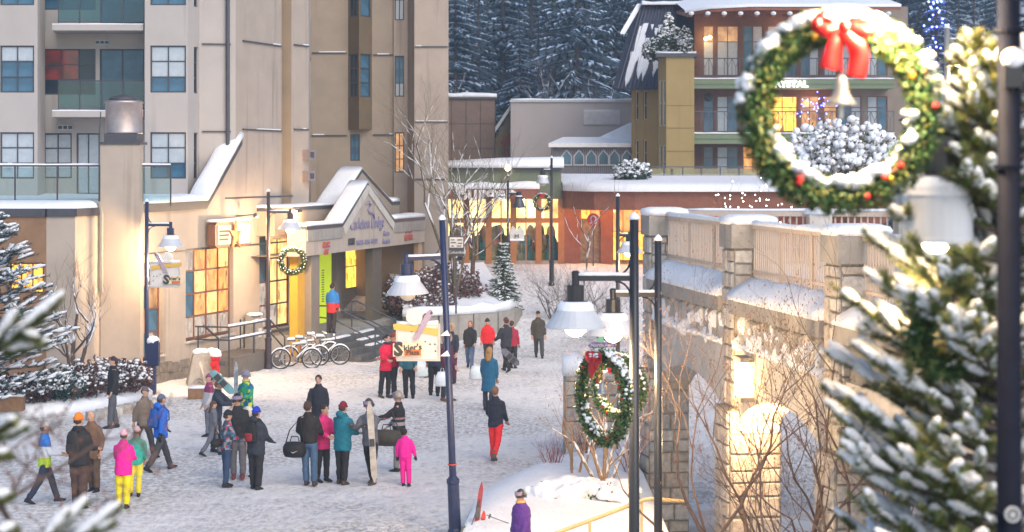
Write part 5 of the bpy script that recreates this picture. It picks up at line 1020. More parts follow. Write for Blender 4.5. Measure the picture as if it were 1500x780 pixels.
# ------------------------------------------------------------------ snowy retaining wall in the middle, planter in front
rw = thing('retaining_wall', 'low curved concrete retaining wall heaped with snow below the store', 'wall', (XX(700, 80), 80, 0), world=True)
pts = [Vector((XX(px, Y), Y, 0)) for px, Y in ((592, 76), (640, 76.5), (690, 77.5), (725, 78.3), (748, 79.2), (758, 80.6), (760, 84))]
for a, b in zip(pts, pts[1:]):
    n_ = max(1, int((b - a).length / .9))
    for i in range(n_):
        p, q_ = a.lerp(b, i / n_), a.lerp(b, (i + .97) / n_); mb = MB(); mb.bar(p + Vector((0, 0, .5)), q_ + Vector((0, 0, .5)), .4, 1.2); mb.build('block', conc, rw)
mb = MB(); mb.ridge([p + Vector((0, 0, 1.08)) for p in pts], (.1, .7, 0), .34, seg=.6); mb.build('snow_cap', snow, rw, True)
bank = MB(); tops = [p + Vector((0, .3, 1.25)) for p in pts[:5]]; bank.loft([[p, p + Vector((-.6, 3, .75)), p + Vector((-1.2, 8, 1.35))] for p in tops], False, closed=False); o = bank.build('snow_bank', snow, rw, True)
pl = thing('planter_bed', 'snow covered raised planter bed with pale stone edge beside the bridge', 'planter', (1.2, 40, 0), world=True)
rim_ = [(-.85, 34.6), (-.82, 36.2), (-.70, 38.4), (-.2, 40.6), (.45, 42.6), (1.25, 44.2), (2.1, 45.2), (2.62, 44.8), (2.75, 42), (2.75, 38), (2.75, 34.6)]
cen = Vector((1.15, 39.3, 0))
def ring(s_, z, jj=0): return [cen + (Vector((x, y, 0)) - cen) * s_ + Vector((0, 0, z + rnd.uniform(-jj, jj))) for x, y in rim_]
mb = MB(); mb.loft([ring(1, -1.3), ring(1, .28)]); mb.build('wall', conc_lt, pl)
mb = MB(); mb.loft([ring(1.01, .2), ring(1.02, .32, .02), ring(.97, .42, .04), ring(.8, .5, .06), ring(.55, .62, .08), ring(.25, .7, .08), ring(.03, .72)], True); mb.build('snow_mound', snow, pl, True)
x = -.8
while x < 2.7:
    w_ = rs.uniform(.3, .55); stone_piece(Vector((x + w_ / 2, 34.58, .08)), Vector((1, 0, 0)), Vector((0, -1, 0)), w_ - .02, .34, .05, granite[1 + int(rs.random() * 2)], pl, rs); x += w_
hr = thing('stair_handrail', 'yellowish snowy handrail sloping up past the planter to the pier', 'handrail', W(820, 790, 33), world=True)
mb = MB(); mb.tube([W(790, 792, 32.6), W(815, 781, 33), W(880, 757, 33.3), W(942, 733, 33.6), W(952, 731, 34), W(1004, 735, 36)], .035, 8); mb.build('rail', M('yellow_rail', (.55, .40, .20), .55, .1, 6), hr, True)
for px, py, Y in ((864, 763, 33.2), (940, 734, 33.6)): mb = MB(); mb.tube([W(px, py, Y), W(px, py, Y) - Vector((0, 0, 1.4))], .025, 6); mb.build('post', M('yellow_rail'), hr)
bf = thing('stone_bollard', 'large pale stone block with snow behind the lamp pair', 'stone block', (XX(862, 47), 47, 0), world=True)
mb = MB(); mb.box(XX(826, 47), XX(905, 47), 46.6, 47.6, 0, 1.9); mb.build('core', mortar, bf)
clad(bf, Vector((XX(865, 47), 46.6, 0)), Vector((1, 0, 0)), Vector((0, -1, 0)), .62, 0, 1.9, 3)
mb = MB(); mb.ridge([(XX(824, 47), 47.1, 1.88), (XX(907, 47), 47.1, 1.88)], (0, 1.1, 0), .4, seg=.25); mb.build('snow_cap', snow, bf, True)
# skis and poles leaning by the planter
skc = [M('ski_dark_red', (.25, .03, .04), .35), M('ski_red', (.6, .04, .02), .35), M('ski_green', (.08, .3, .1), .35)]
for (x0, y0, x1, y1, c, lb) in ((694, 800, 706, 706, 0, 'tall dark red ski stuck upright in the snow by the planter'), (704, 800, 709, 748, 1, 'short bright red ski standing beside the dark red one'), (672, 800, 681, 770, 2, 'green tipped ski at the foot of the navy lamp post')):
    a, b = W(x0, y0, 35.2), W(x1, y1, 35.4); t = thing('ski', lb, 'ski', a, world=True, group='skis by the planter'); mb = MB(); d = (b - a); s_ = Vector((.045, .01, 0)); th = Vector((0, .02, 0)); rings = []
    for k in range(9):
        f = k / 8; wd = 1.0 if f < .85 else max(.15, 1 - (f - .85) * 5.5); c_ = a + d * f + Vector((.0, -.18 * max(0, f - .8) ** 1.2, 0)); rings.append([c_ - s_ * wd, c_ + s_ * wd, c_ + s_ * wd + th, c_ - s_ * wd + th])
    mb.loft(rings); mb.build('blade', skc[c], t); mb = MB(); c_ = a + d * .45; mb.hexa([c_ - s_ * .8, c_ + s_ * .8, c_ + s_ * .8 - th * 4, c_ - s_ * .8 - th * 4], [p + d.normalized() * .2 for p in (c_ - s_ * .8, c_ + s_ * .8, c_ + s_ * .8 - th * 4, c_ - s_ * .8 - th * 4)]); mb.build('binding', flash, t)
for (x0, y0, x1, y1, lb) in ((684, 790, 700, 742, 'thin ski pole leaning against the skis'), (713, 755, 748, 768, 'black ski pole lying across the planter edge')):
    a, b = W(x0, y0, 35.0), W(x1, y1, 35.1); t = thing('ski_pole', lb, 'ski pole', a, world=True, group='ski poles by the planter'); mb = MB(); mb.tube([a, b], .009, 6); mb.build('shaft', flash, t); mb = MB(); mb.tube([b, b + (b - a).normalized() * .13], .018, 6); mb.build('grip', inkp, t); mb = MB(); mb.torus(a.lerp(b, .12), .04, .008, 12, 5, (b - a)); mb.build('basket', inkp, t)

mb = MB(); mb.box(2.98, 14, 30, 52, -1.3, -1.16); bp_ = mb.build('brick_path', M('snowy_brick_paving', (.42, .33, .28), .85, .1, 6), None, False, 'structure')
def _paving():
    m = bp_.data.materials[0]; t = m.node_tree; N = t.nodes.new; L = t.links.new; b = t.nodes['Principled BSDF']; tc = N('ShaderNodeTexCoord'); mp = N('ShaderNodeMapping'); mp.inputs['Rotation'].default_value = (0, 0, .5); L(tc.outputs['Object'], mp.inputs[0])
    k = N('ShaderNodeTexBrick'); k.inputs['Scale'].default_value = 4; k.inputs['Color1'].default_value = (.34, .27, .24, 1); k.inputs['Color2'].default_value = (.42, .33, .28, 1); k.inputs['Mortar'].default_value = (.7, .7, .72, 1); k.inputs['Mortar Size'].default_value = .04; L(mp.outputs[0], k.inputs['Vector'])
    n = N('ShaderNodeTexNoise'); n.inputs['Scale'].default_value = .6; n.inputs['Detail'].default_value = 5; L(tc.outputs['Object'], n.inputs['Vector']); r = N('ShaderNodeValToRGB'); r.color_ramp.elements[0].position = .42; r.color_ramp.elements[1].position = .6; L(n.outputs[0], r.inputs[0])
    x = N('ShaderNodeMixRGB'); L(r.outputs[0], x.inputs[0]); L(k.outputs[0], x.inputs[1]); x.inputs[2].default_value = (.76, .77, .79, 1)
    for l in list(b.inputs['Base Color'].links): t.links.remove(l)
    L(x.outputs[0], b.inputs['Base Color'])
_paving()
# ------------------------------------------------------------------ hillside and forest
mb = MB(); hx = [-130 + 13 * i for i in range(21)]; hy_ = [116, 130, 150, 165, 180, 200, 220, 236]
hz = lambda x, y: 2.3 + .22 * max(0, min(y, 150) - 118) + .4 * max(0, y - 150) + (4 * noise.noise(Vector((x * .02, y * .02, 1))) if y > 140 else 0)
mb.add([(x, y, hz(x, y)) for y in hy_ for x in hx], [(j * 21 + i, j * 21 + i + 1, (j + 1) * 21 + i + 1, (j + 1) * 21 + i) for j in range(len(hy_) - 1) for i in range(20)])
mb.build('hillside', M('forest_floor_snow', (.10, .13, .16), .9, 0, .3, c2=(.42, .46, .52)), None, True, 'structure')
needle_d = M('dark_spruce_needles', (.045, .078, .105), .8, .4, 2.5); bark = M('dark_bark', (.06, .045, .04), .9, .3, 4); snow_dusk_tint = M('branch_snow', (.40, .51, .68), .85, .08, 3)  # blue dusk light is put into the forest branch snow colour
def conifer_meshes(h, r, seed, snow_p=.7):
    rg = random.Random(seed); cr, sn, tr = MB(), MB(), MB(); tr.tube([(0, 0, 0), (0, 0, h * .6), (0, 0, h)], [h * .014, h * .008, .02], 6)
    z = h * .06
    while z < h * .985:
        f = (z / h); rad = r * (1 - f) ** .8 * rg.uniform(.75, 1.15) + .12; nb = 6 if f < .8 else 4
        for k in range(nb):
            a = rg.uniform(0, 6.283); L_ = rad * rg.uniform(.65, 1.15); dirv = Vector((math.cos(a), math.sin(a), 0)); sd = Vector((-dirv.y, dirv.x, 0)); droop = rg.uniform(.25, .55)
            sp = [Vector((0, 0, z)) + dirv * L_ * t + Vector((0, 0, -droop * L_ * t * t * (1.15 - .5 * t))) for t in (0, .3, .55, .8, 1.0)]
            for i in range(1, 5):
                for s_ in (-1, 1):
                    wd = L_ * .30 * (1 - .55 * abs(i - 2.2) / 2.2) * rg.uniform(.6, 1.2)
                    tip = sp[i] + sd * s_ * wd + dirv * L_ * .10 - Vector((0, 0, wd * .45)); base = sp[i - 1]
                    cr.add([base, sp[i], tip], [(0, 1, 2)])
                    cr.add([base, tip, (base + tip) / 2 - Vector((0, 0, .12 * L_))], [(0, 1, 2)])
                    if rg.random() < snow_p: u = Vector((0, 0, .05 + .02 * L_)); m_ = base.lerp(tip, .12); sn.add([m_ + u * .8, sp[i].lerp(base, .1) + u * 1.4, sp[i].lerp(tip, rg.uniform(.5, .9)) + u], [(0, 1, 2)])
        z += h * .021 * rg.uniform(.8, 1.25) + .05
    return tr, cr, sn
def mk(tr, cr, sn, root, nm=needle_d, sm=snow_dusk_tint):
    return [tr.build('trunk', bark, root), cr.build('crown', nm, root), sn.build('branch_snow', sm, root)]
protos = []
gN = 'snowy conifers on the slope behind the buildings'
spots = [(668, 128, 17), (700, 131, 15), (735, 136, 19), (762, 129, 12), (795, 126, 13), (842, 124, 22), (868, 127, 21), (905, 131, 18), (935, 127, 13), (650, 137, 21), (684, 145, 20), (718, 148, 17), (752, 150, 22), (780, 146, 18), (812, 142, 16), (828, 150, 24), (885, 147, 20), (922, 142, 19), (948, 137, 17), (962, 150, 21), (885, 122, 9), (812, 121, 8), (760, 121, 7), (718, 122, 8), (698, 120, 6)]
rf_ = random.Random(5)
for i in range(40): spots.append((rf_.uniform(630, 985), rf_.uniform(155, 228), rf_.uniform(13, 22)))
for i in range(14): spots.append((rf_.uniform(1280, 1520), rf_.uniform(118, 190), rf_.uniform(13, 22)))
special = {5: 'tallest dark spruce at the centre of the wooded slope', 0: 'snowy spruce rising just right of the apartment tower', 2: 'broad snowy spruce above the small gabled house', 6: 'tall spruce touching its neighbour right of the slope centre', 7: 'dark spruce next to the hotel mansard roof'}
for i, (px, Y, h) in enumerate(spots):
    k = i % 9; x = XX(px, Y); loc = (x, Y, hz(x, Y) - .3)
    t = thing('conifer_tree', special.get(i, 'snow dusted conifer standing on the wooded slope behind the buildings'), 'tree', loc, rf_.uniform(0, 6.28), gN); q_ = rf_.uniform(.75, 1.25); t.scale = (h / 18 * q_, h / 18 * q_, h / 18); t.rotation_euler.x = rf_.uniform(-.04, .04); t.rotation_euler.y = rf_.uniform(-.04, .04)
    if len(protos) <= k:
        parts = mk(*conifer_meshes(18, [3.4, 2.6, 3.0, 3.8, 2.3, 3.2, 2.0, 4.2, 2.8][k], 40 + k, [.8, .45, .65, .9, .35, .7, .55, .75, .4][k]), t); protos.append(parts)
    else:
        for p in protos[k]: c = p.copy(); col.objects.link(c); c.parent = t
# ------------------------------------------------------------------ bare trees and shrubs
def grow(seed, h, stems, spread, levels, r0, up=.25, kids=3, leaves=0, seglen=None, curl=.25):
    rg = random.Random(seed); tr, brn, sn, lf = MB(), MB(), MB(), MB()
    def rec(p, d, L_, r, lev):
        K = 4; pts = [p]; rad = [r]; q = p; dd = d.copy()
        for i in range(K):
            dd = (dd + Vector((rg.uniform(-1, 1), rg.uniform(-1, 1), rg.uniform(-.6, .6) + up * .8)) * curl * (.5 if lev == levels else 1)).normalized(); q = q + dd * L_ / K; pts.append(q); rad.append(r * (1 - .55 * (i + 1) / K))
        (tr if lev == levels else brn).tube(pts, rad, 7 if lev == levels else (5 if lev > 1 else 3), cap=lev == levels)
        for a, b, ra in zip(pts, pts[1:], rad):
            if ra > .007 and rg.random() < .75: o = Vector((0, 0, ra * .75)); w_ = min(ra * 1.1, .06); sn.tube([a + o, a.lerp(b, .5) + o * 1.2, b + o], [w_ * .6, w_, w_ * .6], 5)
        if lev > 0:
            n = kids + (1 if rg.random() < .5 else 0)
            for j in range(n):
                t = rg.uniform(.35, 1.0) if j else 1.0; i = min(K - 1, int(t * K)); pp = pts[i].lerp(pts[i + 1], t * K - i); ax = Vector((rg.uniform(-1, 1), rg.uniform(-1, 1), rg.uniform(-.2, .8)))
                nd = (dd * rg.uniform(.6, 1.1) + ax.normalized() * rg.uniform(.5, .95)).normalized(); rec(pp, nd, L_ * rg.uniform(.5, .78), rad[i] * rg.uniform(.5, .7), lev - 1)
        elif leaves and rg.random() < leaves:
            for _ in range(2):
                c = pts[rg.randint(1, K)]; s_ = rg.uniform(.018, .032); v = Vector((rg.uniform(-1, 1), rg.uniform(-1, 1), -1.2)).normalized(); w_ = v.orthogonal().normalized() * s_ * .4; lf.add([c, c + v * s_ + w_, c + v * s_ * 2, c + v * s_ - w_], [(0, 1, 2, 3)])
    for s_ in range(stems):
        a = 2 * math.pi * s_ / stems + rg.uniform(-.4, .4); tilt = spread * rg.uniform(.4, 1.1) if stems > 1 else rg.uniform(0, .12)
        rec(Vector((rg.uniform(-.06, .06), rg.uniform(-.06, .06), -.15)), Vector((math.cos(a) * math.sin(tilt), math.sin(a) * math.sin(tilt), math.cos(tilt))), h * .45 * rg.uniform(.8, 1.15), r0 * rg.uniform(.7, 1), levels)
    return tr, brn, sn, lf
barkm = M('grey_brown_bark', (.11, .075, .055), .9, .3, 12); barkt = M('tan_bark', (.32, .20, .11), .85, .25, 12); redtw = M('red_twigs', (.22, .05, .05), .8, .3, 8); dry = M('dry_brown_leaf', (.30, .13, .05), .8, .3, 20)
def bare(name, label, loc, h, stems, spread, levels, r0, seed, mat=barkm, group=None, cat='tree', snow_on=True, leaves=0, **k):
    t = thing(name, label, cat, loc, 0, group); tr, brn, sn, lf = grow(seed, h, stems, spread, levels, r0, leaves=leaves, **k)
    tr.build('trunk', mat, t, True); brn.build('branches', mat, t)
    if snow_on and sn.v: sn.build('branch_snow', snow, t, True)
    if lf.v: lf.build('dry_leaves', dry, t)
    return t
bare('bare_tree', 'small bare tree with snowy branches against the cream podium wall', (XX(108, 57), 57, .75), 4.0, 3, .45, 4, .09, 11, barkm, kids=3, up=.35)
bare('bare_tree', 'tall thin bare tree rising in front of the apartment tower corner', (XX(664, 78.5), 78.5, 1.6), 8.6, 4, .34, 5, .10, 12, M('olive_bark', (.13, .10, .06), .9, .25, 10), kids=3, up=.32)
bare('bare_tree', 'slender bare tree in front of the lit store window', (XX(690, 80.5), 80.5, 1.8), 7.6, 3, .25, 4, .08, 13, barkm, kids=3, up=.4)
bare('bare_tree', 'slim bare tree standing before the sage green store pillar', (XX(852, 82), 82, 1.6), 6.6, 1, .1, 4, .07, 14, barkm, kids=3, up=.45)
for i, (px, Y, h, lb) in enumerate(((810, 80, 2.6, 'snowy bare shrub left of the round red sign'), (850, 79, 2.9, 'tangled bare shrub below the round red sign'), (888, 77, 2.4, 'tangled bare shrub beside the stone bridge pier'))):
    bare('bare_shrub', lb, (XX(px, Y), Y, gz(XX(px, Y), Y)), h, 8, .8, 4, .045, 20 + i, barkm, 'bare shrubs in front of the store', 'shrub', kids=3, up=.15)
bare('bare_shrub', 'multi stemmed tan shrub with dry leaves in the planter bed', (XX(884, 38.8), 38.8, .55), 3.1, 6, .55, 3, .06, 31, barkt, None, 'shrub', leaves=.35, kids=2, up=.2)
bare('bare_shrub', 'leaning thin stemmed shrub with dry hanging leaves at the planter edge', (XX(846, 39.6), 39.6, .5), 3.3, 3, .6, 3, .035, 32, barkt, None, 'shrub', leaves=.55, snow_on=False, kids=2, up=.25)
for i, (px, Y, h, lb) in enumerate(((812, 41, 1.3, 'red twigged shrub at the left of the planter bed'), (858, 42.5, 1.4, 'red twigged shrub at the back of the planter bed'), (925, 41, 1.5, 'red twigged shrub between planter trunk and bridge pier'))):
    bare('red_twig_shrub', lb, (XX(px, Y), Y, .5), h, 14, .5, 2, .014, 40 + i, redtw, 'red twigged shrubs in the planter', 'shrub', snow_on=False, kids=2, up=.3, curl=.15)
bare('bare_tree', 'spreading bare tree with russet leaves before the right hand pier', (XX(1192, 29), 29, -1.2), 6.4, 3, .32, 5, .095, 51, M('russet_bark', (.12, .08, .065), .85, .25, 12), None, 'tree', leaves=.3, kids=3, up=.25, snow_on=False, curl=.32)
bare('bare_tree', 'spreading bare tree with russet leaves before the middle pier', (XX(1120, 31), 31, -1.2), 6.2, 4, .45, 5, .085, 52, M('russet_bark'), None, 'tree', leaves=.3, kids=3, up=.22, snow_on=False, curl=.32)
for i, (px, Y, h, lb) in enumerate(((747, 118, 14, 'tall leafless grey tree at the foot of the wooded slope'), (800, 117, 13, 'leafless grey tree left of the tallest spruce'), (655, 119, 12, 'leafless grey tree just behind the brown panelled block'), (888, 118, 14, 'leafless pale tree near the mansard roof'))):
    bare('bare_tree', lb, (XX(px, Y), Y, 2.3), h, 1, .1, 4, .14, 60 + i, M('grey_bark', (.15, .13, .14), .9, .2, 4), 'leafless trees on the wooded slope', kids=3, up=.4)
# ------------------------------------------------------------------ snowy bushes
def bush(label, loc, rx, ry, rz, n, seed, leafc=(.03, .055, .03), leaf=.09, snow_r=.07, sk=.5, cone=False, group='snowy bushes', name='snowy_bush', stem=.5, flat=1., fuse=0):
    rg = random.Random(seed); t = thing(name, label, 'bush', loc, 0, group); lf, sn = MB(), MB(); mat = M('bush_leaf_%02d%02d%02d' % tuple(int(c * 100) for c in leafc), leafc, .75, .4, 8)
    for i in range(n):
        while 1:
            v = Vector((rg.uniform(-1, 1), rg.uniform(-1, 1), rg.uniform(-1, 1)))
            if .35 < v.length < 1: break
        if cone: s_ = 1 - .5 * (v.z + 1) * .9; v.x *= s_ * 1.1; v.y *= s_ * 1.1
        b_ = 1 + .22 * noise.noise(v * 2.2 + Vector((seed, 0, 0))); c = Vector((v.x * rx, v.y * ry, rz * (1 + v.z) * .98)) * b_
        for _ in range(3):
            d = (v + Vector((rg.uniform(-1, 1), rg.uniform(-1, 1), rg.uniform(-1, 1)))).normalized() * leaf * rg.uniform(.7, 1.4); s2 = d.orthogonal().normalized() * leaf * .35; lf.add([c, c + d * .5 + s2, c + d, c + d * .5 - s2], [(0, 1, 2, 3)])
        if rg.random() < sk * (1.2 if v.z > -.2 else .35): s_ = snow_r * rg.uniform(.5, 1.25); sn.ell(c + Vector((0, 0, leaf * .3)), (s_, s_, s_ * .62 * flat), 6, 4, jit=.18, rg=rg)
    tk = MB(); tk.tube([(0, 0, -stem), (0, 0, rz * 1.0)], [.05 + rx * .03, .02], 6)
    for i in range(5): a = i * 1.26; tk.tube([(0, 0, rz * .2), (rx * .6 * math.cos(a), ry * .6 * math.sin(a), rz * 1.1)], [.03, .012], 4)
    tk.build('stem', barkm, t); lf.build('foliage', mat, t); so_ = sn.build('snow_cover', snow, t, True)
    if fuse: smooth_mod(so_, fuse, 3)
    return t
bush('conical snowy evergreen bush on the hotel corner roof', W(980, 88, 96.8), 1.0, .9, 1.15, 900, 1, leaf=.12, snow_r=.085, cone=True)
bush('small snowy shrub beside the conical one on the hotel roof', W(1003, 86, 96.2), .42, .4, .75, 300, 2, leaf=.1, snow_r=.07)
bush('dark snowy bush left of the conical one on the hotel roof', W(955, 90, 97.0), .5, .5, .55, 380, 3, leaf=.1, snow_r=.07)
bush('round snowy evergreen bush on the store roof below the hotel', W(926, 268, 90.5), .85, .7, .5, 700, 4, leaf=.12, snow_r=.1)
bush('large shrub topped with round snow balls seen through the big wreath', W(1240, 292, 47), 1.5, .9, .9, 1500, 5, (.10, .08, .035), leaf=.09, snow_r=.085, sk=.6, stem=5, flat=1.5, group=None)
bush('snowy reddish hedge mound beside the apartment tower foot', (XX(655, 79.5), 79.5, 1.25), 1.5, .8, .8, 1000, 6, (.12, .05, .04), leaf=.13, snow_r=.07, sk=.22)
bush('snowy russet bush under the framed notice sign', (XX(620, 77.5), 77.5, .9), 1.3, .8, .8, 800, 7, (.12, .055, .04), leaf=.12, snow_r=.065, sk=.22)
bush('snowy dark bush behind the porch steps', (XX(598, 78.5), 78.5, .6), 1.2, .8, 1.0, 700, 8, (.09, .045, .04), leaf=.12, snow_r=.065, sk=.22)
for i, (px, Y, rx, rz, c, lb) in enumerate(((30, 54, 1.0, .42, (.06, .03, .03), 'low maroon bush at the far left garden bed'), (82, 54.5, .8, .45, (.02, .05, .045), 'low blue green snowy bush in the garden bed'), (120, 55.3, .75, .5, (.075, .038, .032), 'russet snowy bush under the small bare tree'), (165, 56.5, .9, .5, (.08, .045, .038), 'russet snowy bush below the chimney'), (193, 57.3, .6, .4, (.14, .06, .04), 'low russet bush next to the navy bin'))):
    bush(lb, (XX(px, Y), Y, .35), rx, .7, rz, 650, 70 + i, c, leaf=.09, snow_r=.065, sk=.35, group='bushes in the garden bed')
bush('low evergreen ground bush bowed under snow in the planter', (XX(838, 37.2), 37.2, .35), .8, .5, .28, 700, 80, (.03, .06, .02), leaf=.08, snow_r=.16, sk=.4, fuse=.035, group='planter evergreens')
bush('small evergreen bush under snow at the planter trunk foot', (XX(900, 37), 37, .4), .45, .4, .25, 300, 81, (.03, .06, .02), leaf=.06, snow_r=.14, sk=.4, fuse=.035, group='planter evergreens')
gb_ = thing('garden_bed', 'snow covered garden bed with stone edge below the podium wall', 'garden bed', (XX(100, 55), 55, 0), world=True)
rimg = [(-18, 52.6), (-15.6, 52.4), (-13.6, 52.9), (-12.0, 54.2), (-10.9, 56.4), (-10.6, 58.4), (-12, 60.0), (-18, 60.0)]; cg = Vector((-14.3, 56.4, 0))
rg_ = lambda s_, z, j: [cg + (Vector((x, y, 0)) - cg) * s_ + Vector((0, 0, z + rnd.uniform(-j, j))) for x, y in rimg]
mb = MB(); mb.loft([rg_(1, 0, 0), rg_(1, .22, .03), rg_(.95, .34, .05), rg_(.75, .5, .08), rg_(.4, .7, .1), rg_(.02, .75, 0)]); mb.build('snow_mound', snow, gb_, True)
for i in range(7):
    p = Vector((XX(140 + i * 14, 53.3 + i * .45), 53.2 + i * .45, .1)); stone_piece(p, Vector((.85, .5, 0)).normalized(), Vector((.5, -.85, 0)).normalized(), .5, .3, .12, granite[i % 4], gb_, rs)
pb = thing('planter_trough', 'brown wooden trough capped with snow at the left edge', 'planter', (XX(12, 53), 52.9, .3), R(6))
mb = MB(); mb.box(-1.2, .45, -.2, .2, 0, .38); mb.build('trough', M('brown_timber'), pb); mb = MB(); mb.ridge([(-1.2, 0, .38), (.45, 0, .38)], (0, .42, 0), .08, seg=.2); mb.build('snow_cap', snow, pb, True)
# ------------------------------------------------------------------ near spruces, needle by needle
def twig(gr, sn, rg, a, b, nl, rad, nn, snow_k=.8, sr=1.):
    a, b = Vector(a), Vector(b); d = (b - a); L_ = d.length; dn = d.normalized(); ox = dn.orthogonal().normalized(); oy = dn.cross(ox)
    for i in range(nn):
        t = rg.random(); an = rg.uniform(0, 6.283); o = ox * math.cos(an) + oy * math.sin(an); p = a + d * t; tip = p + (o * 1.0 + dn * rg.uniform(.5, 1.1)).normalized() * nl * rg.uniform(.7, 1.15); w_ = dn.cross(o) * nl * .09
        gr.add([p - w_, p + w_, tip], [(0, 1, 2)], rg.random() < .35)
    if rg.random() < snow_k:
        up = Vector((0, 0, rad * .75)); k = 5; t0 = rg.uniform(0, .2); pts = [a + d * (t0 + (1.04 - t0) * i / k) + up * rg.uniform(.85, 1.15) for i in range(k + 1)]; sn.tube(pts, [rad * sr * x * rg.uniform(.85, 1.15) for x in (.3, .72, .9, .95, .85, .35)], 7)
def spruce(label, base, top_z, rfun, z0, seed, dz, nb, nl, rad, tl, nn, mats, name='spruce_tree', az=None, snow_m=snow_fg, rise=.25, sk=.8, sub=5):
    rg = random.Random(seed); t = thing(name, label, 'tree', base, 0, None); gr, sn, bk_ = MB(), MB(), MB(); b = Vector(base); H = top_z - b.z
    tr = MB(); tr.tube([(0, 0, 0), (0, 0, H * .6), (0, 0, H)], [rfun(z0) * .09, rfun(z0) * .06, .012], 8); tr.build('trunk', bark, t, True)
    z = z0
    while z < top_z:
        r = rfun(z)
        for k in range(nb):
            a = rg.uniform(*az) if az else rg.uniform(0, 6.283); L_ = r * rg.uniform(.7, 1.1); dv = Vector((math.cos(a), math.sin(a), rg.uniform(-.05, .2) + rise * .4)); sd = Vector((-math.sin(a), math.cos(a), 0)); p0 = Vector((0, 0, z - b.z))
            pts = [p0 + dv * L_ * s_ + Vector((0, 0, rise * L_ * s_ * s_ * .7 - .2 * L_ * s_)) for s_ in (0, .35, .7, 1.0)]; bk_.tube(pts, [.012 + rad * .2, .01, .007, .004], 4)
            twig(gr, sn, rg, pts[2], pts[3] + (pts[3] - pts[2]).normalized() * tl * .4, nl, rad, nn, sk)
            for j in range(sub):
                s_ = .3 + .6 * j / max(1, sub - 1); i = 0 if s_ < .35 else 1 if s_ < .7 else 2; lo = (0, .35, .7)[i]; hi = (.35, .7, 1.0)[i]; p = pts[i].lerp(pts[i + 1], (s_ - lo) / (hi - lo)); side = 1 if j % 2 else -1
                q = p + (dv.normalized() * .7 + sd * side * rg.uniform(.4, .8) + Vector((0, 0, rise * rg.uniform(.2, 1.3)))).normalized() * tl * rg.uniform(.65, 1.15); twig(gr, sn, rg, p, q, nl, rad, nn, sk)
        z += dz * rg.uniform(.8, 1.2)
    bk_.build('branches', bark, t); gr.build('crown', mats, t); sn.build('branch_snow', snow_m, t, True); return t
n1, n2 = M('fir_needles_green', (.065, .105, .022), .65, .3, 30), M('fir_needles_olive', (.20, .18, .045), .65, .3, 30)
spruce('near spruce laden with snow clumps filling the right edge', (XX(1486, 10.5), 10.5, -1.2), 7.45, lambda z: max(.12, min(.90, .37 * (7.75 - z) + .04)), 4.4, 5, .13, 9, .058, .032, .20, 125, [n1, n2], rise=.5, sk=.62, sub=6, az=(.3, 4.2))
b1, b2 = M('blue_spruce_needles', (.03, .06, .065), .7, .3, 12), M('blue_spruce_needles_pale', (.05, .08, .085), .7, .3, 12)
spruce('bluish snowy spruce at the left edge before the podium wall', (XX(-18, 53), 53, 0), 5.6, lambda z: max(.15, min(2.15, .75 * (5.8 - z))), .7, 6, .25, 10, .11, .045, .42, 40, [b1, b2], rise=.25, sk=.6, snow_m=snow)
spruce('small snowy fir standing on the bank by the retaining wall', (XX(737, 80.4), 80.4, 1.1), ZZ(356, 79.2), lambda z: max(.08, .30 * (ZZ(356, 79.2) - z) + .03), 1.25, 8, .12, 10, .085, .03, .2, 30, [M('fir_needles_green'), b1], rise=-.1, sk=.55, snow_m=snow, name='small_fir_tree')
# pine boughs at the left edge
pn = thing('pine_tree', 'near pine at the left edge reaching in with snowy boughs', 'tree', (XX(-260, 7.5), 7.5, -1), world=True)
rg = random.Random(77); gr, sn, bk_ = MB(), MB(), MB(); tk = MB(); tk.tube([(XX(-260, 7.5), 7.5, -1), (XX(-260, 7.5), 7.5, 8.5)], [.14, .06], 9); tk.build('trunk', bark, pn, True)
def bough(pts, tips, Y, nl=.045, rad=.027):
    path = [W(x, y, Y + .1 * i) for i, (x, y) in enumerate(pts)]; bk_.tube([Vector((XX(-260, 7.5), 7.5, path[0].z - .3))] + path, [.03] + [.014] * len(path), 6)
    for (x0, y0, x1, y1) in tips:
        dY = rg.uniform(-.15, .15); twig(gr, sn, rg, W(x0, y0, Y + dY * .5), W(x1, y1, Y + dY), nl, rad, 260, 1, .8)
bough([(-30, 520), (15, 505), (45, 480)], [(0, 512, 60, 470), (15, 500, 90, 436), (40, 480, 80, 448), (0, 520, 68, 505), (-10, 510, 22, 462), (30, 490, 55, 500)], 7.6)
bough([(-40, 660), (-10, 640)], [(-20, 650, 38, 628), (-20, 670, 12, 668), (-15, 640, 20, 618)], 7.4)
bough([(-40, 780), (0, 740), (30, 790)], [(-20, 735, 14, 728), (-10, 790, 22, 775)], 7.4)
bough([(-20, 830), (60, 800), (120, 775)], [(70, 800, 125, 735), (100, 800, 172, 745), (60, 800, 98, 752), (120, 790, 165, 768)], 7.2)
bk_.build('branches', bark, pn); gr.build('crown', [n1, n2], pn); sn.build('branch_snow', snow_fg, pn, True)
tg = thing('bare_branch', 'thin bare twig branch with dry leaves crossing the lower left corner', 'branch', W(-30, 760, 9), world=True)
mb = MB(); lf = MB(); rg = random.Random(9)
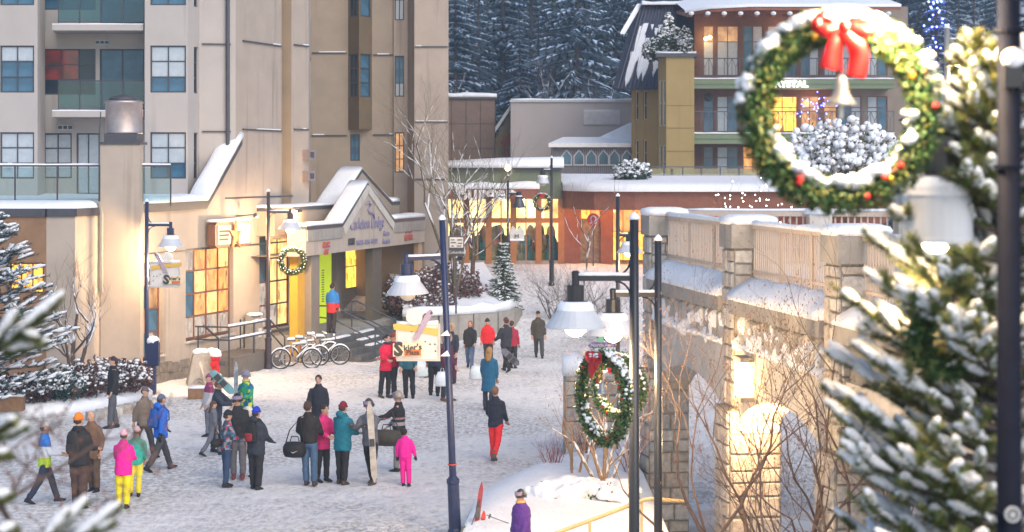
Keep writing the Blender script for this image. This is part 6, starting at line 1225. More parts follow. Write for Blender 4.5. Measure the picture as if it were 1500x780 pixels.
for pts, r0 in (([(-30, 760), (20, 728), (80, 690), (150, 645), (175, 610)], .010), ([(20, 728), (35, 690), (52, 668), (58, 640)], .006), ([(-30, 640), (0, 655), (60, 700), (120, 716)], .006), ([(80, 690), (130, 690), (190, 650), (250, 590)], .005), ([(10, 600), (60, 620), (90, 650)], .004), ([(150, 645), (200, 640), (230, 700)], .004), ([(60, 780), (120, 740), (200, 720)], .004), ([(-20, 690), (40, 640), (85, 625), (110, 580)], .005)):
    P3 = [W(x, y, 9 + .05 * i) for i, (x, y) in enumerate(pts)]; mb.tube(P3, [r0 * (1 - .6 * i / len(P3)) for i in range(len(P3))], 5)
    for _ in range(14):
        i = rg.randrange(len(P3) - 1); c = P3[i].lerp(P3[i + 1], rg.random()); d = Vector((rg.uniform(-1, 1), rg.uniform(-.5, .5), rg.uniform(-1, 1))).normalized() * rg.uniform(.05, .13); mb.tube([c, c + d], [.003, .0015], 4)
        e = c + d; v = Vector((rg.uniform(-.4, .4), 0, -1)).normalized() * .022; w_ = Vector((.008, .004, 0)); lf.add([e, e + v * .5 + w_, e + v, e + v * .5 - w_], [(0, 1, 2, 3)])
mb.build('twig', M('russet_bark'), tg); lf.build('dry_leaves', M('dull_leaf', (.16, .07, .05), .8), tg)
# tree with blue lights, lights on the hotel and over the bridge
bt = thing('conifer_tree', 'snowy tree wound with blue fairy lights at the top right', 'tree', (XX(1372, 78), 78, 2.4)); mk(*conifer_meshes(12.5, 2.2, 91, .6), bt)
mb = MB(); rg = random.Random(4); blue = M('blue_fairy_bulb', (.1, .15, 1), .5, 0, emit=(.08, .12, 1), es=9)
for i in range(130): z = rg.uniform(3, 12); r = 2.0 * (1 - z / 12.6) + .1; a = -math.pi / 2 + rg.gauss(-.3, .45); mb.ell((r * math.cos(a), r * math.sin(a), z), (.045,) * 3, 5, 4)
mb.build('blue_lights', blue, bt)
bls = thing('light_string', 'blue fairy lights draped over the hotel balcony railing', 'lights', W(1200, 165, 96), world=True); mb = MB(); mb.tube([W(x, y, 96) for x, y in ((1170, 142), (1195, 150), (1215, 147), (1180, 160), (1210, 168))], .008, 4); mb.build('cable', inkp, bls); mb = MB()
for i in range(34): mb.ell(W(rg.gauss(1195, 14), rg.gauss(156, 8), 96 + rg.uniform(-.1, .2)), (.03,) * 3, 5, 4)
mb.build('bulb', blue, bls)
wlt = bare('bare_tree', 'small bare tree hung with tiny white lights above the bridge', (XX(1105, 70), 70, 2.0), 4.6, 3, .5, 4, .06, 95, barkm, None, kids=3, up=.3)
mb = MB()
for i in range(60): mb.ell(Vector((rg.gauss(0, .7), rg.gauss(0, .4), rg.gauss(3.4, .45))), (.022,) * 3, 5, 4)
mb.build('white_lights', M('white_fairy_bulb', (1, .95, .85), .5, 0, emit=(1, .93, .8), es=8), wlt)

hm_ = bpy.data.materials.new('evening_haze'); hm_.use_nodes = True; ht_ = hm_.node_tree; ht_.nodes.clear(); ho = ht_.nodes.new('ShaderNodeOutputMaterial'); hv = ht_.nodes.new('ShaderNodeVolumePrincipled'); hv.inputs['Color'].default_value = (.55, .75, 1, 1); hv.inputs['Density'].default_value = .0009; ht_.links.new(hv.outputs[0], ho.inputs['Volume'])
mb = MB(); mb.box(-140, 140, -50, 250, -2.6, 66); mb.build('haze', hm_, None, False, 'stuff')
# ------------------------------------------------------------------ people
SK = M('skin', (.52, .30, .21), .55, .06, 6); EYE = M('eye_dark', (.03, .02, .02), .4, 0); LIP = M('lip', (.35, .12, .10), .5, 0)
def cloth(c, rough=.8): return M('cloth_%03d_%03d_%03d' % tuple(int(x * 255) for x in c), c, rough, .14, 9, .25, 22)
BLK, NAVY, GREY, CHAR = (.014, .014, .017), (.018, .026, .055), (.16, .16, .17), (.035, .035, .04)
FOLD = bpy.data.textures.new('cloth_folds', 'CLOUDS'); FOLD.noise_scale = .11
def folds(o, st):
    m = o.modifiers.new('folds', 'DISPLACE'); m.texture = FOLD; m.strength = st; m.mid_level = .5; m.texture_coords = 'GLOBAL'; return o
def hand(mb, w, d, side, k=1.):
    d = Vector(d).normalized(); s_ = d.cross(Vector((0, 1, 0))); s_ = s_.normalized() if s_.length > .1 else Vector((1, 0, 0)); nn = s_.cross(d)
    p = Vector(w) + d * .045; mb.loft([[p + d * a + s_ * x * wd + nn * y * .013 for x, y in ((-1, -1), (1, -1), (1, 1), (-1, 1))] for a, wd in ((-.05, .025), (-.02, .036), (.03, .04), (.045, .036))])
    for i, ln in enumerate((.062, .072, .068, .052)):
        b = p + d * .042 + s_ * (-.03 + .02 * i); c = b + d * ln * .55 + nn * .006; e = c + d * ln * .4 + nn * .022; mb.tube([b, c, e], [.0095, .009, .007], 5)
    b = p + s_ * (-.036 * side) - d * .01; mb.tube([b, b + s_ * (-.022 * side) + d * .03, b + s_ * (-.026 * side) + d * .058 + nn * .01], [.011, .010, .008], 5)
def person(px, py, top, head, label, jk, pt, hat=('hair', (.06, .035, .02)), boot=BLK, legs=((.06, .03), (-.05, .05)), arms=((.1, .12, .35), (.05, .12, .3)), hem=.80, puff=1., bands=None, hood=None, glove=None, z=None, Y=None, scarf=None, bend=0., skin=SK, flare=1., wide=1., jk2=None, H=None):
    Y = Y or GY(py); x = XX(px, Y); z = gz(x, Y) if z is None else z; H = H or (py - top) / F * Y; s = H / 1.76
    t = thing('person', label, 'person', (x, Y, z), -R(head), 'people in the plaza', scale=s); t.rotation_euler.x = rnd.uniform(-.035, .035); t.rotation_euler.y = rnd.uniform(-.04, .04)
    hips = [Vector((-.09, 0, .90)), Vector((.09, 0, .90))]; legp = []
    for i, (sw, kn) in enumerate(legs):
        h = hips[i]; k = h + Vector(((-1, 1)[i] * .015, math.sin(sw), -math.cos(sw))) * .42; a = k + Vector((0, math.sin(sw - kn), -math.cos(sw - kn))) * .42; legp.append([h, k, a, sw - kn])
    low = min(l[2].z for l in legp); dz = Vector((0, 0, .07 - low))
    for l in legp: l[0] = l[0] + dz; l[1] = l[1] + dz; l[2] = l[2] + dz
    bq = Matrix.Rotation(-bend, 3, 'X'); hp = Vector((0, 0, .92)) + dz
    up = lambda v: hp + bq @ (Vector(v) - Vector((0, 0, .92)))
    armp = []
    for i, (pi, ab_, el) in enumerate(arms):
        sg = (-1, 1)[i]; S = up((sg * .165, 0, 1.385)); dv = bq @ Vector((sg * math.sin(ab_), math.sin(pi) * math.cos(ab_), -math.cos(pi) * math.cos(ab_))); E = S + dv * .28; d2 = bq @ Vector((sg * math.sin(ab_) * .3 - sg * max(0, el - .6) * .35, math.sin(pi + el), -math.cos(pi + el))).normalized(); Wr = E + d2 * .24; armp.append((S, E, Wr, d2))
    # body, one fused surface
    b = MB()
    def ringz(v, rx, ry, n=14): return [up((rx * math.cos(2 * math.pi * k / n), v[1] + ry * math.sin(2 * math.pi * k / n), v[2])) for k in range(n)]
    b.loft([ringz((0, y, zz), rx, ry) for zz, rx, ry, y in ((.84, .13, .09, 0), (.95, .15, .10, 0), (1.1, .13, .09, 0), (1.3, .16, .10, 0), (1.42, .16, .085, 0), (1.47, .07, .065, .0), (1.52, .055, .06, .005), (1.56, .055, .06, .01))])
    b.ell(up((0, .012, 1.635)), (.075, .093, .108), 14, 10); b.ell(up((0, .03, 1.575)), (.056, .07, .06), 12, 8); b.ell(up((0, .106, 1.615)), (.016, .022, .026), 8, 6)
    for sg in (-1, 1): b.ell(up((sg * .077, .0, 1.625)), (.013, .022, .032), 8, 6)
    for h, k, a, _ in legp: b.tube([h, k, a], [.075, .05, .036], 10)
    for S, E, Wr, d2 in armp: b.tube([S, E, Wr, Wr + d2 * .05], [.048, .038, .028, .026], 10)
    bo = smooth_mod(b.build('body', skin, t), .016, 2)
    if not glove:
        
        for i, a in enumerate(armp): hb_ = MB(); hand(hb_, a[2] + a[3] * .02, a[3], (-1, 1)[i]); hb_.build('hand', skin, bo, True)
    f = MB()
    for sg in (-1, 1): f.ell(up((sg * .032, .094, 1.642)), (.012, .008, .007), 6, 4); f.loft([[up((sg * .048, .088, 1.662)), up((sg * .018, .102, 1.664)), up((sg * .018, .1, 1.670)), up((sg * .048, .086, 1.668))], [up((sg * .048, .082, 1.662)), up((sg * .018, .092, 1.664)), up((sg * .018, .09, 1.670)), up((sg * .048, .08, 1.668))]])
    f.build('eyes', EYE, bo); f = MB(); f.ell(up((0, .099, 1.575)), (.022, .007, .007), 7, 4); f.build('mouth', LIP, bo)
    # jacket
    j = MB(); P_ = puff
    prof = [(hem, .185 * flare, .135 * flare), (hem + .05, .188 * flare, .14 * flare), (.95, .18, .135), (1.1, .178, .132), (1.25, .185, .138), (1.36, .18, .125), (1.43, .135, .10), (1.475, .085, .085), (1.53, .076, .08)]
    prof = [p for i, p in enumerate(prof) if i < 2 or p[0] > hem + .07]
    j.loft([ringz((0, 0, zz), rx * P_ * wide, ry * P_ * wide, 18) for zz, rx, ry in prof])
    for S, E, Wr, d2 in armp: j.tube([up((0, 0, 1.415)).lerp(S, .45), S.lerp(E, .08), S.lerp(E, .5), E, E.lerp(Wr, .5), Wr], [.05 * P_, .072 * P_, .074 * P_, .068 * P_, .06 * P_, .047 * P_], 12)
    if hood: j.ell(up((0, -.10, 1.50)), (.11, .075, .085), 12, 8)
    jm = cloth(jk)
    if bands: jm = band_mat(jk, bands)
    folds(smooth_mod(j.build('jacket', jm, t), .02, 5), .035)
    if scarf: q = MB(); q.torus(up((0, .01, 1.51)), .075, .032, 18, 8, (0, 0, 1)); q.build('scarf', cloth(scarf), t, True)
    # trousers
    q = MB(); q.loft([[Vector((rx * math.cos(2 * math.pi * k / 16), ry * math.sin(2 * math.pi * k / 16), zz)) + dz for k in range(16)] for zz, rx, ry in ((1.0, .155, .115), (.92, .165, .125), (.83, .16, .125), (.79, .12, .10))])
    for h, k, a, _ in legp: q.tube([h + Vector((0, 0, -.02)), h.lerp(k, .5), k, k.lerp(a, .6), a + Vector((0, 0, .03))], [.098 * wide, .09 * wide, .076 * wide, .07 * wide, .066 * wide], 12)
    folds(smooth_mod(q.build('trousers', cloth(pt), t), .02, 3), .03)
    for i, (h, k, a, ang) in enumerate(legp):
        q = MB(); fd = Vector((0, math.cos(ang * .6), math.sin(ang * .6))); u_ = Vector((0, -fd.z, fd.y)); c = a - u_ * .02
        q.loft([[c + fd * y + Vector((xw * math.cos(m), 0, 0)) + u_ * (zc + zr * math.sin(m)) for m in [2 * math.pi * g / 10 for g in range(10)]] for y, xw, zc, zr in ((-.075, .028, -.005, .035), (-.05, .043, 0, .048), (.04, .048, -.004, .046), (.11, .05, -.016, .034), (.16, .04, -.024, .024), (.185, .02, -.03, .014))]); q.tube([a - u_ * .01, a + u_ * .13], [.05, .058], 10)
        smooth_mod(q.build('boot', cloth(boot), t), .014, 1)
    if glove:
        for i, a in enumerate(armp): q = MB(); hand(q, a[2] + a[3] * .01, a[3], (-1, 1)[i]); q.tube([a[2] - a[3] * .04, a[2] + a[3] * .03], [.045, .036], 10); q.build('glove', cloth(glove), t, True)
    kind, hc = hat[0], hat[1]; q = MB()
    def dome(zb, rx, ry, rz, y0=0, n=18, back=0):
        rings = []
        for i in range(7):
            tt = i / 6 * math.pi / 2; rr = max(.03, math.cos(tt)); rings.append([up((rx * rr * math.cos(2 * math.pi * k / n), y0 + ry * rr * math.sin(2 * math.pi * k / n) - .0, zb + rz * math.sin(tt) - back * (0 if math.sin(2 * math.pi * k / n) > 0 else -math.sin(2 * math.pi * k / n)) * (1 - i / 6))) for k in range(n)])
        q.loft(rings)
    hm = cloth(hc, .9)
    if kind == 'beanie':
        dome(1.655, .088, .105, .125, .005, back=.03); q.torus(up((0, .005, 1.665)), .09, .018, 20, 7, (0, .15, 1)); o = q.build('beanie', hm, t, True)
        if len(hat) > 2: q = MB(); q.ell(up((0, 0, 1.80)), (.035, .035, .035), 8, 6); q.build('pompom', cloth(hat[2]), o, True)
        q = MB(); q.ell(up((0, -.03, 1.62)), (.082, .075, .06), 10, 8); q.build('hair', cloth((.05, .03, .02)), t, True)
    elif kind == 'helmet':
        dome(1.63, .105, .125, .15, -.0, back=.05); q.torus(up((0, 0, 1.63)), .108, .014, 20, 6, (0, .2, 1)); o = q.build('helmet', M('helmet_%d' % int(hc[0] * 999), hc, .3, .05, 6), t, True)
        q = MB(); q.loft([[up((.10 * math.sin(a), .112 * math.cos(a) + .012, zz)) for a in [-1.2 + 2.4 * k / 10 for k in range(11)]] for zz in (1.655, 1.72)] , False, closed=False); q.loft([[up((.115 * math.sin(a), .128 * math.cos(a) + .012, zz)) for a in [-1.0 + 2.0 * k / 10 for k in range(11)]] for zz in (1.65, 1.725)], False, closed=False); q.build('goggles', M('goggle_lens', (.25, .2, .3), .1, .1), o, True)
    elif kind == 'cap':
        dome(1.665, .086, .102, .10, 0, back=.02); q.loft([[up((.07 * math.sin(a), .09 * math.cos(a) + o_, 1.675 - o_ * .2)) for a in [-1 + 2 * k / 8 for k in range(9)]] for o_ in (0, .075)], False, closed=False); q.build('cap', hm, t, True)
        q = MB(); q.ell(up((0, -.025, 1.63)), (.083, .08, .075), 10, 8); q.build('hair', cloth((.06, .04, .03)), t, True)
    elif kind == 'furhood':
        q.ell(up((0, -.02, 1.63)), (.125, .12, .15), 14, 10, jit=.05, rg=rnd); q.torus(up((0, .075, 1.63)), .10, .035, 18, 7, (0, 1, .1)); q.build('hood', hm, t, True)
    elif kind == 'bald':
        q.ell(up((0, -.02, 1.625)), (.081, .086, .07), 12, 8); q.build('hair', hm, t, True)
    else:
        dome(1.645, .088, .104, .112, -.008, back=.075); q.ell(up((0, -.045, 1.635)), (.083, .07, .085), 12, 8)
        if kind == 'long': q.loft([[up((rx * math.cos(2 * math.pi * k / 10), yy + .035 * math.sin(2 * math.pi * k / 10), zz)) for k in range(10)] for zz, rx, yy in ((1.66, .085, -.045), (1.56, .09, -.07), (1.45, .085, -.10), (1.37, .05, -.125))])
        if kind == 'bun': q.ell(up((0, -.11, 1.70)), (.045, .045, .045), 8, 6)
        q.build('hair', hm, t, True)
    return t, up, armp, s
def band_mat(base, bands):
    nm = 'banded_%s' % len(MATS); m = M(nm, base, .8, .1, 9, .2, 22).copy(); MATS[nm + 'x'] = m; t = m.node_tree; b = t.nodes['Principled BSDF']; N = t.nodes.new; L = t.links.new
    tc = N('ShaderNodeTexCoord')
    r = N('ShaderNodeValToRGB'); r.color_ramp.interpolation = 'CONSTANT'
    if bands[0] == 'plaid':
        ck = N('ShaderNodeTexVoronoi'); ck.distance = 'CHEBYCHEV'; ck.inputs['Scale'].default_value = 13; L(tc.outputs['Object'], ck.inputs['Vector']); se = N('ShaderNodeSeparateColor'); L(ck.outputs['Color'], se.inputs[0]); L(se.outputs[0], r.inputs[0]); cols = bands[1]
        els = r.color_ramp.elements
        for i, c in enumerate(cols):
            e = els[i] if i < 2 else els.new(i / len(cols)); e.position = i / len(cols); e.color = (*c, 1)
    else:
        sx = N('ShaderNodeSeparateXYZ'); L(tc.outputs['Object'], sx.inputs[0]); mr = N('ShaderNodeMapRange'); mr.inputs[1].default_value = .7; mr.inputs[2].default_value = 1.6; L(sx.outputs[2], mr.inputs[0]); L(mr.outputs[0], r.inputs[0]); els = r.color_ramp.elements
        for i, (p, c) in enumerate(bands): e = els[i] if i < 2 else els.new((p - .7) / .9); e.position = (p - .7) / .9; e.color = (*c, 1)
    for l in list(b.inputs['Base Color'].links): t.links.remove(l)
    L(r.outputs[0], b.inputs['Base Color']); return m
def backpack(label, pr, c, c2=None):
    t, up, armp, s = pr; o = thing('backpack', label, 'backpack', t.location, t.rotation_euler.z, 'backpacks', scale=s); o.rotation_euler = t.rotation_euler
    q = MB(); q.loft([[up((rx * math.cos(a), -.19 + ry * math.sin(a), zz)) for a in [2 * math.pi * k / 14 for k in range(14)]] for zz, rx, ry in ((1.02, .10, .05), (1.05, .14, .085), (1.2, .145, .09), (1.36, .13, .08), (1.45, .08, .05))]); smooth_mod(q.build('pack', cloth(c), o), .016, 2)
    q = MB(); q.loft([[up((rx * math.cos(a), -.285 + .03 * math.sin(a), zz)) for a in [2 * math.pi * k / 10 for k in range(10)]] for zz, rx in ((1.06, .07), (1.09, .10), (1.2, .10), (1.23, .07))]); q.build('pocket', cloth(c2 or c), o, True)
    for sg in (-1, 1): q = MB(); q.tube([up((sg * .08, -.13, 1.44)), up((sg * .10, .0, 1.50)), up((sg * .11, .13, 1.38)), up((sg * .13, .13, 1.2)), up((sg * .15, -.10, 1.08))], .016, 6); q.build('strap', cloth(c), o)
def duffel(label, pos, rotz, c, L_=.5, r=.15, strap=None):
    o = thing('duffel_bag', label, 'bag', pos, rotz, 'bags carried in the plaza'); q = MB(); q.loft([[(x, k_ * r * math.cos(a), k_ * r * math.sin(a) * .9 + r) for a in [2 * math.pi * k / 14 for k in range(14)]] for x, k_ in ((-L_ / 2, .6), (-L_ / 2 + .04, .95), (0, 1.03), (L_ / 2 - .04, .95), (L_ / 2, .6))]); q.build('bag', cloth(c), o, True)
    q = MB(); q.tube([(-.1, 0, 2 * r - .02), (-.07, 0, 2 * r + .09), (.07, 0, 2 * r + .09), (.1, 0, 2 * r - .02)], .012, 6); q.build('handle', cloth(c), o)
    if strap: q = MB(); q.tube([(-L_ / 2 + .03, 0, r * 1.7), Vector((-L_ / 4, 0, r * 1.7 + strap * .5)), Vector((.12, 0, r * 1.7 + strap)), Vector((L_ / 2 - .02, 0, r * 1.8))], .013, 6); q.build('strap', cloth(c), o)
    return o
def shopbag(label, pos, c, w_=.30, h=.36):
    o = thing('shopping_bag', label, 'bag', pos, R(15), 'shopping bags'); q = MB(); q.loft([[(x * sx, y * sy, zz) for x, y in ((-1, -1), (0, -1.15), (1, -1), (1, 1), (0, 1.1), (-1, 1))] for zz, sx, sy in ((0, w_ * .42, .06), (.04, w_ * .5, .08), (h * .6, w_ * .48, .07), (h, w_ * .3, .03))]); q.build('bag', M('plastic_bag_%d' % int(c[1] * 99), c, .4, .1, 10), o, True)
    q = MB(); q.tube([(-.06, 0, h - .02), (-.03, 0, h + .1), (.03, 0, h + .1), (.06, 0, h - .02)], .008, 5); q.build('handle', M('plastic_bag_%d' % int(c[1] * 99)), o)
WALK = ((.38, .12), (-.32, .25)); WALK2 = ((-.30, .3), (.36, .1)); STAND = ((.03, .03), (-.03, .05)); HANDS = ((.35, .1, 1.0), (.35, .1, 1.0)); SWING = ((.45, .12, .35), (-.4, .12, .25)); POCK = ((-.1, .22, .5), (-.1, .22, .5))
person(66, 738, 616, 70, 'person in blue white and lime jacket with pale cap, facing right', (.02, .16, .55), NAVY, ('cap', (.5, .5, .5)), bands=[(.7, (.42, .62, .03)), (.98, (.6, .62, .66)), (1.22, (.02, .17, .55))], legs=WALK, arms=HANDS)
backpk = person(117, 746, 606, 20, 'person in bulky black jacket with orange hat, seen from behind', BLK, (.07, .035, .025), ('beanie', (.75, .20, .02)), wide=1.15, arms=HANDS)
backpack('dark backpack worn by the person with the orange hat', backpk, (.02, .018, .018))
person(138, 722, 601, 200, 'person in brown coat with cropped hair behind the orange hat', (.16, .085, .05), (.10, .06, .04), ('bald', (.25, .15, .10)), arms=POCK, hem=.72)
person(180, 745, 630, 5, 'person in hot pink jacket and bright yellow trousers, back turned', (.80, .01, .28), (.78, .62, .01), ('beanie', (.62, .35, .40)), wide=1.08, hem=.74, arms=HANDS)
person(197, 728, 625, -10, 'person in teal green jacket and yellow trousers behind the pink jacket', (.03, .35, .28), (.72, .60, .05), ('beanie', (.45, .30, .30)), arms=((.2, .15, .5), (.2, .15, .3)))
person(209, 670, 564, 120, 'person in khaki brown jacket and dark trousers left of the blue jacket', (.17, .13, .10), (.03, .028, .03), ('cap', (.12, .10, .11)), legs=WALK, arms=SWING)
pb_ = person(234, 690, 573, 45, 'person in bright blue jacket and charcoal trousers striding to the right', (.01, .12, .55), (.045, .045, .05), ('cap', (.10, .14, .22)), legs=((.5, .15), (-.38, .25)), arms=SWING, glove=BLK, hood=True)
backpack('blue backpack on the striding person in the blue jacket', pb_, (.008, .07, .30))
person(164, 628, 522, -110, 'slim person all in black walking past the garden bed', BLK, (.08, .085, .10), ('hair', (.05, .03, .03)), legs=((.12, .08), (-.1, .1)), arms=POCK)
pp = person(331, 714, 602, 60, 'person in navy and red checked jacket with black beanie and blue trousers', (.03, .04, .08), (.025, .05, .11), ('beanie', BLK), bands=('plaid', [(.03, .05, .09), (.03, .05, .09), (.45, .03, .05), (.05, .12, .2), (.25, .25, .28)]), arms=HANDS, hem=.84)
duffel('small black shoulder bag at the hip of the checked jacket', (XX(322, GY(714)) - .05, GY(714) - .1, .85), R(70), BLK, .3, .1, .45)
person(349, 702, 578, 175, 'person in black jacket and black helmet facing the camera', BLK, (.14, .13, .14), ('helmet', (.02, .02, .022)), arms=((.05, .12, .25), (.05, .12, .25)), boot=(.2, .05, .05))
pq = person(375, 718, 597, 28, 'person in dark navy parka with royal blue beanie, back to the camera', (.02, .026, .04), BLK, ('beanie', (.01, .04, .42)), hem=.74, wide=1.12, arms=((.05, .16, .3), (.3, .12, .8)), glove=BLK, hood=True)
backpack('black daypack with red side pocket on the navy parka', pq, (.01, .01, .012), (.25, .02, .03))
person(362, 700, 597, 330, 'person in cream coat with fluffy white hood, half hidden behind the parka', (.48, .42, .33), (.33, .29, .24), ('furhood', (.62, .56, .48)), hem=.62)
pg = person(363, 648, 543, 215, 'skier in green and blue checked jacket with grey helmet and goggles', (.04, .3, .08), (.03, .04, .04), ('helmet', (.20, .21, .24)), bands=('plaid', [(.04, .35, .06), (.01, .15, .25), (.02, .25, .12), (.45, .55, .03), (.01, .08, .22)]), arms=((.4, .15, 1.3), (.2, .15, .6)), scarf=(.5, .42, .2))
person(318, 662, 556, 100, 'person in dark navy jacket with auburn hair holding a snowboard', (.03, .038, .06), (.05, .055, .075), ('hair', (.30, .10, .03)), arms=((.9, .2, .8), (.9, .2, .8)), bend=.12)
person(311, 668, 585, 70, 'shorter person in grey jacket with brown hair beside the snowboard', (.13, .13, .15), (.12, .13, .16), ('long', (.10, .045, .03)), legs=WALK)
person(304, 640, 548, 240, 'person in white and plum jacket at the back of the left group', (.5, .47, .47), (.15, .15, .18), ('cap', (.25, .06, .16)), bands=[(.7, (.48, .45, .45)), (1.25, (.25, .03, .10))])
def board(label, a, b, w_, c, c2, kind='snowboard'):
    o = thing(kind, label, kind, a, world=True, group=None); a, b = Vector(a), Vector(b); d = b - a; s_ = d.cross(Vector((0, 1, 0))).normalized() * w_ / 2; th = Vector((0, .018, 0)); q = MB(); rings = []
    for k in range(13):
        f = k / 12; e = min(f, 1 - f); wd = 1 if e > .14 else max(.2, math.sin(e / .14 * math.pi / 2)); wd *= 1 - .12 * math.sin(math.pi * f); cpt = a + d * f - Vector((0, .12 * max(0, .14 - e) * 4 * .3, 0)); rings.append([cpt - s_ * wd, cpt + s_ * wd, cpt + s_ * wd + th, cpt - s_ * wd + th])
    q.loft(rings); q.build('deck' if kind == 'snowboard' else 'blade', M(kind + '_%d' % int(c[1] * 999), c, .35, .0, 5, c2=c2), o)
    for f in (.35, .6) if kind == 'snowboard' else (.45,): q = MB(); c_ = a + d * f; q.hexa([c_ - s_ * .7 - th, c_ + s_ * .7 - th, c_ + s_ * .7 - th * 5, c_ - s_ * .7 - th * 5], [p + d.normalized() * .15 for p in (c_ - s_ * .7 - th, c_ + s_ * .7 - th, c_ + s_ * .7 - th * 3, c_ - s_ * .7 - th * 3)]); q.build('binding', inkp, o)
Yb = GY(660); board('teal snowboard held up diagonally in the left group', W(342, 577, Yb - .4), W(309, 543, Yb - .6), .2, (.10, .28, .30), (.25, .45, .50))
Yb = GY(646); board('pair of grey skis held upright by the checked skier', W(344, 640, Yb - .3), W(346, 530, Yb - .3), .11, (.10, .13, .16), (.4, .45, .5), 'ski')
person(467, 652, 548, 185, 'person in long dark navy coat walking toward the camera', (.013, .015, .024), (.02, .02, .028), ('hair', (.03, .02, .018)), legs=((.25, .1), (-.25, .2)), arms=((-.1, .12, .2), (.1, .25, .2)), hem=.62)
pm_ = person(455, 712, 587, 8, 'person in black jumper and blue jeans seen from behind', (.016, .012, .012), (.05, .10, .18), ('hair', (.06, .035, .025)), arms=((.25, .2, .9), (.25, .2, .9)), hem=.88, boot=(.05, .03, .025))
dfl = duffel('black sports bag with white curved mark slung behind the jeans', (XX(434, GY(712)) - .02, GY(712) - .12, .60), R(-12), (.012, .012, .014), .46, .19, .55)
mb = MB(); mb.tube([(-.02, -.195, .17), (.02, -.2, .145), (.12, -.185, .19)], [.004, .012, .002], 5); mb.build('curved_mark', M('sticker_white'), dfl)
person(472, 706, 592, 130, 'person in pink jacket and black trousers beyond the black jumper', (.62, .02, .16), BLK, ('hair', (.04, .025, .02)), hem=.74, arms=HANDS)
person(501, 710, 589, 30, 'person in teal quilted jacket with maroon beanie and tall boots', (.004, .14, .20), BLK, ('beanie', (.16, .012, .03)), hem=.72, puff=1.12, boot=(.06, .04, .03), arms=HANDS, hood=True)
person(545, 710, 585, 210, 'skier in grey jacket and dark helmet hugging a pair of skis', (.12, .12, .14), BLK, ('helmet', (.05, .05, .06)), arms=((.7, .15, 1.2), (.7, .15, 1.2)), boot=(.10, .07, .05), legs=((.15, .1), (-.15, .1)), glove=(.06, .05, .05))
Yb = GY(712); board('pair of pale worn skis held upright by the grey skier', W(549, 707, Yb - .25), W(541, 588, Yb - .35), .15, (.35, .28, .20), (.62, .58, .52), 'ski')
duffel('olive brown duffel bag carried between two skiers', W(566, 655, GY(700)), R(-10), (.05, .045, .035), .62, .2, .45)
person(585, 692, 574, 285, 'person in black jacket with pale stripes and tan helmet, facing left', BLK, (.22, .20, .20), ('helmet', (.30, .26, .22)), bands=[(.7, BLK), (1.02, (.30, .26, .28)), (1.10, BLK), (1.16, (.3, .15, .17)), (1.2, BLK)], arms=((.9, .15, .5), (.4, .15, .5)))
person(595, 713, 628, 10, 'small child in hot pink snowsuit with dark hair', (.82, .01, .30), (.80, .01, .28), ('bun', (.03, .018, .015)), wide=1.1, hem=.86, arms=((.1, .3, .2), (.1, .35, .2)), glove=BLK)
person(563, 583, 490, 140, 'person in bright red coat and dark boots at the left of the sign', (.68, .008, .05), BLK, ('hair', (.02, .015, .018)), hem=.74, boot=(.05, .04, .04), arms=HANDS, scarf=(.03, .03, .04))
person(577, 582, 488, 250, 'person in dark crimson jacket with rust hat beside the red coat', (.28, .008, .03), BLK, ('beanie', (.22, .05, .03)), arms=HANDS)
person(600, 584, 490, 180, 'person in black trousers mostly hidden behind the plaza sign', (.02, .1, .13), BLK, ('hair', (.05, .03, .02)))
person(622, 578, 484, 200, 'person in dark red trousers behind the plaza sign', (.02, .12, .15), (.2, .02, .04), ('hair', (.08, .05, .03)), Y=64)
person(636, 581, 486, 0, 'person in long black trousers behind the right of the plaza sign', NAVY, BLK, ('hair', (.05, .03, .02)))
shopbag('white plastic shopping bag with green print below the plaza sign', (XX(616, 61), 60.6, .38), (.66, .70, .68), .5, .5)
person(655, 592, 492, 120, 'person in plum coat behind the leaning lamp post', (.10, .012, .035), (.025, .025, .04), ('furhood', (.40, .26, .17)), hem=.6, boot=(.16, .07, .03), Y=57.5)
person(662, 562, 474, 200, 'person in navy jacket with tan fur hood right of the lamp post', (.02, .022, .035), (.05, .012, .03), ('furhood', (.42, .28, .18)), hem=.66)
shopbag('pale shopping bag held by the person in the plum coat', (XX(648, 57), 56.9, .5), (.70, .72, .75), .4, .42)
person(688, 540, 468, 185, 'person in black jacket and blue jeans with auburn hair walking', BLK, (.07, .11, .20), ('long', (.28, .10, .04)), legs=WALK, arms=SWING)
person(716, 535, 467, 190, 'person in bulky red jacket with black beanie in the distance', (.70, .012, .02), CHAR, ('beanie', BLK), wide=1.15, arms=POCK)
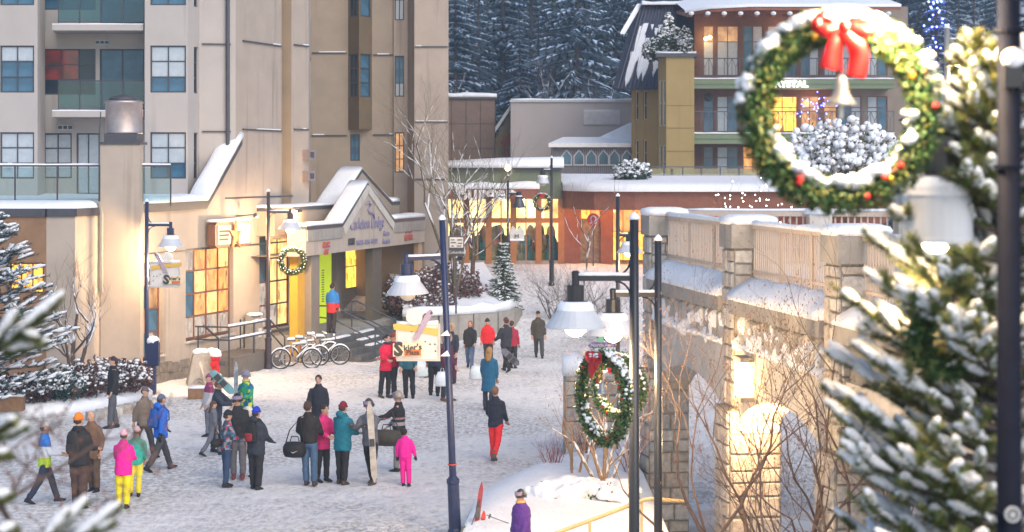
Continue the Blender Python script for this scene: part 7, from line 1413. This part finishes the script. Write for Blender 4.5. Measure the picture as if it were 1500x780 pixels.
person(741, 545, 463, 330, 'person in black jacket carrying gear under one arm', (.02, .022, .03), BLK, ('hair', (.10, .035, .02)), legs=WALK2, arms=((.2, .3, .9), (.2, .1, .5)))
Yb = GY(545); board('dark snowboard carried low by the person in black', W(735, 512, Yb - .3), W(760, 535, Yb - .35), .24, (.05, .05, .07), (.25, .22, .28))
person(752, 540, 470, 20, 'person in crimson jacket beyond the one carrying gear', (.35, .01, .04), BLK, ('hair', (.06, .03, .02)))
person(790, 525, 454, 178, 'person in olive brown coat walking alone up the snowy street', (.045, .035, .025), (.035, .035, .04), ('cap', (.03, .025, .025)), legs=WALK, arms=((.05, .2, .2), (-.05, .2, .2)), hem=.72, wide=1.08)
person(715, 602, 508, 15, 'person in long teal blue coat with golden hair', (.006, .10, .19), (.03, .03, .04), ('long', (.40, .20, .06)), hem=.52, flare=1.1)
shopbag('pale blue shopping bag beside the teal coat', (XX(697, 58), 57.6, .62), (.62, .70, .78), .34, .4)
person(727, 677, 566, 20, 'person in navy jacket and bright red ski trousers walking away', (.012, .015, .035), (.75, .015, .02), ('hair', (.22, .11, .06)), legs=((.12, .1), (-.3, .4)), arms=((.3, .2, .8), (.2, .1, .5)), boot=(.12, .09, .07))
person(486, 505, 408, 20, 'person in blue and red jacket climbing the porch steps by the lime panel', (.02, .16, .45), (.035, .025, .025), ('hair', (.03, .02, .02)), bands=[(.7, (.55, .03, .03)), (1.02, (.55, .03, .03)), (1.06, (.02, .16, .45))], Y=70.3, z=.9, H=1.78, hem=.7)
person(764, 845, 718, 235, 'child in purple jacket and black helmet at the bottom edge', (.07, .02, .20), (.04, .04, .06), ('helmet', (.03, .03, .035)), scarf=(.5, .33, .10), Y=33.6, z=-.15, wide=1.3)
person(1118, 850, 690, 290, 'person in olive jacket walking under the bridge', (.07, .07, .045), (.04, .04, .05), ('cap', (.05, .05, .04)), Y=40.5, z=-1.2, H=1.75, legs=WALK, arms=SWING)
finish_texts()
for l in [o for o in bpy.data.objects if o.type == 'LIGHT' and o.name != 'sun']: pass
